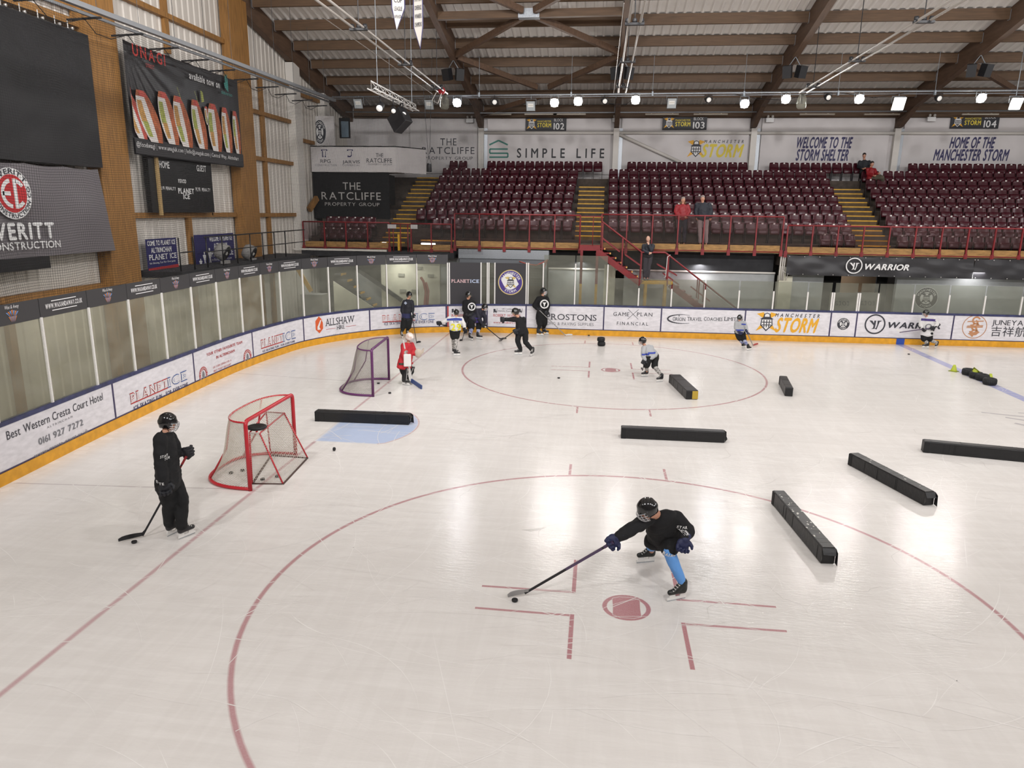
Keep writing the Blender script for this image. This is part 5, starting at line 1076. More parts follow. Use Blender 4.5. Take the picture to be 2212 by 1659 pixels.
# heater tracks: pairs of white tubes that run under the rafters, with a clear bowl lamp at the end of two of them
for (x, z, y0, l, bowl) in ((-6.42, 8.8, 20.0, 'left pipe track with a red box, running to the roof beside the pennants', 1), (.1, 8.8, 19.9, 'middle pipe track hanging straight above the gates', 0), (6.42, 8.8, 20.1, 'right pipe track rising to the top edge', 1), (13.3, 8.85, 18.2, 'short pipe track end at the right edge', 0)):
    t = thing('pipe_track', l, 'pipe track', (x, 12, z)); q = MB()
    for s in (-1, 1): q.tube([(x+s*.13, 2, z+.1), (x+s*.13, y0, z+.05)], .028, 8)
    q.tube([(x-.3, 8, z-.05), (x-.3, y0-.6, z-.05)], .01, 5); q.build('tube', M('pipe_white', 'a09a93', .5, .2), t)
    for y in (y0-1.2, y0-5.5, y0-9.8):
        q = MB()
        for s in (-1, 0, 1): q.lathe([(.04, -.05), (.06, 0), (.05, .06)], (x+s*.16, y, z+.1), 8, (0, 0, 1))
        q.box((x-.22, y-.05, z+.02), (x+.22, y+.05, z+.07)); q.tube([(x, y, z+.1), (x, y, ZB(y)+.1 if y > 6.8 else 12)], .012, 5); q.build('clamp', FIXB, t)
    if x == -6.42:
        q = MB(); q.lathe([(.02, -.08), (.13, -.05), (.13, .05), (.02, .08)], (x+.05, y0-1.0+.35, z+.06), 14, (0, -1, .2)); q.build('red_box', M('signal_red', 'a3242b', .4), t)
        q = MB(); q.tube([(x-.1, y0-.8, z), (x-.25, y0-.9, z-.3), (x-.05, y0-.85, z-.4), (x+.08, y0-.8, z-.05)], .012, 5); q.build('cable_loop', STEELW, t)
    if bowl:
        q = MB(); q.lathe([(.06, .14), (.10, .1), (.15, -.02), (.17, -.18), (.16, -.3), (.11, -.36), (.02, -.37)], (x, y0+.1, z-.12), 18); q.build('glass_bowl', BOWL, t)
        q = MB(); q.lathe([(.05, .12), (.06, -.1), (.05, -.18)], (x, y0+.1, z-.12), 10); q.build('lamp_holder', FIXB, t)
# hanging truss with the big speaker in the corner
t = thing('speaker_truss', 'short silver lattice truss hanging in the corner with lamps and a speaker', 'truss', (-7.9, 18.5, 8.4))
TS = lambda q: CAM+(V(q)-CAM)*.88
A = TS((-7.95, 16.0, 8.42)); B = TS((-7.75, 21.0, 8.38)); d = (B-A).normalized(); sx = V((1, -.04, 0)).normalized(); q = MB(); cs = [(-.11, 0), (.11, 0), (0, .2)]
for a, b in cs: q.tube([A+sx*a+V((0, 0, b)), B+sx*a+V((0, 0, b))], .019, 8)
n = 14
for i in range(n):
    p = A.lerp(B, i/n); r_ = A.lerp(B, (i+1)/n)
    for (a, b), (c, e) in ((cs[0], cs[2]), (cs[1], cs[2]), (cs[0], cs[1])):
        q.tube([(p if i % 2 else r_)+sx*a+V((0, 0, b)), (r_ if i % 2 else p)+sx*c+V((0, 0, e))], .010, 5)
q.build('lattice', ALU, t)
for f_ in (.12, .9): p = A.lerp(B, f_); q = MB(); q.tube([p+V((0, 0, .2)), V((p.x, p.y, ZB(p.y)+.5))], .01, 5); q.build('suspension_wire', FIX, t)
for k, (y, dx, sc) in enumerate(((17.3, -.15, 1.0), (18.0, .1, .7), (18.9, .2, .8))):
    p = TS((-7.9+dx, y, 8.05)); sc *= .8; e = V((.2+dx, -1, -.5)).normalized(); q = MB(); q.lathe([(.06*sc, -.2), (.13*sc, -.12), (.15*sc, .14), (.13*sc, .15)], p, 14, e); q.tube([p+V((0, 0, .1)), p+V((0, 0, .3))], .02, 6); q.build('stage_can', FIXB, t); q = MB(); q.lathe([(.12*sc, .13), (.12*sc, .152)], p, 14, e); q.build('lens', M('stage_face'), t)
c = ony(864, 260, 15.7); t2 = thing('hanging_speaker', 'large black speaker cabinet tilted below the silver truss', 'loudspeaker', c); ax = V((.42, -.2, .33)).normalized(); ay = V((.5, .85, 0)); ay = (ay-ax*ay.dot(ax)).normalized(); az = ax.cross(ay).normalized()
q = MB(); q.obox(c, ax*.3, ay*.18, az*.27); q.build('cabinet', FIXB, t2, bevel=.02); q = MB(); q.tube([c+V((-.05, -.1, .12)), A.lerp(B, .62)], .028, 8); q.build('hanging_arm', FIXB, t2)
# weight bag on wires
t = thing('counterweight_bag', 'black weight bag hanging on long wires in front of the white wall', 'weight bag', ony(927, 362, 21.05)); c = ony(927, 362, 21.05); q = MB(); q.lathe([(.08, -.17), (.105, -.15), (.10, .1), (.085, .16)], c, 12); q.build('bag', FIXB, t)
q = MB()
for a, b in ((-.09, -.28), (.09, .18)): q.tube([c+V((a*.3, 0, .42)), V((c.x+b, 21.05, ZB(21.05)+.38))], .008, 4)
for a in (-.09, .09): q.tube([c+V((a, 0, .15)), c+V((0, 0, .45))], .007, 4)
q.build('wire', FIXB, t)
# pennants high in the roof
for (a, b, tip, l, s_) in (((846, 0), (872, 0), (857, 66), 'shorter hanging white pennant with black lettering at the top edge', 0), ((893, 0), (915, 0), (908, 105), 'longer hanging white pennant with black lettering at the top edge', 1)):
    Y = 12.0; p0 = ony(*a, Y); p1 = ony(*b, Y); p2 = ony(*tip, Y); zc = ony(tip[0], tip[1]-(45 if s_ else 50), Y).z; t = thing('pennant', l, 'pennant', p2, 'pennants in the roof'); yd = (.1, -.12)
    q = MB(); q.add([(p0.x, Y, p0.z+.9), (p0.x, Y, zc), (p2.x, Y, p2.z), (p1.x, Y+yd[s_], zc), (p1.x, Y+yd[s_], p0.z+.9), (p0.x, Y+.02, p0.z+.9), (p0.x, Y+.02, zc), (p2.x, Y+.02, p2.z), (p1.x, Y+yd[s_]+.02, zc), (p1.x, Y+yd[s_]+.02, p0.z+.9)], [[0, 1, 2, 3, 4], [9, 8, 7, 6, 5], [0, 5, 6, 1], [1, 6, 7, 2], [2, 7, 8, 3], [3, 8, 9, 4], [4, 9, 5, 0]]); q.build('cloth', M('pennant_white', 'd6d0c8', .7), t)
    q = MB(); q.tube([(p0.x, Y-.005, p0.z+.9), (p0.x, Y-.005, zc), (p2.x, Y-.005, p2.z), (p1.x, Y+yd[s_]-.005, zc), (p1.x, Y+yd[s_]-.005, p0.z+.9)], .014, 5); q.build('border', NAVYINK, t)
    q = MB(); X0 = (p0.x+p1.x)/2
    for i, tx in enumerate(('PATTON', 'CONFERENCE', 'WINNERS', 'CHAMPIONS') if s_ else ('CUP', 'LEAGUE', 'WINNERS')):
        zz = p0.z+.05-i*.2; 
        if zz > zc-.35: T(q, tx, (X0-.10, zz-.1, X0+.10, zz), lambda u, v, d=0., Y=Y, x0=p0.x, w_=p1.x-p0.x, y_=yd[s_]: V((u, Y+y_*(u-x0)/w_-.012-d, v)), w=.018)
    q.build('lettering', INK, t)
    q = MB(); q.tube([((p0.x+p1.x)/2, Y, p0.z+.9), ((p0.x+p1.x)/2, Y, ZB(Y)+.1)], .01, 5); q.build('cord', FIX, t)

# ================================================================== END WALL SCREENS AND BANNERS
XS = -12.5; iv = xinv(XS); a = iv(190, 78); b = iv(215, 362)
t = thing('video_screen', 'big switched-off dark video screen high on the end wall', 'screen', (XS, 4.5, b[1])); q = MB(); q.box((XS-.2, 1.2, b[1]), (XS, a[0], a[1]+.02)); q.build('screen', M('screen_black', '1b1a1c', .5, var=.15, vscale=1.2), t)
q = MB()
for y in (6, 6.5, 7, 7.5, 8, 8.4): q.tube([(XS-.1, y, a[1]), (XS-.1, y, a[1]+.22)], .012, 5); q.lathe([(.03, 0), (.03, .05)], (XS-.02, y, a[1]+.05), 8, (1, 0, 0))
q.build('hook', EYE, t); q = MB(); q.box((XS-.45, 1, a[1]+.2), (XS-.22, 8.95, a[1]+.36)); q.build('screen_beam', TIMBER, label='brown timber beam carrying the dark video screen', cat='beam')
def xdrape(x, y0, y1, z0, z1, seed, amp, slant0=0, slant1=0, nx=60, nz=26, radial=None):
    rr = random.Random(seed); ph = [rr.uniform(0, 6) for _ in range(5)]; q = MB(); q.smooth = True; vs = []
    for j in range(nz+1):
        for i in range(nx+1):
            u = i/nx; tt = j/nz; s = 0.0
            for k, (fx, fz) in enumerate(((4, 2), (7, -3), (12, 5), (17, 3), (2, 6))): s += math.sin(fx*u*3.1+fz*tt*1.6+ph[k])/(k+1.6)
            if radial:
                ang = math.atan2((1-tt)*(z1-z0), u*(y1-y0)+1e-6); rad = math.hypot((1-tt)*(z1-z0), u*(y1-y0)); s = s*.4+1.5*math.sin(ang*26)*max(0, 1-rad/2.8)
            y = y0+(y1-y0)*u+(slant1*(1-tt)*u)+slant0*(1-tt)*(1-u); vs.append((x+amp*s*(.3+.7*math.sin(math.pi*min(1, .15+tt))), y, z0+(z1-z0)*tt-.03*abs(math.sin(u*math.pi*6))*tt**3))
    q.add(vs, [[j*(nx+1)+i, j*(nx+1)+i+1, (j+1)*(nx+1)+i+1, (j+1)*(nx+1)+i] for j in range(nz) for i in range(nx)]); return q
a = iv(215, 366); b = iv(252, 541)
t = thing('wall_banner', 'grey creased banner with red EC roundel below the dark screen', 'banner', (XS, 5, b[1])); xdrape(XS-.02, 1.8, a[0]-.03, b[1], a[1], 3, .03, 0, b[0]-a[0]).build('cloth', M('banner_grey', '6d686b', .45), t)
c = iv(22, 418); mp_ = xmap(XS+.05); R_ = (iv(22, 361)[1]-iv(22, 473)[1])/2; q = MB(); q.tdisc(mp_, c, R_, 0, mi=0); TC(q, 'EVERITT', c, R_*.86, mp_, R_*.19, 90, 120, 1, d=.006); TC(q, 'CONSTRUCTION CO', c, R_*.86, mp_, R_*.17, 285, 190, 1, flip=True, d=.006)
q.tdisc(mp_, c, R_*.74, .004, mi=2); q.tring(mp_, c, R_*.42, R_*.58, .008, mi=0, a0=100, a1=262); q.tpoly(mp_, [(c[0]-R_*.5, c[1]-R_*.08), (c[0]-R_*.1, c[1]-R_*.08), (c[0]-R_*.1, c[1]+R_*.08), (c[0]-R_*.5, c[1]+R_*.08)], .008, 0)
q.tring(mp_, (c[0]+R_*.12, c[1]), R_*.42, R_*.58, .009, mi=0, a0=-78, a1=-40); q.tring(mp_, (c[0]+R_*.12, c[1]), R_*.42, R_*.58, .009, mi=0, a0=35, a1=80); q.tpoly(mp_, [(c[0]+R_*.06, c[1]-R_*.58), (c[0]+R_*.24, c[1]-R_*.58), (c[0]+R_*.24, c[1]+R_*.58), (c[0]+R_*.06, c[1]+R_*.58)], .009, 0); q.build('roundel', [WHITE, INK, M('roundel_red', 'b5262b', .5)], t)
q = MB(); r1 = prect((10, 517), (115, 514), (10, 482), iv); h = r1[2]-r1[0]; T(q, 'EVERITT', (r1[2]-h*7/5, r1[1], r1[2], r1[3]), mp_, w=.04, track=.1); r1 = prect((10, 540), (127, 534), (10, 524), iv); h = r1[2]-r1[0]; T(q, 'CONSTRUCTION', (r1[2]-h*12/9, r1[1], r1[2], r1[3]), mp_, w=.018); q.build('lettering', WHITE, t)
a = iv(107, 553); b = iv(107, 579); q = MB(); q.box((XS-.06, 1.5, b[1]), (XS, a[0], a[1])); q.build('display_strip', M('screen_black'), label='long black display strip under the grey banner', cat='display')
XU = -12.45; iu = xinv(XU); a = iu(264, 84); b = iu(516, 357); mu = xmap(XU+.06)
t = thing('wall_banner', 'black food banner with sushi rolls between the timber columns', 'banner', (XU, 12.5, b[1])); z1 = a[1]; z0 = iu(290, 333)[1]; y0 = iu(264, 84)[0]; y1 = iu(511, 160)[0]
xdrape(XU, y0, y1, z0, z1, 11, .03, radial=True, nx=90, nz=40).build('cloth', M('banner_dark', '211e20', .38), t)
q = MB(); FOOD = [M('sushi_orange', 'a5562f', .5, var=.35, vscale=9), M('sushi_rice', 'd9d3cf', .6, var=.1, vscale=25), M('sushi_green', '9aa04a', .5, var=.3, vscale=14), M('sushi_red', 'b4483c', .5, var=.3, vscale=10), M('sushi_filling', 'b88a4a', .5, var=.3, vscale=12), M('nori', '2a2f2a', .6)]
RO = [((262, 185), (305, 300), 18, 0), ((298, 195), (335, 308), 26, 1), ((345, 198), (372, 312), 24, 1), ((378, 208), (402, 318), 24, 0), ((416, 216), (436, 322), 22, 1), ((440, 230), (446, 270), 8, 0), ((454, 224), (466, 327), 24, 0), ((480, 232), (492, 330), 18, 1), ((502, 240), (512, 332), 14, 0)]
for k, (tp, bt, wd, v) in enumerate(RO):
    A = iu(*tp); B = iu(*bt); w_ = wd/30.0; cy = (A[0]+B[0])/2; lean = (B[0]-A[0])
    def band(f0, f1, d, mi, t0=0.0, t1=1.0):
        L = []; Rr = []
        for i in range(9):
            tt = t0+(t1-t0)*i/8; wdt = w_*max(.12, math.sin(math.pi*(.06+.80*tt)))**.55; yc = A[0]+lean*tt; z = A[1]+(B[1]-A[1])*tt
            L.append((max(y0+.02, min(y1-.01, yc+wdt*(f0-.5))), z)); Rr.append((max(y0+.03, min(y1-.005, yc+wdt*(f1-.5))), z))
        q.tpoly(mu, L+Rr[::-1], d, mi)
    band(0.0, 1.0, .0, 0 if k else 3); band(.0, .62, .004, 1, .12, 1.0); band(.06, .34, .008, 2 if k % 2 == 0 else 4, .2, .62); band(.1, .36, .009, 4 if k % 2 == 0 else 2, .6, .9); band(.25, .95, .006, 3, .0, .12)
    if k in (3, 4): q.tline(mu, (A[0]+.02, A[1]+.25), (A[0]+.2, A[1]-.1), .015, .01, 2)
A = iu(431, 203); q.tpoly(mu, [(A[0]-.05, A[1]-.25), (A[0]+.1, A[1]-.2), (A[0]+.06, A[1]+.05), (A[0]-.06, A[1]+.1)], .01, 2); q.build('sushi_print', FOOD, t)
q = MB(); q.tpoly(mu, [(y0+.02, z0+.02), (y1-.02, z0+.02), (y1-.02, z0+.42), (y0+.02, z0+.42)], -.02); q.build('bottom_strip', M('strip_grey', '2b292b', .5), t)
mr = xmap(XU+.07); q = MB(); 
for txt, bl, br, tl_, o in (('available now on', (404, 172), (470, 189), (404, 157), dict(w=.018)), ('@foodunagi | www.unagiuk.com | hello@unagiuk.com | Central Way, Altrincham', (290, 319), (511, 344), (290, 309), dict(w=.0))): T(q, txt, prect(bl, br, tl_, iu), mr, **o)
q.build('lettering', WHITE, t); q = MB(); T(q, 'UNAGI', prect((281, 121), (352, 140), (281, 97), iu), mr, w=.018, track=.25); T(q, 'STREET', prect((310, 145), (328, 150), (310, 137), iu), mr, track=.2); q.build('name_lettering', M('unagi_red', 'b5352f', .5), t)
q = MB(); c = iu(484, 180); q.tpoly(mr, [(c[0]+x*.016, c[1]-y*.0155) for x, y in ((-9, 0), (-4, 0), (-4, -17), (0, -17), (1, -4), (3, -4), (3, -17), (6, -18), (7, 6), (6, 16), (-7, 9))]); T(q, 'deliveroo', prect((473, 202), (497, 209), (473, 195), iu), mr, w=.0, track=.04); q.build('teal_logo', M('teal', '3f8f86', .5), t)
# scoreboard
XB = -12.6; ib = xinv(XB); a = ib(326, 342); b = ib(462, 460); y0 = ib(330, 400)[0]-.12; y1 = ib(459, 400)[0]; mb2 = xmap(XB)
t = thing('scoreboard', 'black HOME and GUEST scoreboard under the food banner', 'scoreboard', (XB, 11.5, 4.5)); q = MB(); q.box((XB-.15, y0, 4.5), (XB, y1, 5.98)); q.build('panel', M('score_black', '121213', .5), t)
q = MB()
for txt, bl, br, tl_ in (('HOME', (344, 362), (366, 363.5), (344, 348)), ('GUEST', (425, 369.5), (445, 371), (425, 357)), ('PERIOD', (385, 395), (402, 396), (385, 387)), ('PLYR', (346, 409), (355.5, 410), (346, 402)), ('PENALTY', (358, 410), (379.5, 411.5), (358, 403)), ('PLYR', (422.5, 412.5), (433, 413), (422.5, 405)), ('PENALTY', (436, 413.5), (454, 414), (436, 406.5))): T(q, txt, prect(bl, br, tl_, ib), mb2, w=.018, track=.1, d=.006)
T(q, 'PLANET', prect((385, 417), (419, 419), (385, 406.5), ib), mb2, w=.04, serif=.09, d=.006); T(q, 'ICE', prect((396, 429), (410, 430), (396, 419.5), ib), mb2, w=.04, serif=.09, d=.006); q.build('lettering', WHITE, t)
q = MB(); yy = ib(341, 400)[0]; q.box((XB-.003, yy-.06, 4.42), (XB+.05, yy+.06, 6.05)); q.build('batten', M('pale_batten', 'a58a5c', .6), t); q = MB(); yy = ib(470, 400)[0]; q.box((XB-.3, yy-.035, 4.4), (XB-.24, yy+.035, 6.1)); q.build('wall_batten', M('pale_batten'), label='thin pale batten right of the scoreboard', cat='batten')
# platform with black railing and two round lamps behind the end glass
t = thing('side_platform', 'dark raised platform with black railing below the scoreboard', 'platform', (-12, 13.5, 2.7)); q = MB(); q.box((-12.95, 10.4, 2.78), (-11.6, 19.3, 2.95)); q.build('deck', DARKW, t)
BR = M('rail_black', '151416', .5)
def xr(px, py, x=-11.75): return onx(px, py, x)
q = MB(); ys_ = [10.6, 11.3, 12.0, 12.9, 13.8, 14.7, 15.6, 16.5, 17.4]
for y in ys_: q.tube([(-11.75, y, 2.9), (-11.75, y, 3.85)], .02, 6)
q.tube([(-11.75, 11.9, 3.82), (-11.75, 19.2, 3.86)], .02, 6); q.tube([(-11.75, 11.9, 3.4), (-11.75, 19.2, 3.42)], .016, 6); q.tube([(-11.75, 10.6, 3.45), (-11.75, 11.3, 3.45)], .016, 6); q.build('railing', BR, t)
for (p0_, p1_, l, tx, fs_) in (((313, 517), (385, 580), 'navy', 'COME TO PLANET ICE', 0), ((418, 508), (508, 574), 'navy', 'WELCOME TO PLANET ICE', 1)):
    xx = -12.72; A = onx(*p0_, xx); B = onx(*p1_, xx); t = thing('welcome_poster', 'navy welcome poster behind the black railing, '+('with white skater figures' if fs_ else 'nearer the timber column'), 'poster', (xx, A.y, B.z), 'navy posters'); m_ = xmap(xx+.02); q = MB(); q.box((xx, A.y, B.z), (xx+.015, B.y, A.z)); q.build('sheet', M('poster_navy', '28265a', .5), t); Hh = A.z-B.z; Wd = B.y-A.y
    q = MB(); o = .35 if fs_ else .03
    T(q, tx, (A.y+Wd*o, A.z-Hh*.2, A.y+Wd*(.95), A.z-Hh*.06), m_, w=.04, track=.06); T(q, 'ALTRINCHAM', (A.y+Wd*(o+.1), A.z-Hh*.42, A.y+Wd*(.8), A.z-Hh*.27), m_, w=.04, track=.06); T(q, 'PLANET ICE', (A.y+Wd*(o+.02), A.z-Hh*.64, A.y+Wd*.95, A.z-Hh*.48), m_, w=.018, serif=.08); T(q, 'Ice Skating Fun For Everyone', (A.y+Wd*(o+.02), A.z-Hh*.76, A.y+Wd*.9, A.z-Hh*.7), m_); q.build('lettering', WHITE, t)
    q = MB(); q.tpoly(m_, [(A.y, B.z), (B.y, B.z), (B.y, B.z+Hh*.15), (A.y, B.z+Hh*.12)], .004); q.build('red_band', M('poster_red', 'a32f33', .5), t)
    if fs_:
        q = MB()
        for k, (f, s_) in enumerate(((.1, .5), (.2, .8), (.33, .95))):
            y = A.y+Wd*f; z = B.z+.03; h_ = Hh*.62*s_; q.tpoly(m_, [(y-.1*s_, z), (y-.03, z+h_*.45), (y-.1, z+h_*.8), (y, z+h_*.86), (y+.09, z+h_*.78), (y+.04, z+h_*.45), (y+.13*s_, z), (y+.07, z), (y, z+h_*.4), (y-.05, z)], .006); q.tdisc(m_, (y, z+h_*.93), h_*.07, .006, 12)
        q.build('skater_figure', WHITE, t)
for (px, py, l) in ((489, 548, 'nearer one, in front of the skater poster'), (547, 549, 'farther one, by the second timber column')):
    c = onx(px, py, -12.0); t = thing('drum_lamp', 'pale drum lamp with a black ring face, '+l, 'lamp', c, 'drum lamps on the platform'); e = V((.75, .1, -.35)).normalized(); q = MB(); q.lathe([(.2, -.32), (.25, -.25), (.27, 0), (.24, .0)], c, 20, e); q.build('drum', M('drum_grey', '8f8c88', .6), t); q = MB(); q.lathe([(.235, 0), (.2, .03), (.12, -.0), (.02, -.0)], c, 20, e); q.build('ring', BR, t); q = MB(); q.lathe([(.07, .0), (.05, .03), (.01, .035)], c, 14, e); q.build('bulb', M('bulb_grey', 'b5b2ab', .3), t)
    q = MB(); zf = max(.03, (c.z-.2-2.955)/2); q.obox((c.x-.05, c.y, 2.956+zf), (.1, 0, 0), (0, .12, 0), (0, 0, zf)); q.build('foot', M('drum_grey'), t)

# ================================================================== PEOPLE
SKIN = M('skin', 'c08d74', .5, var=.06, vscale=20); SKIN2 = M('skin_pale', 'd0a48f', .5)
KITB = M('kit_black', '0c0c0f', .85, bump=.35, vscale=9); KITN = M('kit_navy', '191b33', .7, bump=.35, vscale=9); PANTB = M('pants_black', '0a0a0c', .85, bump=.3, vscale=7)
PANTG = M('pants_grey', '3d4046', .8, bump=.3, vscale=7); BOOT = M('skate_boot', '1b1b1e', .4); HOLD = M('blade_holder', 'dedcd8', .4); STEELB = M('skate_blade', 'b5b9bd', .25, .8)
HELM = M('helmet_black', '0d0d0f', .16, coat=.6); WIRE = M('cage_wire', 'c9cbce', .3, .6); GLOVEB = M('glove_black', '15161c', .6, bump=.3, vscale=30); GLOVEN = M('glove_navy', '1a2044', .6, bump=.3, vscale=30)
LACE = M('laces', 'd9d6d0', .6); EYEW = M('eye_white', 'e4e0da', .4); EYED = M('eye_dark', '2a1d18', .3); LIPS = M('lips', '9a5a52', .5); HAIRD = M('hair_dark', '2b211b', .6); HAIRG = M('hair_grey', '8b8079', .6)
BAKE = []
FOLD = bpy.data.textures.new('cloth_folds', 'CLOUDS'); FOLD.noise_scale = .11; FOLD.noise_depth = 1; FOLDS = dict(jersey=.035, pants=.03, jacket=.03, coat=.03, sock=.012)
def soft(mb, name, mat, parent, vox, smooth=3):
    o = mb.build(name, mat, parent); r = o.modifiers.new('skin', 'REMESH'); r.mode = 'VOXEL'; r.voxel_size = vox; r.use_smooth_shade = True
    if name in FOLDS:
        dm = o.modifiers.new('folds', 'DISPLACE'); dm.texture = FOLD; dm.strength = FOLDS[name]; dm.mid_level = .5; dm.texture_coords = 'LOCAL'
    s = o.modifiers.new('soft', 'SMOOTH'); s.iterations = smooth; s.factor = .5; BAKE.append(o); return o
def cap(mb, p, q, r0, r1, n=12):
    p, q = V(p), V(q); pts = [p.lerp(q, t) for t in (0, .25, .5, .75, 1)]; mb.tube(pts, [r0+(r1-r0)*t for t in (0, .25, .5, .75, 1)], n)
    for c, r in ((p, r0), (q, r1)): mb.ell(c, (r*.99, 0, 0), (0, r*.99, 0), (0, 0, r*.99), n, 8)
def bake_all():
    dg = bpy.context.evaluated_depsgraph_get(); dg.update()
    ms = [bpy.data.meshes.new_from_object(o.evaluated_get(dg)) for o in BAKE]
    for o, me in zip(BAKE, ms):
        o.modifiers.clear(); m = o.data.materials[0]; o.data = me
        if not me.materials: me.materials.append(m)
        me.polygons.foreach_set('use_smooth', [True]*len(me.polygons)); me.polygons.foreach_set('material_index', [0]*len(me.polygons))
    BAKE.clear()
def hand(mb, w, d, grip, s, fat=1.0, curl=1.0):
    # palm from the wrist along d; four fingers of different length bent round the grip direction, thumb from the side of the palm
    d = V(d).normalized(); g = V(grip).normalized(); g = (g-d*g.dot(d)).normalized(); n = d.cross(g).normalized(); w = V(w)
    pc = w+d*.05*s; mb.ell(pc, g*.042*s*fat, n*.02*s*fat, d*.055*s, 12, 8); r = .0095*s*fat
    for k, (o, L) in enumerate(((-.032, .068), (-.011, .078), (.011, .073), (.031, .056))):
        b = w+d*.088*s+g*o*s*fat; a1 = b+(d*.75+n*.45*curl).normalized()*L*s*.45; a2 = a1+(d*.1*(2-curl)+n*.9*curl).normalized()*L*s*.4; a3 = a2+(n*.4*curl-d*.7*curl+d*.5*(1-curl)).normalized()*L*s*.3
        cap(mb, b-d*.01*s, a1, r*1.1, r, 8); cap(mb, a1, a2, r, r*.95, 8); cap(mb, a2, a3, r*.95, r*.8, 8)
    t0 = w+d*.028*s+g*.038*s*fat; t1 = t0+(g*.6+d*.6+n*.35).normalized()*.036*s; t2 = t1+(d*.6+n*.7*curl-g*.15).normalized()*.032*s; cap(mb, t0, t1, r*1.3, r*1.15, 8); cap(mb, t1, t2, r*1.1, r*.85, 8)
def ell_at(mb, c, lat, dep, up, a, b, h, n=16, m=10): mb.ell(c, lat*a, dep*b, up*h, n, m)

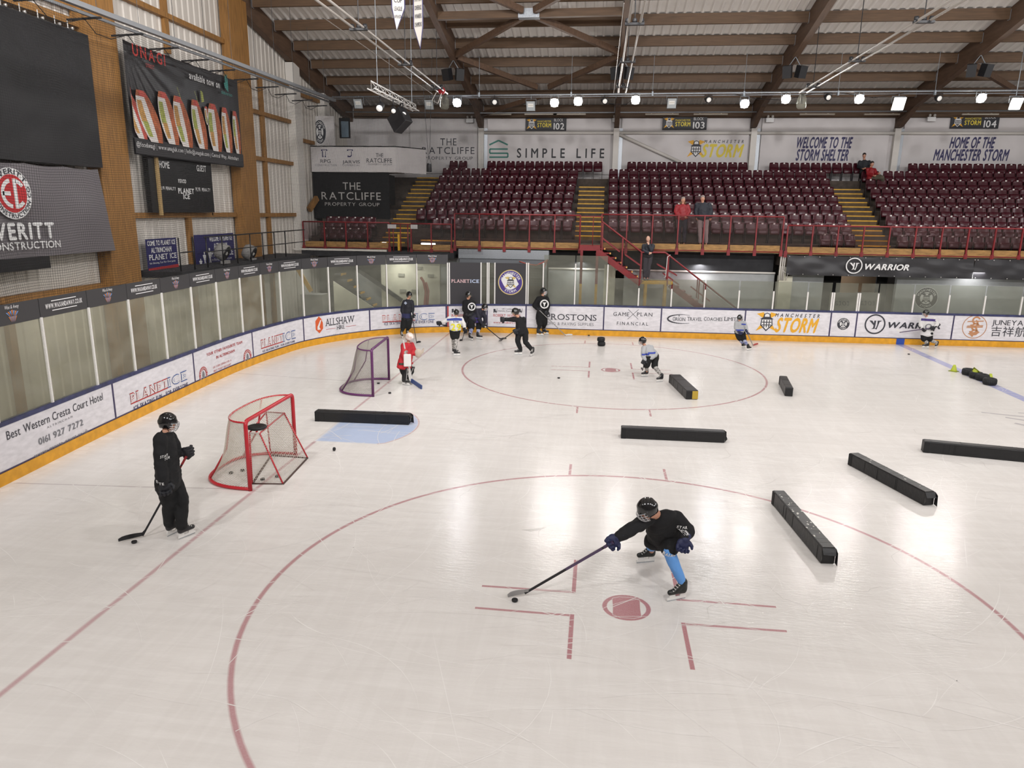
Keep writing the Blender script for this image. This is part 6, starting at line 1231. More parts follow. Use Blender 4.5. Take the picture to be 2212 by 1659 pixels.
def person(label, foot, J, feet, face, s, style, z0=0.0, plane_y=None):
    """J: joints as (px, py, metres behind the feet plane). feet: ((heel px),(toe px)) on the ground, image-left foot first."""
    F0 = onz(*foot, z0) if plane_y is None else ony(*foot, plane_y)
    hdir = V((F0.x-CAM.x, F0.y-CAM.y, 0)).normalized(); rt = V((hdir.y, -hdir.x, 0))
    if plane_y is not None: F0.z = z0
    def jp(q):
        d = ray(q[0], q[1]); o = q[2] if len(q) > 2 else 0.0; k = ((F0-CAM).dot(hdir)+o)/d.dot(hdir); return CAM+d*k
    P = {k: jp(v) for k, v in J.items()}
    t = thing('person', label, 'person', F0); vox = style.get('vox', .016); g = style
    fd = (rt*face[0]-hdir*face[1]+V((0, 0, face[2]))).normalized()      # face direction: image right, towards camera, up
    up = (P['hd']-P['nk']).normalized(); lat = fd.cross(V((0, 0, 1))).normalized() if abs(fd.z) < .95 else rt; hu = lat.cross(fd).normalized(); hu = hu if hu.z > 0 else -hu
    ft = []
    for h_, t_ in feet:
        if plane_y is None: a, b = onz(*h_, z0), onz(*t_, z0)
        else: a, b = ony(*h_, plane_y+.04), ony(*t_, plane_y-.05); a.z = b.z = z0
        dd = (b-a); dd.z = 0
        L = .27*s
        if plane_y is not None: dd = V((fd.x, fd.y, 0)) if dd.length < .02 else dd
        dd.normalize(); ft.append((a, dd, L))
    lift = (.085*s if g.get('skates', True) else .03*s)
    ank = [a+dd*.055*s+V((0, 0, .075*s+lift)) for a, dd, L in ft]
    for k, i in (('al', 0), ('ar', 1)): P[k] = ank[i]
    for kk, hh, aa in (('kl', 'hl', 'al'), ('kr', 'hr', 'ar')):
        q = J[kk]
        if len(q) < 3:
            oh = (P[hh]-F0).dot(hdir); oa = (P[aa]-F0).dot(hdir); P[kk] = jp((q[0], q[1], (oh+oa)/2-.10*s*max(0, face[1])))
    # continuous body
    b = MB(); hc = P['hd']
    ell_at(b, hc, lat, fd, hu, .073*s, .09*s, .112*s); ell_at(b, hc-hu*.055*s+fd*.022*s, lat, fd, hu, .054*s, .062*s, .062*s)
    ell_at(b, hc+fd*.094*s-hu*.018*s, lat, fd, hu, .013*s, .018*s, .024*s, 8, 6)
    for e in (-1, 1): ell_at(b, hc+lat*e*.075*s-hu*.01*s-fd*.008*s, lat, fd, hu, .012*s, .02*s, .03*s, 8, 6)
    cap(b, hc-hu*.07*s-fd*.01*s, P['nk'], .05*s, .056*s); mh = (P['hl']+P['hr'])/2; ms_ = (P['sl']+P['sr'])/2
    cap(b, P['sl'], P['sr'], .045*s, .045*s); cap(b, ms_.lerp(mh, .15), mh, .08*s, .085*s); cap(b, P['hl'], P['hr'], .08*s, .08*s); cap(b, P['nk'], ms_, .05*s, .055*s)
    for S_, E_, W_ in (('sl', 'el', 'wl'), ('sr', 'er', 'wr')): cap(b, P[S_], P[E_], .046*s, .038*s); cap(b, P[E_], P[W_], .038*s, .028*s)
    for H_, K_, A_ in (('hl', 'kl', 'al'), ('hr', 'kr', 'ar')): cap(b, P[H_], P[K_], .075*s, .052*s); cap(b, P[K_], P[A_], .052*s, .035*s)
    for (a, dd, L), A_ in zip(ft, ank): cap(b, A_, a+dd*(L-.07*s)+V((0, 0, lift+.04*s)), .03*s, .022*s)
    gl = g.get('gloves'); grips = g.get('grip', {})
    hands = {}
    for W_, E_ in (('wl', 'el'), ('wr', 'er')):
        d = P['g'+W_[1]]-P[W_] if 'g'+W_[1] in P else P[W_]-P[E_]; gr = grips.get(W_[1], rt*.5+V((0, 0, -1))); hands[W_] = (P[W_], d, gr)
        if not gl: hand(b, P[W_], d, gr, s*1.05, curl=g.get('curl', .8))
    soft(b, 'body', g.get('skin', SKIN), t, vox*.8, 2)
    # face
    for k in (-1, 1):
        e = MB(); e2 = MB(); c = hc+lat*k*.031*s+fd*.079*s+hu*.012*s; ell_at(e, c, lat, fd, hu, .014*s, .010*s, .009*s, 8, 6); ell_at(e2, c+fd*.007*s, lat, fd, hu, .007*s, .006*s, .007*s, 8, 6); eo = e.build('eye', EYEW, t); e2.build('pupil', EYED, eo)
    e = MB(); ell_at(e, hc+fd*.081*s-hu*.062*s, lat, fd, hu, .022*s, .008*s, .006*s, 8, 5); e.build('mouth', LIPS, t)
    # clothes
    sp = (mh-ms_); L = sp.length; sd = sp.normalized(); tl = (P['sr']-P['sl']).normalized(); tl = (tl-sd*tl.dot(sd)).normalized(); td = sd.cross(tl).normalized(); bw = g.get('bulk', 1.0)
    hw = (P['sr']-P['sl']).length/2; wmin = max(hw, .15*s)
    j = MB(); hem = g.get('hem', .10); hipw = (P['hr']-P['hl']).length/2+.135*s
    N_ = 12
    for i in range(N_+1):
        u = -.02+(1.02+hem)*i/N_; a = wmin*(.93+.17*math.sin(min(1, u*2.2)*1.57))*(1-max(0, u-.3)/.8)+max(wmin*1.02, hipw)*max(0, u-.3)/.8 if u > .3 else wmin*(.93+.17*math.sin(min(1, u*2.2)*1.57))
        dp = .10+.05*math.sin(min(1, max(0, u)*2)*1.57)+.018*max(0, u-.5); j.ell(ms_+sd*L*u, tl*a*bw, td*dp*s*bw, sd*.085*s, 18, 9)
    cap(j, P['nk']-sd*.0*s, ms_, .06*s, .09*s)
    for S_, E_, W_ in (('sl', 'el', 'wl'), ('sr', 'er', 'wr')): cap(j, P[S_], P[E_], .095*s*bw, .082*s*bw); cap(j, P[E_], P[E_].lerp(P[W_], .93), .082*s*bw, .066*s*bw)
    jersey = soft(j, g.get('top', 'jersey'), g.get('jersey', KITB), t, vox, 5)
    p = MB(); pb = g.get('pant_bulk', 1.0); long_ = g.get('long', False); cap(p, P['hl'], P['hr'], .125*s*pb, .125*s*pb)
    for H_, K_, A_ in (('hl', 'kl', 'al'), ('hr', 'kr', 'ar')):
        cap(p, P[H_], P[H_].lerp(P[K_], g.get('pcov', .95)), .122*s*pb, (.10 if long_ else .118)*s*pb)
        if long_: cap(p, P[K_], P[K_].lerp(P[A_], .9), .098*s*pb, .082*s*pb)
    pants = soft(p, 'pants', g.get('pants', PANTB), t, vox)
    if not long_:
        for K_, A_ in (('kl', 'al'), ('kr', 'ar')):
            q = MB(); cap(q, P[K_], P[K_].lerp(P[A_], .35), .076*s, .078*s); cap(q, P[K_].lerp(P[A_], .35), P[A_]+V((0, 0, .05*s)), .078*s, .052*s); soft(q, 'sock', g.get('socks', PANTB), t, vox)
    for k, (a, dd, Lf) in enumerate(ft):
        side = V((dd.y, -dd.x, 0)); z = V((0, 0, 1))
        if g.get('skates', True):
            q = MB(); cap(q, ank[k]+z*.075*s, ank[k]-z*.02*s-dd*.01*s, .056*s, .05*s); cap(q, ank[k]+z*.04*s+dd*.02*s, a+dd*.15*s+z*(lift+.05*s), .046*s, .042*s); cap(q, a+dd*.04*s+z*(lift+.038*s), a+dd*.15*s+z*(lift+.042*s), .043*s, .042*s); cap(q, a+dd*.14*s+z*(lift+.04*s), a+dd*.235*s+z*(lift+.032*s), .042*s, .034*s)
            bo = soft(q, 'skate', g.get('boot', BOOT), t, vox*.7, 2); q = MB(); q.obox(a+dd*.135*s+z*.034*s, dd*.135*s, side*.008*s, z*.015*s)
            for o in (.05, .20): q.add([a+dd*(o+i*.035)*s*1.0+side*jj*.014*s+z*(lift+.01*s) for i, jj in ((-1, -1), (1, -1), (1, 1), (-1, 1))]+[a+dd*(o+i*.045)*s+side*jj*.006*s+z*.036*s for i, jj in ((-1, -1), (1, -1), (1, 1), (-1, 1))], [[0, 1, 2, 3], [7, 6, 5, 4], [0, 4, 5, 1], [1, 5, 6, 2], [2, 6, 7, 3], [3, 7, 4, 0]])
            q.build('blade_holder', HOLD, bo); q = MB(); q.obox(a+dd*.135*s+z*.0105*s, dd*.13*s, side*.0022*s, z*.0105*s); q.build('blade', STEELB, bo)
            q = MB()
            for i in range(5): c = ank[k]+dd*(.066+.027*i)*s+z*(.05-.022*i)*s; q.obox(c, side*.03*s, dd*.006*s+z*.004*s, z*.006*s)
            q.build('laces', LACE, bo)
        else:
            q = MB(); cap(q, ank[k], a+dd*.05*s+z*.045*s, .045*s, .043*s); cap(q, a+dd*.05*s+z*.045*s, a+dd*.23*s+z*.04*s, .043*s, .036*s); soft(q, 'shoe', g.get('boot', BOOT), t, vox*.8, 2)
    if gl:
        for W_ in ('wl', 'wr'):
            w, d, gr = hands[W_]; q = MB(); dn = V(d).normalized(); fa = (P['e'+W_[1]]-w).normalized(); cap(q, w+fa*.05*s, w+dn*.015*s, .068*s, .056*s); hand(q, w+dn*.0*s, d, gr, s*1.3, 1.6, g.get('curl', 1.0)); soft(q, 'glove', gl, t, vox*.6, 2)
    # head gear
    hm = g.get('helmet', 'cage')
    if hm in ('cage', 'visor', 'mask'):
        q = MB(); q.smooth = True; vs = []; fs = []; n, m = 22, 12; A_, B_, C_ = .106*s, .130*s, .138*s
        for sh in (1.0, .9):
            for i in range(m+1):
                for k in range(n):
                    a = 2*math.pi*k/n; front = math.cos(a); side_ = abs(math.sin(a)); lim = (1.62 if front > .55 else 2.15 if side_ > .8 else 2.2) if hm != 'mask' else (2.6 if front > .3 else 2.2); th = lim*i/m
                    ridge = 1+.035*math.sin(th*9)*(1 if side_ < .6 else .4)*(sh == 1.0); c = hc+hu*.02*s+fd*(-.006*s)
                    vs.append(c+(lat*math.sin(a)*A_*math.sin(th)+fd*math.cos(a)*B_*math.sin(th))*sh*ridge+hu*C_*math.cos(th)*sh)
        for o in (0, (m+1)*n):
            for i in range(m):
                for k in range(n): f = [o+i*n+k, o+i*n+(k+1) % n, o+(i+1)*n+(k+1) % n, o+(i+1)*n+k]; fs.append(f if o else f[::-1])
        o = (m+1)*n
        for k in range(n): fs.append([m*n+k, m*n+(k+1) % n, o+m*n+(k+1) % n, o+m*n+k])
        q.add(vs, fs); he = q.build('helmet', g.get('helmat', HELM), t, fix=True)
        if g.get('helmat') is None: q = MB(); q.obox(hc+hu*.05*s-fd*.115*s, lat*.025*s, fd*.004*s, hu*.008*s); q.obox(hc+lat*.097*s+hu*.03*s, lat*.004*s, fd*.035*s, hu*.006*s); q.obox(hc-lat*.097*s+hu*.03*s, lat*.004*s, fd*.035*s, hu*.006*s); q.build('helmet_vent', M('vent_grey2', '5a5c60', .4), he)
        if hm != 'visor':
            q = MB(); rw = .0035*s
            def cp(az, el_, r=1.0): return hc-hu*.01*s+fd*.012*s+(lat*math.sin(az)*.095*s+fd*math.cos(az)*.135*s)*math.cos(el_)*r+hu*math.sin(el_)*.13*s
            for az in (-1.1, -.75, -.4, -.13, .13, .4, .75, 1.1): q.tube([cp(az, e_) for e_ in (.25, 0, -.3, -.6, -.85)], rw, 5)
            for e_ in (.2, -.08, -.34, -.6, -.83): q.tube([cp(a_, e_) for a_ in (-1.35, -1, -.5, 0, .5, 1, 1.35)], rw, 5)
            q.build('face_cage', WIRE, he)
        else:
            q = MB(); vs = []; fs = []
            for i in range(4):
                for k in range(11): az = -1.35+.27*k; e_ = .18-.16*i; vs.append(hc+fd*.01*s+(lat*math.sin(az)*.1*s+fd*math.cos(az)*.132*s)+hu*(math.sin(e_)*.13*s))
            for i in range(3):
                for k in range(10): a = i*11+k; fs.append([a, a+1, a+12, a+11])
            q.smooth = True; q.add(vs, fs); q.build('visor', GLASS_C, he)
        q = MB(); q.tube([hc+lat*.085*s-hu*.02*s, hc+lat*.05*s-hu*.1*s+fd*.02*s, hc-hu*.125*s+fd*.035*s, hc-lat*.05*s-hu*.1*s+fd*.02*s, hc-lat*.085*s-hu*.02*s], .005*s, 5); q.build('chin_strap', BOOT, he)
    elif hm == 'hair':
        q = MB(); ell_at(q, hc+hu*.048*s-fd*.016*s, lat, fd, hu, .081*s, .092*s, .082*s); ell_at(q, hc-fd*.035*s, lat, fd, hu, .08*s, .07*s, .09*s)
        if g.get('longhair'): ell_at(q, hc-hu*.04*s-fd*.06*s, lat, fd, hu, .075*s, .05*s, .1*s)
        soft(q, 'hair', g.get('hair', HAIRD), t, vox*.7, 2)
    elif hm == 'hood':
        q = MB(); ell_at(q, hc-fd*.03*s-hu*.0*s, lat, fd, hu, .1*s, .1*s, .135*s); soft(q, 'hood', g.get('jersey', KITB), t, vox*.7, 2)
    if g.get('fur'): q = MB(); q.tube([P['nk']+lat*.1*s+hu*.04*s+fd*.02*s, P['nk']+lat*.09*s-fd*.08*s+hu*.06*s, P['nk']-fd*.11*s+hu*.06*s, P['nk']-lat*.09*s-fd*.08*s+hu*.06*s, P['nk']-lat*.1*s+hu*.04*s+fd*.02*s], .04*s, 8); soft(q, 'fur_collar', M('fur_brown', '6b5238', .9, bump=.6, vscale=60), t, vox*.7, 1)
    return dict(t=t, P=P, jersey=jersey, pants=pants, rt=rt, hd=hdir, fd=fd, lat=lat, hu=hu, s=s, sd=sd, tl=tl, td=td, ms=ms_, L=L, jp=jp, F0=F0)

def stick(label, pts, mats, holder=None, blade_up=None, wd=.03, hb=.065, goalie=False):
    """pts: butt, heel and blade toe as places"""
    A, Hh, Tt = [V(q) for q in pts]; t = thing('hockey_stick', label, 'hockey stick', (Hh.x, Hh.y, 0)); q = MB(); q.beam(A, Hh, .021, .028, (0, 0, 1)); q.build('shaft', mats[0], t)
    d = (A-Hh).normalized(); q = MB(); q.beam(A, A-d*.14, .026, .033); q.build('grip_tape', mats[2] if len(mats) > 2 else mats[0], t)
    if len(mats) > 3: q = MB(); q.beam(A.lerp(Hh, .12), A.lerp(Hh, .52), .0225, .0295); q.build('upper_shaft', mats[3], t)
    up = V(blade_up or (0, 0, 1)).normalized(); q = MB(); b = (Tt-Hh); L = b.length; bd = b.normalized(); sd_ = bd.cross(up).normalized(); u2 = sd_.cross(bd).normalized(); vs = []
    for i in range(7):
        f = i/6; c = Hh+bd*L*f+sd_*.025*math.sin(f*math.pi*.5)**2; h = hb*(.55+.45*math.sin(math.pi*(.15+.7*f)))*(.75 if i == 6 else 1)
        vs += [c-u2*.0+sd_*.006, c+u2*h+sd_*.006, c+u2*h-sd_*.006, c-sd_*.006]
    fs = [[4*i+k, 4*i+(k+1) % 4, 4*i+4+(k+1) % 4, 4*i+4+k] for i in range(6) for k in range(4)]+[[0, 3, 2, 1], [24, 25, 26, 27]]; q.add(vs, fs); q.beam(Hh+d*.09, Hh+u2*.03, .02, .03); q.build('blade', mats[1], t, fix=True); return t
def ice3(px, py, z=0.02): return onz(px, py, z)
STB = M('stick_black', '17171b', .4); STR = M('stick_red', '8e2429', .4); STG = M('stick_grey', '8d8a88', .4); STW = M('stick_white', 'd6d3cf', .45); STP = M('stick_purple', '4b3b56', .4)
def grip(P1, P2): return (V(P1)-V(P2)).normalized()
PEOPLE = {}
# the tall figure in black beside the goals
f = person('person in black kit and caged helmet standing left of the red goal', (388, 1160), dict(hd=(363, 914, .03), nk=(357, 935, .02), sl=(347, 948, -.13), sr=(368, 947, .17), el=(346, 1000, -.17), er=(381, 975, .16), wl=(354, 1043, -.24), wr=(391, 978, .1), gl=(358, 1062, -.24), gr=(404, 977, .06),
    hl=(352, 1043, -.09), hr=(376, 1043, .09), kl=(366, 1088), kr=(394, 1083)), (((361, 1160), (383, 1149.6)), ((386, 1166), (428, 1149))), (1, .25, -.12), 1.0, dict(vox=.012, gloves=GLOVEB, long=True, jersey=KITB, pants=PANTB, bulk=1.05, hem=.05))
PEOPLE[1] = f; G = f['jp']((403, 985, .05)); Lo = f['jp']((359, 1066, -.25)); Hl = ice3(308, 1157, .03); A = Lo+(Lo-Hl).normalized()*((G-Lo).length); 
stick('black hockey stick with red upper shaft held by the person beside the red goal', (G, Hl, ice3(257, 1171, .03)), [STB, STB, STR, STR])
# the crouching figure with blue socks
f = person('person in black kit and light blue socks crouching over the near spot', (1450, 1285), dict(hd=(1399, 1101, -.35), nk=(1421, 1112, -.12), sl=(1397, 1122, -.22), sr=(1462, 1119, -.02), el=(1362, 1145, -.42), er=(1487, 1146, -.02), wl=(1334, 1160, -.55), wr=(1479, 1163, -.15), gl=(1316, 1175, -.62), gr=(1472, 1188, -.2),
    hl=(1422, 1161, .28), hr=(1458, 1164, .14), kl=(1408, 1171, .12), kr=(1444, 1188, -.12)), (((1414, 1213), (1372, 1217)), ((1481, 1292), (1440, 1300))), (-1, .45, -.55), 1.0, dict(vox=.012, gloves=GLOVEN, jersey=KITB, pants=PANTB, socks=M('sock_light_blue', '5f96d6', .75, bump=.25, vscale=18), hem=.02, pant_bulk=1.0, pcov=.84, boot=M('skate_dark', '1d1f1c', .4)))
PEOPLE[2] = f; G = f['jp']((1312, 1178, -.64)); Hl = ice3(1134, 1281, .05); Bt = f['P']['gl']
stick('hockey stick with dark purple shaft reaching to the puck at near spot', (G+(G-Hl).normalized()*.09, Hl, ice3(1099, 1292, .03)), [STB, STG, STP, STP], wd=.03)
# goalkeeper
PADB = M('goal_pad_black', '18181a', .5); REDJ = M('jersey_red', 'b3202a', .7, bump=.3, vscale=8)
f = person('goalkeeper in red jersey with white mask, dark pads and big gloves', (880, 832), dict(hd=(885, 730, -.02), nk=(881, 742, 0), sl=(873, 747, -.12), sr=(888, 746, .15), el=(873, 768, -.22), er=(893, 760, .12), wl=(880, 779, -.24), wr=(896, 764, .02), gl=(885, 786, -.25), gr=(903, 763, 0),
    hl=(868, 787, -.1), hr=(880, 788, .1), kl=(874, 803), kr=(886, 803)), (((869, 831), (884, 833)), ((875, 828), (890, 830))), (1, .35, -.1), .93, dict(vox=.016, jersey=REDJ, gloves=M('glove_red', '9f2028', .6), helmet='mask', helmat=M('mask_white', 'e0ddd9', .35, var=.5, vscale=14, col2='b98f7a'), bulk=1.12, hem=.12, pant_bulk=1.05))
PEOPLE[3] = f; t = f['t']; P = f['P']
for K_, A_, i in (('kl', 'al', 0), ('kr', 'ar', 1)):
    q = MB(); d_ = f['fd'].copy(); d_.z = 0; d_.normalize(); sd_ = V((d_.y, -d_.x, 0)); a = P[A_]+d_*.05; k_ = P[K_]+V((0, 0, .12))+d_*.06; q.obox((a+k_)/2-V((0, 0, .01)), sd_*.125, (k_-a)*.55, d_*.05); o = q.build('leg_pad', PADB, t, bevel=.025)
    q = MB()
    for s_ in (-1, 1): q.tube([a+sd_*.1*s_+d_*.055, k_+sd_*.1*s_+d_*.055], .008, 5)
    q.tube([a.lerp(k_, .5)-sd_*.1+d_*.055, a.lerp(k_, .5)+sd_*.1+d_*.055], .008, 5); q.build('pad_piping', STW, o)
q = MB(); c = P['wl']+V((0, 0, .02))-f['hd']*.06; q.obox(c, f['rt']*.1, f['hd']*.025, V((0, 0, .17))); q.build('blocker', STW, t, bevel=.02)
q = MB(); c = P['gr']; q.smooth = True; q.ell(c, f['rt']*.10, f['hd']*.05, V((0, 0, .13)), 16, 10); 
for a_ in (-.5, 0, .5): q.tube([c+V((0, 0, -.1)), c+f['rt']*(.12+.02*a_)+V((0, 0, .05+.08*a_)), c+f['rt']*.16+V((0, 0, .12*a_+.08))], .022, 6)
soft(q, 'catching_glove', M('catcher_beige', 'b3a596', .6), t, .014, 2)
G = f['jp']((871, 735, -.28)); Hl = ice3(888, 823, .12); t = thing('goalie_stick', 'white goalkeeper stick with blue blade', 'hockey stick', (Hl.x, Hl.y, 0)); m_ = G.lerp(Hl, .6); q = MB(); q.beam(G, m_, .025, .03); q.build('shaft', STW, t)
q = MB(); q.beam(m_, Hl, .09, .03, f['hd']); q.build('paddle', STW, t); q = MB(); q.beam(Hl+V((0, 0, .02)), ice3(911, 837, .05), .03, .11); q.build('blade', M('blade_blue', '2f4477', .45), t)
# players along the far boards
f = person('person in dark navy jersey leaning at the boards with stick lowered', (874, 726), dict(hd=(884, 638, 0), nk=(881, 647, 0), sl=(874, 653, 0), sr=(889, 653, -.03), el=(869, 669, 0), er=(891, 667, -.06), wl=(873, 684, -.06), wr=(890, 678, -.15), gl=(875, 690, -.1), gr=(891, 685, -.17), hl=(874, 688, .0), hr=(884, 688, 0), kl=(871, 706), kr=(882, 706)),
    (((867, 729), (871, 732.5)), ((879, 726), (885, 729))), (.5, .8, -.05), 1.0, dict(vox=.02, gloves=GLOVEB, jersey=M('jersey_navy_blue', '14151f', .7, bump=.3, vscale=9), socks=KITB, helmet='visor', hem=.12)); PEOPLE[4] = f
G = f['jp']((889, 676, -.2)); stick('black hockey stick of the navy jersey person by the boards', (G, ice3(900, 741), ice3(908, 739.5)), [STB, STB, STW])
f = person('child in white jersey with blue shoulders and yellow number 29', (984, 766), dict(hd=(986, 676, .02), nk=(985, 685, 0), sl=(971, 688, 0), sr=(996, 689, 0), el=(960, 694, .02), er=(1002, 700, -.02), wl=(952, 697, .05), wr=(1004, 711, -.04), gl=(946, 698, .06), gr=(1006, 717, -.03), hl=(977, 712, 0), hr=(989, 712, 0), kl=(979, 729, 0), kr=(986, 729, 0)),
    (((977, 764), (987, 763.5)), ((980, 768), (991, 768))), (.25, -1, 0), .82, dict(vox=.018, gloves=GLOVEB, jersey=M('jersey_white', 'd3d1cf', .7, bump=.3, vscale=9), socks=M('sock_zigzag', 'cfcac4', .7, var=.9, vscale=22, col2='17171a'), hem=.0)); PEOPLE[5] = f
G = f['jp']((946, 698, .04)); stick('thin dark hockey stick of the white jersey child behind the arm', (G, f['jp']((961, 704, .0)), f['jp']((966, 706, -.02))), [STB, STB])
f = person('tall person in black kit with white chest badge behind the bending player', (1008, 722), dict(hd=(1012, 638, 0), nk=(1011, 648, 0), sl=(1004, 653, -.05), sr=(1022, 653, .03), el=(1003, 669, -.05), er=(1025, 668, -.02), wl=(1009, 681, -.15), wr=(1019, 679, -.15), gl=(1013, 684, -.18), gr=(1015, 682, -.18), hl=(1006, 687, 0), hr=(1017, 687, 0), kl=(1005, 703), kr=(1015, 703)),
    (((1001, 720), (1006, 723)), ((1012, 720), (1017, 723))), (.8, .55, 0), 1.02, dict(vox=.02, gloves=GLOVEB, jersey=KITB, helmet='visor', long=False, socks=PANTB)); PEOPLE[6] = f
stick('black hockey stick behind the child in white jersey', (f['jp']((1012, 686, -.2)), ice3(998, 736), ice3(994, 737)), [STB, STB])
f = person('person bending forward in purple and black jersey at the boards', (1024, 731), dict(hd=(1047, 664, -.05), nk=(1041, 668, 0), sl=(1031, 671, -.06), sr=(1044, 672, .08), el=(1034, 688, -.15), er=(1048, 688, .05), wl=(1042, 700, -.12), wr=(1046, 700, .02), gl=(1045, 704, -.12), gr=(1048, 705, 0), hl=(1019, 690, -.08), hr=(1035, 692, .08), kl=(1019, 709, -.05), kr=(1034, 709, .03)),
    (((1013, 734), (1019, 735.5)), ((1029, 732), (1041, 733)),), (1, .35, -.35), .95, dict(vox=.018, gloves=GLOVEB, jersey=M('jersey_purple_black', '1a1928', .7, bump=.3, vscale=9), socks=M('sock_blue_white', 'c9c9d2', .7, var=.6, vscale=14, col2='2e3c8a'), hem=.06)); PEOPLE[7] = f
stick('dark hockey stick of the bending player, blade meeting the coach stick', (f['jp']((1044, 702, -.1)), ice3(1082, 733.5), ice3(1093, 732)), [STB, STB, STW])
f = person('coach in black tracksuit pointing left with a gloved hand', (1128, 765), dict(hd=(1113, 675, -.02), nk=(1120, 685, 0), sl=(1112, 690, -.02), sr=(1131, 690, .06), el=(1101, 690, -.05), er=(1131, 707, .02), wl=(1091, 690, -.08), wr=(1118, 713, -.12), gl=(1083, 690, -.1), gr=(1111, 717, -.16), hl=(1121, 719, 0), hr=(1135, 718, 0), kl=(1118, 736), kr=(1135, 739)),
    (((1128, 766), (1112, 766.5)), ((1152, 767), (1140, 774))), (-1, .3, -.05), 1.02, dict(vox=.016, gloves=GLOVEB, jersey=KITB, pants=PANTB, long=True, helmet='visor', hem=.02, pant_bulk=.9, bulk=.95)); PEOPLE[8] = f
stick('thin dark hockey stick held low by the pointing coach', (f['jp']((1115, 713, -.1)), ice3(1082, 736), ice3(1079, 738)), [STB, STG])
f = person('person in black jersey with round white chest emblem by PROSTONS advert', (1169, 723), dict(hd=(1174, 630, -.02), nk=(1172, 640, 0), sl=(1163, 645, -.03), sr=(1181, 645, .02), el=(1154, 660, -.02), er=(1184, 659, -.05), wl=(1161, 667, -.12), wr=(1182, 671, -.15), gl=(1166, 669, -.16), gr=(1180, 676, -.18), hl=(1164, 686, 0), hr=(1176, 686, 0), kl=(1166, 700), kr=(1176, 699)),
    (((1159, 724.5), (1170, 725)), ((1171, 721.5), (1184, 722.5))), (.85, .5, 0), 1.04, dict(vox=.018, gloves=GLOVEB, jersey=KITB, helmet='cage', socks=PANTB, hem=.08)); PEOPLE[9] = f
stick('hockey stick with white taped blade slanting right below PROSTONS', (f['jp']((1160, 665, -.18)), ice3(1222, 725), ice3(1236, 724)), [STG, STW, STB])
# skaters in the open ice
GREYJ = M('jersey_grey', 'a3a4a6', .7, bump=.3, vscale=9); ZIG = M('sock_zigzag')
f = person('child in grey jersey and patterned socks skating left in the far circle', (1405, 818), dict(hd=(1388, 737, -.03), nk=(1394, 748, 0), sl=(1391, 752, -.1), sr=(1407, 751, .1), el=(1389, 766, -.16), er=(1402, 768, .1), wl=(1393, 777, -.2), wr=(1395, 777, -.05), gl=(1390, 783, -.22), gr=(1391, 782, -.1), hl=(1404, 771, -.07), hr=(1416, 769, .08), kl=(1396, 789, -.1), kr=(1414, 791, 0)),
    (((1400, 813), (1383, 814)), ((1432, 824), (1416, 825.5))), (-1, .3, -.2), .86, dict(vox=.016, gloves=GLOVEB, jersey=GREYJ, socks=ZIG, hem=.0)); PEOPLE[10] = f
stick('short black hockey stick of the grey jersey child', (f['jp']((1394, 776, -.16)), ice3(1388, 800, .1), ice3(1383, 797, .1)), [STB, STB])
f = person('child in grey and blue striped kit skating away along the far boards', (1609, 753), dict(hd=(1598, 687, 0), nk=(1598, 694, 0), sl=(1591, 697, 0), sr=(1607, 697, 0), el=(1589, 708, -.05), er=(1612, 707, -.05), wl=(1596, 717, -.15), wr=(1613, 715, -.12), gl=(1600, 720, -.18), gr=(1615, 720, -.14), hl=(1592, 717, 0), hr=(1604, 717, 0), kl=(1598, 732, 0), kr=(1607, 734, 0)),
    (((1602, 752), (1608, 751)), ((1613, 757), (1622, 756))), (.6, -.8, 0), .82, dict(vox=.018, gloves=GLOVEN, jersey=GREYJ, socks=M('sock_blue', '2b4596', .7, var=.5, vscale=12, col2='c9c9d2'), hem=.05)); PEOPLE[11] = f
stick('hockey stick with red blade of the striped skater', (f['jp']((1612, 714, -.15)), ice3(1627, 747), ice3(1636, 743.5)), [STG, M('blade_red', 'a9383a', .5), STB])
f = person('child in white jersey with purple shoulders skating by the blue line', (2006, 752), dict(hd=(2000, 677, -.03), nk=(2002, 686, 0), sl=(1992, 690, -.02), sr=(2018, 690, .03), el=(1989, 702, -.08), er=(2024, 700, 0), wl=(1992, 709, -.18), wr=(2019, 708, -.12), gl=(1994, 712, -.2), gr=(2014, 709, -.15), hl=(1995, 720, 0), hr=(2009, 720, 0), kl=(1996, 733), kr=(2008, 733)),
    (((2006, 752), (1990, 751.5)), ((2024, 751), (2010, 756))), (-.8, .6, -.1), .9, dict(vox=.018, gloves=GLOVEB, jersey=M('jersey_white'), socks=ZIG, hem=.1)); PEOPLE[12] = f
stick('hockey stick held level by the white jersey skater near blue line', (f['jp']((2017, 708, -.2)), f['jp']((1943, 718, -.3)), f['jp']((1935, 712, -.35))), [STP, STW, STB], blade_up=(-.5, 0, .8))
# spectators
NAVJ = M('jacket_navy', '191d28', .6, bump=.3, vscale=20); REDC = M('jacket_red', '8f1a22', .5, bump=.4, vscale=16)
f = person('bald man in navy jacket leaning on the yellow landing rail, hand at mouth', (1398, 600), dict(hd=(1400, 516, -.05), nk=(1400, 526, 0), sl=(1391, 531, 0), sr=(1410, 531, 0), el=(1390, 542, -.1), er=(1407, 541, -.2), wl=(1400, 546, -.3), wr=(1402, 530, -.18), gl=(1406, 547, -.32), gr=(1400, 524, -.17), hl=(1394, 553, .05), hr=(1405, 553, .05), kl=(1393, 574, .03), kr=(1402, 574, .03)),
    (((1392, 598), (1392, 598)), ((1399, 598), (1399, 598))), (-.2, 1, -.2), 1.0, dict(vox=.018, skates=False, helmet='none', jersey=NAVJ, top='jacket', pants=PANTG, long=True, pant_bulk=.85, bulk=.95, hem=.0, skin=SKIN2), z0=2.12, plane_y=20.52); PEOPLE[13] = f
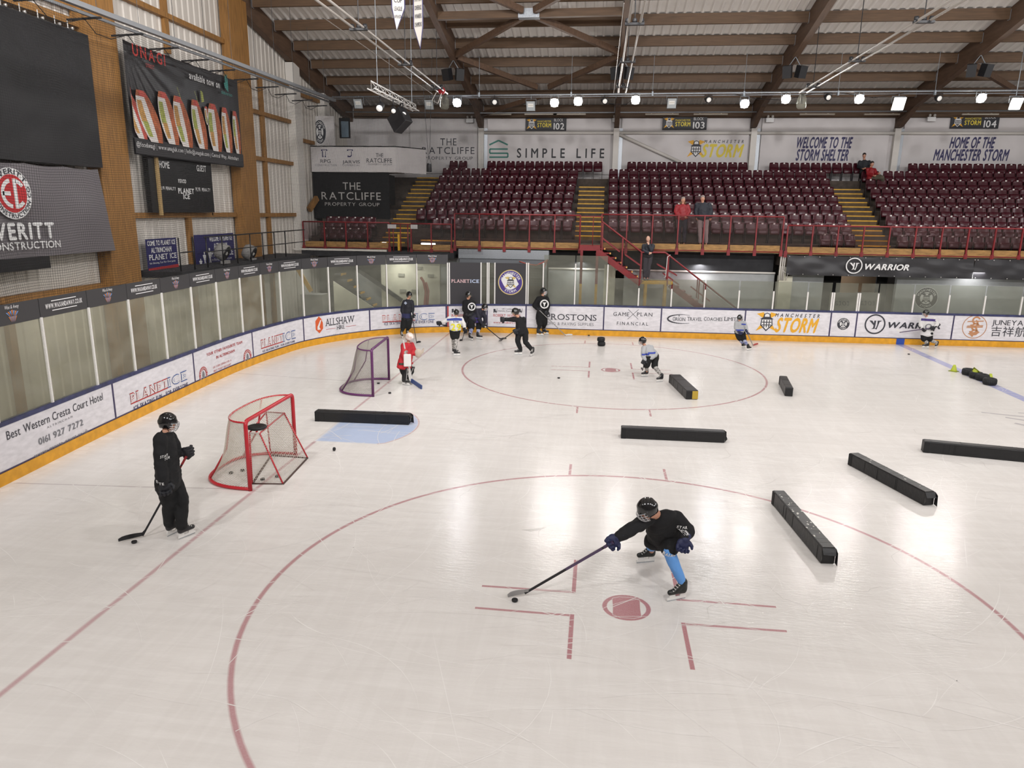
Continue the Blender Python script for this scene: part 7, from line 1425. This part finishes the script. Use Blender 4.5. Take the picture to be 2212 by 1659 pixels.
f = person('woman in red padded jacket standing behind the railing', (1472, 517), dict(hd=(1476, 432, 0), nk=(1475, 441, 0), sl=(1464, 446, 0), sr=(1485, 446, 0), el=(1459, 457, 0), er=(1489, 457, 0), wl=(1465, 466, -.1), wr=(1483, 466, -.1), hl=(1468, 471, 0), hr=(1480, 471, 0), kl=(1467, 494, -.02), kr=(1479, 494, -.02)),
    (((1467, 517), (1467, 517)), ((1478, 517), (1478, 517))), (.3, 1, 0), .98, dict(vox=.018, skates=False, helmet='hair', hair=HAIRG, longhair=True, fur=True, jersey=REDC, top='jacket', pants=M('jeans_navy', '272b38', .8), long=True, pant_bulk=.85, hem=.02), z0=3.43, plane_y=21.3); PEOPLE[14] = f
f = person('man in dark jacket and pale trousers standing behind the railing', (1519, 516), dict(hd=(1518, 429, 0), nk=(1518, 438, 0), sl=(1506, 443, 0), sr=(1532, 443, 0), el=(1503, 457, .0), er=(1536, 457, 0), wl=(1505, 469, -.05), wr=(1534, 469, -.05), hl=(1512, 471, 0), hr=(1526, 471, 0), kl=(1512, 493, -.02), kr=(1525, 493, -.02)),
    (((1513, 516), (1513, 516)), ((1526, 516), (1526, 516))), (0, 1, -.05), 1.02, dict(vox=.018, skates=False, helmet='hair', hair=HAIRG, jersey=NAVJ, top='jacket', pants=M('trousers_pale', 'aaa7a2', .8), long=True, pant_bulk=.85, hem=.04), z0=3.43, plane_y=21.3); PEOPLE[15] = f
f = person('person in black jacket with dark hair sitting highest below the white wall', (1866, 383), dict(hd=(1867, 336, -.02), nk=(1867, 346, 0), sl=(1857, 350, 0), sr=(1877, 350, 0), el=(1854, 361, -.1), er=(1879, 361, -.1), wl=(1862, 364, -.35), wr=(1871, 363, -.35), hl=(1862, 369, .0), hr=(1872, 369, 0), kl=(1860, 371, -.42), kr=(1872, 371, -.42)),
    (((1860, 392), (1860, 392)), ((1872, 392), (1872, 392))), (.1, 1, -.2), .95, dict(vox=.02, skates=False, helmet='hair', jersey=M('jacket_charcoal', '23262b', .7), top='jacket', pants=PANTB, long=True, pant_bulk=.85, bulk=.9, hem=-.05), z0=tz(9), plane_y=27.0); PEOPLE[16] = f
f = person('person in red coat curled on a high seat with grey trousers', (1880, 396), dict(hd=(1884, 354, -.03), nk=(1881, 362, 0), sl=(1874, 366, .02), sr=(1889, 367, -.04), el=(1875, 377, -.05), er=(1893, 376, -.12), wl=(1886, 379, -.22), wr=(1896, 375, -.2), hl=(1877, 385, 0), hr=(1884, 387, -.05), kl=(1901, 381, -.2), kr=(1906, 383, -.3)),
    (((1902, 396), (1902, 396)), ((1908, 396), (1908, 396))), (.5, .9, -.2), .95, dict(vox=.02, skates=False, helmet='hair', longhair=True, jersey=REDC, top='coat', pants=M('trousers_olive', '5b5648', .8), long=True, pant_bulk=.95, bulk=.9, hem=.05), z0=tz(8), plane_y=26.25); PEOPLE[17] = f
bake_all()

# ================================================================== GOALS
def goal(pl, pr, back, col, netcol, label, lace=True):
    """pl, pr: feet of the posts on the ice; back: unit direction away from the play"""
    pl, pr, back = V(pl), V(pr), V(back).normalized(); t = thing('ice_hockey_goal', label, 'goal', (pl+pr)/2, 'ice hockey goals'); ac = (pr-pl); Wd = ac.length; ac.normalize(); Hh = 1.22; z = V((0, 0, 1)); m_ = M('goal_'+col, {'red': 'b81f2c', 'purple': '5d2a5c'}[col], .35)
    q = MB()
    def arc(a, b, c, n=5): return [a*(1-t_)**2+b*2*t_*(1-t_)+c*t_*t_ for t_ in [i/n for i in range(n+1)]]
    q.tube([pl]+[pl+z*(Hh-.09)]+arc(pl+z*(Hh-.09), pl+z*Hh, pl+z*Hh+ac*.09)[1:]+[pr+z*Hh-ac*.09]+arc(pr+z*Hh-ac*.09, pr+z*Hh, pr+z*(Hh-.09))[1:]+[pr], .034, 12); q.build('front_frame', m_, t)
    def base(u, d=1.05, r=.5):        # D shaped curve from post to post, u in 0..1
        a = math.pi*u; c = math.cos(a); s_ = math.sin(a); k = 2.6; rr = (abs(c)**k+abs(s_)**k)**(-1/k); return pl+ac*Wd/2*(1-c*rr)+back*d*s_*rr
    q = MB(); q.tube([base(i/36)+z*.03 for i in range(37)], .03, 10); q.build('base_frame', m_, t)
    def toprear(u): return base(u, .52)+z*(Hh-.02)
    q = MB(); q.tube([toprear(i/30) for i in range(31)], .018, 8); 
    for u in (.3, .7): q.tube([toprear(u), base(u)*.5+toprear(u)*.5+back*-.12, base(u)+z*.03], .018, 8)
    q.build('rear_frame', m_, t)
    q = MB(); nu, nv = 62, 26; r_ = .0032
    def back_pt(u, v): a, b = base(u)+z*.03, toprear(u); sag = .16*math.sin(math.pi*v)*math.sin(math.pi*u)**.5; return a.lerp(b, v)-back*sag*(1-v)*1.1+ac*.0
    step = 1/nu
    for sgn in (1, -1):
        for k in range(-nv, nu+nv, 1):
            pts = [back_pt((k+sgn*i)*step, i/nv) for i in range(nv+1) if -1e-6 <= (k+sgn*i)*step <= 1+1e-6]
            if len(pts) > 1: q.tube(pts, r_, 3, caps=False)
    for sgn in (1, -1):
        n2 = 12
        for k in range(-n2, 46+n2):
            pts = []
            for i in range(n2+1):
                u = (k+sgn*i)/46
                if -1e-6 <= u <= 1+1e-6: a = pl+ac*Wd*u+z*Hh; b = toprear(u*.92+.04); pts.append(a.lerp(b, i/n2)-z*.03*math.sin(math.pi*i/n2))
            if len(pts) > 1: q.tube(pts, r_, 3, caps=False)
    q.build('netting', M('net_'+netcol, {'white': 'cfc8bb', 'dark': '9b958c'}[netcol], .8), t)
    if lace:
        q = MB(); hx = []
        for i in range(260): u = i/259; p = pl+z*(Hh*u) ; a = i*1.3; hx.append(p+back*.037+ac*.018*math.sin(a))
        q.tube(hx, .0035, 3); hx = [pr+z*(Hh*i/259)+back*.037+ac*.018*math.sin(i*1.3) for i in range(260)]; q.tube(hx, .0035, 3)
        hx = [toprear(i/299)+z*.022*math.cos(i*1.4)+back*.022*math.sin(i*1.4) for i in range(300)]; q.tube(hx, .004, 3); q.build('lacing', M('lacing_white', 'd9d3cb', .8), t)
    return t
A = onz(541, 1060); B = onz(652, 973); d = (B-A); d = V((d.x, d.y, 0)).normalized(); bk = V((-d.y, d.x, 0)); 
goal(A, A+d*1.86, bk, 'red', 'white', 'red ice hockey goal with white netting beside the tall person in black')
A = onz(806, 857); B = onz(842, 819); d = (B-A); d = V((d.x, d.y, 0)).normalized(); bk = V((-d.y, d.x, 0)); goal(A, A+d*1.9, bk, 'purple', 'dark', 'purple ice hockey goal with dark netting beside the goalkeeper', lace=False)
# small practice frame standing in the mouth of the red goal
t = thing('practice_net', 'small red laced practice net standing in the mouth of the red goal', 'goal', onz(600, 1030)); Bs = [onz(545, 1045.5), onz(611, 1046.6), onz(664, 990), onz(585, 985)]
Tp = [onz(539, 935, .86), onz(561, 936, .86), onz(614, 892.5, .86), onz(575, 890, .86)]
q = MB(); q.tube(Bs+[Bs[0]], .022, 8); q.build('base_frame', M('rust_brown', '4a342d', .6), t); q = MB(); q.tube(Tp+[Tp[0]], .014, 8)
for i in range(4): q.tube([Tp[i], Bs[i]+V((0, 0, .02))], .014, 8)
q.build('upper_frame', M('goal_red', 'b81f2c', .4), t); q = MB()
for a, b, c, e in ((0, 1, 1, 0), (1, 2, 2, 1), (3, 2, 2, 3)):
    for i in range(19):
        u = i/18; q.tube([Bs[a].lerp(Bs[b], u)+V((0, 0, .02)), Tp[a].lerp(Tp[b], u)], .0025, 3, caps=False); q.tube([Bs[a].lerp(Tp[a], u), Bs[b].lerp(Tp[b], u)], .0025, 3, caps=False)
q.build('netting', M('net_white'), t); q = MB()
for a in range(4):
    for p, r in ((Tp[a], Tp[(a+1) % 4]), (Tp[a], Bs[a])): q.tube([p.lerp(r, i/120)+V((.016*math.cos(i*1.3), .016*math.sin(i*1.3), .012*math.cos(i*1.3))) for i in range(121)], .003, 3)
q.build('lacing', M('lacing_white'), t)
c = onz(555, 925, .89); q = MB(); q.lathe([(.02, 0), (.12, .005), (.17, .03), (.165, .06), (.12, .075), (.05, .05), (.01, .045)], c-V((0, 0, .02)), 20); q.build('black_tray', M('black'), label='round black dish resting on top of the small practice net', cat='dish')

# ================================================================== PUCKS, TYRES, CONES, BARRIERS
PUCK = M('puck_black', '101012', .55)
def puck(px, py, label, tilt=None, z0=0.0):
    c = onz(px, py, z0+.01); q = MB(); q.lathe([(.034, 0), (.038, .003), (.038, .022), (.034, .0254)], c if not tilt else c+V((0, 0, .03)), 20, (0, 0, 1) if not tilt else tilt); return q.build('puck', PUCK, label=label, cat='puck', group='black pucks')
for px, py, l in ((1112, 1298, 'black puck at the stick blade near the red spot'), (290, 1172, 'black puck under the stick blade left of the red goal'), (499, 1022, 'black puck inside the rear netting of the red goal'), (567.5, 1036, 'black puck inside the practice net, nearer the post'), (599, 1029.5, 'black puck inside the practice net, by its front corner'), (524, 1017, 'black puck behind the practice net in the red goal'),
     (817.5, 828.5, 'black puck inside the mouth of the purple goal'), (842, 849.5, 'black puck on the ice in front of the purple goal'), (1207, 817, 'black puck lying alone in the far circle'), (1963, 765.5, 'black puck on the ice left of the blue line'), (1272, 725, 'black puck against the yellow kick plate below PROSTONS')): puck(px, py, l)
puck(721, 973, 'black puck standing on edge in front of the red goal', (.9, -.3, .1)).location.z = 0.003
RUB = M('tyre_rubber', '17181a', .7, bump=.3, vscale=40)
def tyre(c, r, h, label, lean=(0, 0, 1)):
    q = MB(); c = V(c); q.smooth = True; prof = [(r*.55, .06*h), (r*.72, 0), (r*.92, .06*h), (r, .22*h), (r, .78*h), (r*.92, .94*h), (r*.72, h), (r*.55, .94*h), (r*.5, .5*h)]; n = 26; az = V(lean).normalized(); ax = az.orthogonal().normalized(); ay = az.cross(ax); vs = []
    for a_, z_ in prof:
        for k in range(n): g_ = 2*math.pi*k/n; vs.append(c+az*z_+(ax*math.cos(g_)+ay*math.sin(g_))*a_)
    m = len(prof); q.add(vs, [[i*n+k, i*n+(k+1) % n, ((i+1) % m)*n+(k+1) % n, ((i+1) % m)*n+k] for i in range(m) for k in range(n)])
    for k in range(n): g_ = 2*math.pi*k/n; q.obox(c+az*h*.5+(ax*math.cos(g_)+ay*math.sin(g_))*r, (ax*math.cos(g_)+ay*math.sin(g_))*.004, az*h*.26, (ay*math.cos(g_)-ax*math.sin(g_))*r*.07)
    return q.build('tyre', RUB, label=label, cat='tyre', group='small black tyres', fix=True)
c = onz(1299, 747); tyre(c, .135, .155, 'lower tyre of the stack of two by the far circle'); tyre(c+V((-.02, .0, .158)), .135, .155, 'upper tyre of the stack of two by the far circle')
for k, (px, py, l) in enumerate(((2091, 810, 'farthest small black tyre lying on the blue line, touching the fallen cone'), (2107, 817, 'small black tyre on blue line, second from the far boards'), (2121, 822, 'small black tyre on blue line, third from the far boards'), (2137, 831, 'nearest small black tyre on the blue line, before a cone'))): tyre(onz(px, py), .175, .2, l)
CONE = M('cone_lime', 'a9b42c', .5)
def cone(c, label, ax=(0, 0, 1), sc=1.0):
    q = MB(); q.lathe([(.10*sc, 0), (.085*sc, .03*sc), (.035*sc, .2*sc), (.03*sc, .205*sc)], V(c), 16, ax); a = V(ax).normalized(); x = a.orthogonal().normalized(); y = a.cross(x); q.obox(V(c)+a*.008*sc, x*.115*sc, y*.115*sc, a*.008*sc, mi=1); q.build('training_cone', [CONE, M('cone_base', '7c8420', .6)], label=label, cat='cone', group='lime training cones')
cone(onz(2060, 802), 'lime cone standing upright on the blue line'); c = onz(2107, 812, .10); cone(c+V((.12, .24, .10)), 'lime cone tipped over behind the tyres', (-.75, -.25, -.55), .95); cone(onz(2138, 822), 'lime cone behind the nearest tyre, only its tip showing')
PAD = M('pad_vinyl', '0e0e10', .42, bump=.25, vscale=14); PADT = M('pad_top', '211f20', .4, var=.3, vscale=9); TAPE = M('tape_glint', 'c5c1ba', .4); PADY = M('pad_yellow', 'a58a2a', .6)
def barrier(a, b, label, w=.19, h=.235, tape=0, yellow=False, flap=True):
    a, b = V((a[0], a[1], 0)), V((b[0], b[1], 0)); d = (b-a); L = d.length; d.normalize(); sd_ = V((d.y, -d.x, 0)); z = V((0, 0, 1)); t = thing('barrier_pad', label, 'barrier', (a+b)/2, 'black padded training barriers'); c = (a+b)/2
    q = MB(); q.obox(c+z*(h/2+.004), d*L/2, sd_*w/2, z*h/2); q.build('pad', PAD, t, bevel=.014)
    q = MB(); q.obox(c+z*(h+.006), d*(L/2-.02), sd_*(w/2-.012), z*.003); 
    rr = random.Random(int(L*1000+a.x*77))
    for k in range(9): o = rr.uniform(-.45, .45); q.obox(c+d*L*o+z*(h+.009), d*.008, sd_*(w/2-.01), z*.002)
    q.build('top_panel', PADT, t); q = MB()
    for o in [rr.uniform(-.4, .45) for _ in range(4)]: q.obox(c+d*L*o+sd_*(w/2+.001)+z*h/2, d*.004, sd_*.002, z*(h/2-.02)); q.obox(c+d*L*o-sd_*(w/2+.001)+z*h/2, d*.004, sd_*.002, z*(h/2-.02))
    q.obox(a+d*.05+z*(h/2), d*.05, sd_*(w/2+.004), z*(h/2-.006)); q.build('seam', M('seam_black', '0a0a0b', .7), t)
    q = MB()
    if flap:
        e = b; q.add([e+sd_*w/2+z*h, e-sd_*w/2+z*h, e-sd_*w/2*.9+z*h*.62+d*.05, e+sd_*w/2*.9+z*h*.66+d*.045], [[0, 1, 2, 3]]); q.add([e-sd_*w/2+z*h, e-sd_*w/2+z*.02, e-sd_*w/2*1.1+z*.0+d*.07, e-sd_*w/2*1.05+z*h*.8+d*.06], [[0, 1, 2, 3]]); q.add([e+sd_*w/2+z*.02, e+sd_*w/2+z*h*.9, e+sd_*w/2*1.1+z*h*.4+d*.05], [[0, 1, 2]]); q.build('end_flap', PAD, t)
    if yellow: q = MB(); q.obox(b+sd_*-w/4+z*(h/2+.004)+d*.003, d*.004, sd_*w/4*.96, z*h/2*.9); q.build('end_face', PADY, t)
    if tape:  # bits of tape with their glints painted in as pale flecks
        q = MB()
        for k in range(tape): o = rr.uniform(-.4, .42); s_ = rr.uniform(.006, .028); cc = c+d*L*o+sd_*rr.uniform(-.07, .07)+z*(h+.0125); q.add([cc+d*s_*1.5, cc+sd_*s_, cc-d*s_, cc-sd_*s_*.6], [[0, 1, 2, 3]])
        q.build('tape_glint', TAPE, t)
barrier((-6.7, 7.08), (-4.55, 7.13), 'black padded barrier lying across the blue crease')
barrier((.12, 6.9), (2.27, 6.92), 'black padded barrier lying between the two red circles')
barrier((1.77, 12.3), (2.03, 10.42), 'black padded barrier with a yellow end inside the far circle', w=.31, yellow=True, flap=False)
p = onz(1692, 812, .24); q_ = onz(1704, 857); barrier((p.x, p.y), (q_.x, q_.y+.03), 'short looking black padded barrier pointing away right of the far circle', flap=False, w=.2)
barrier((2.6, 3.62), (2.79, 1.52), 'taped black padded barrier on the right edge of the near circle', tape=22)
barrier((4.51, 5.85), (5.1, 3.92), 'black padded barrier slanting towards the camera right of the near circle', tape=5)
barrier((6.22, 6.92), (8.33, 6.52), 'black padded barrier cut off by the picture edge, longest looking', flap=False)

# ================================================================== MARKS ON THE CLOTHING
from mathutils.bvhtree import BVHTree
def onto(mb, obj, direction, off=.013):
    """drop flat print onto the cloth surface of obj along a direction"""
    bv = BVHTree.FromPolygons([v.co[:] for v in obj.data.vertices], [p.vertices[:] for p in obj.data.polygons]); d = V(direction).normalized(); out = []; miss = set()
    for i_, v in enumerate(mb.v):
        h = bv.ray_cast(V(v)-d*.6, d, 1.6); out.append(tuple(h[0]-d*off) if h[0] is not None else tuple(V(v)))
        if h[0] is None: miss.add(i_)
    keep = [i for i, fc_ in enumerate(mb.f) if not any(x in miss for x in fc_)]; mb.f = [mb.f[i] for i in keep]; mb.m = [mb.m[i] for i in keep]; mb.sm = [mb.sm[i] for i in keep]; mb.v = out; return mb
def print_on(f, key, centre, ux, uy, maker, mats, name):
    """centre, ux, uy in space: a flat print pressed onto the garment"""
    o = f[key]; ux, uy = V(ux).normalized(), V(uy).normalized(); n = ux.cross(uy); mp = lambda u, v, d=0.0: V(centre)+ux*u+uy*v; q = MB(); maker(q, mp); onto(q, o, -n if n.dot(CAM-V(centre)) > 0 else n); return q.build(name, mats, o)
def at(f, px, py, o=0): return f['jp']((px, py, o))
f = PEOPLE[1]; cr_, cu_ = f['rt'], V((0, 0, 1))
print_on(f, 'jersey', at(f, 353.5, 977), cr_, cu_, lambda q, m: (T(q, 'STAR', (-.05, .0, .05, .035), m, w=.018, shear=.2), T(q, 'TOR', (.0, -.045, .07, -.012), m, w=.018, shear=.2)), WHITE, 'sleeve_print')
print_on(f, 'jersey', at(f, 333, 962), cr_, cu_, lambda q, m: (q.tpoly(m, [(-.05, .14), (.03, .05), (.03, -.02), (-.05, .03)]), q.tpoly(m, [(-.05, -.03), (.01, .0), (.025, -.1), (-.0, -.05), (-.02, -.14), (-.05, -.12)])), WHITE, 'back_print')
print_on(f, 'jersey', at(f, 340, 1034), cr_, cu_, lambda q, m: T(q, 'PETE', (-.05, 0, .08, .035), m, w=.018), WHITE, 'hem_print')
f = PEOPLE[2]
print_on(f, 'jersey', at(f, 1457, 1132), cr_, cu_, lambda q, m: (T(q, 'STAR', (-.05, .0, .05, .035), m, w=.018), T(q, 'TOR', (-.03, -.05, .04, -.015), m, w=.018)), WHITE, 'sleeve_print')
print_on(f, 'jersey', at(f, 1366, 1131), cr_, cu_, lambda q, m: T(q, 'STAR', (-.04, .0, .05, .03), m, w=.018), WHITE, 'arm_print')
print_on(f, 'pants', at(f, 1443, 1185), V((1, 0, -.25)), V((.25, 0, 1)), lambda q, m: T(q, 'BAUER', (-.08, -.02, .08, .025), m, w=.04), WHITE, 'pants_print')
f = PEOPLE[5]
print_on(f, 'jersey', at(f, 985, 702), f['rt'], V((0, 0, 1)), lambda q, m: (T(q, '29', (-.17, -.16, .17, .05), m, w=.04, mi=0)), [M('number_yellow', 'd6cf2e', .6)], 'number'); print_on(f, 'jersey', at(f, 985, 694.5), f['rt'], V((0, 0, 1)), lambda q, m: T(q, 'FLYNN', (-.09, -.02, .09, .03), m, w=.018), NAVYINK, 'name_print')
print_on(f, 'jersey', at(f, 985, 689), f['rt'], V((0, 0, 1)), lambda q, m: [q.tpoly(m, [(x, -.04-.0*abs(x)), (x+.05, -.04), (x+.05, .05-.12*abs(x+.025)), (x, .05-.12*abs(x+.025))]) for x in [-.3+.05*i for i in range(12)]], M('yoke_blue', '2c3f8e', .7), 'shoulder_yoke')
def badge(f, px, py, r):
    print_on(f, 'jersey', at(f, px, py), f['rt'], V((0, 0, 1)), lambda q, m: (q.tring(m, (0, 0), r*.72, r), q.tpoly(m, [(-.45*r, .45*r), (-.1*r, .3*r), (.0, .45*r), (.1*r, .3*r), (.45*r, .45*r), (.15*r, -.1*r), (.1*r, -.5*r), (-.1*r, -.5*r), (-.15*r, -.1*r)])), WHITE, 'chest_badge')
badge(PEOPLE[6], 1019, 661.5, .15); badge(PEOPLE[9], 1176, 656, .17)
f = PEOPLE[3]; print_on(f, 'jersey', at(f, 877, 757), f['rt'], V((0, 0, 1)), lambda q, m: q.tdisc(m, (0, 0), .05), M('badge_grey', '8d8f88', .6), 'shoulder_badge')
print_on(f, 'jersey', at(f, 875, 782), f['rt'], V((0, 0, 1)), lambda q, m: [q.tpoly(m, [(x, -.03), (x+.03, -.03), (x+.03, .02), (x, .02)]) for x in [-.2+.03*i for i in range(13)]], M('hem_green', '2d3a2a', .7), 'hem_band')
f = PEOPLE[4]; print_on(f, 'jersey', at(f, 880.5, 681), f['rt'], V((0, 0, 1)), lambda q, m: [q.tpoly(m, [(x, -.09), (x+.03, -.09), (x+.03, .08), (x, .08)]) for x in [-.22+.03*i for i in range(15)]], M('band_blue', '23264f', .7), 'hem_band')
print_on(f, 'jersey', at(f, 876, 654), f['rt'], V((0, 0, 1)), lambda q, m: q.tpoly(m, [(-.06, 0), (0, .06), (.06, 0), (0, -.06)]), M('badge_pale', '9aa3b5', .6), 'shoulder_badge')
f = PEOPLE[7]; print_on(f, 'jersey', at(f, 1024, 690), f['rt'], V((0, 0, 1)), lambda q, m: [q.tpoly(m, [(x, -.10), (x+.03, -.10), (x+.03, .09), (x, .09)]) for x in [-.21+.03*i for i in range(14)]], M('band_purple', '3d2f78', .7), 'hem_band')
for n_ in (10, 11):
    f = PEOPLE[n_]; pts = {10: ((1392, 763), (1410, 761)), 11: ((1598, 712), (1610, 700))}[n_]
    for k, p_ in enumerate(pts): print_on(f, 'jersey', at(f, *p_), f['rt'], V((0, 0, 1)), lambda q, m: [q.tpoly(m, [(x, -.02), (x+.03, -.02), (x+.03, .025), (x, .025)]) for x in [-.13+.03*i for i in range(9)]], M('band_royal', '2d3f9a', .7), 'blue_band')
f = PEOPLE[12]; print_on(f, 'jersey', at(f, 2006, 691), f['rt'], V((0, 0, 1)), lambda q, m: [q.tpoly(m, [(x, -.03), (x+.04, -.03), (x+.04, .05), (x, .05)]) for x in [-.32+.04*i for i in range(16)]], M('yoke_purple', '3c2c70', .7), 'shoulder_yoke')
print_on(f, 'jersey', at(f, 2006, 705), f['rt'], V((0, 0, 1)), lambda q, m: q.tring(m, (0, 0), .07, .11), GREYINK, 'chest_badge')
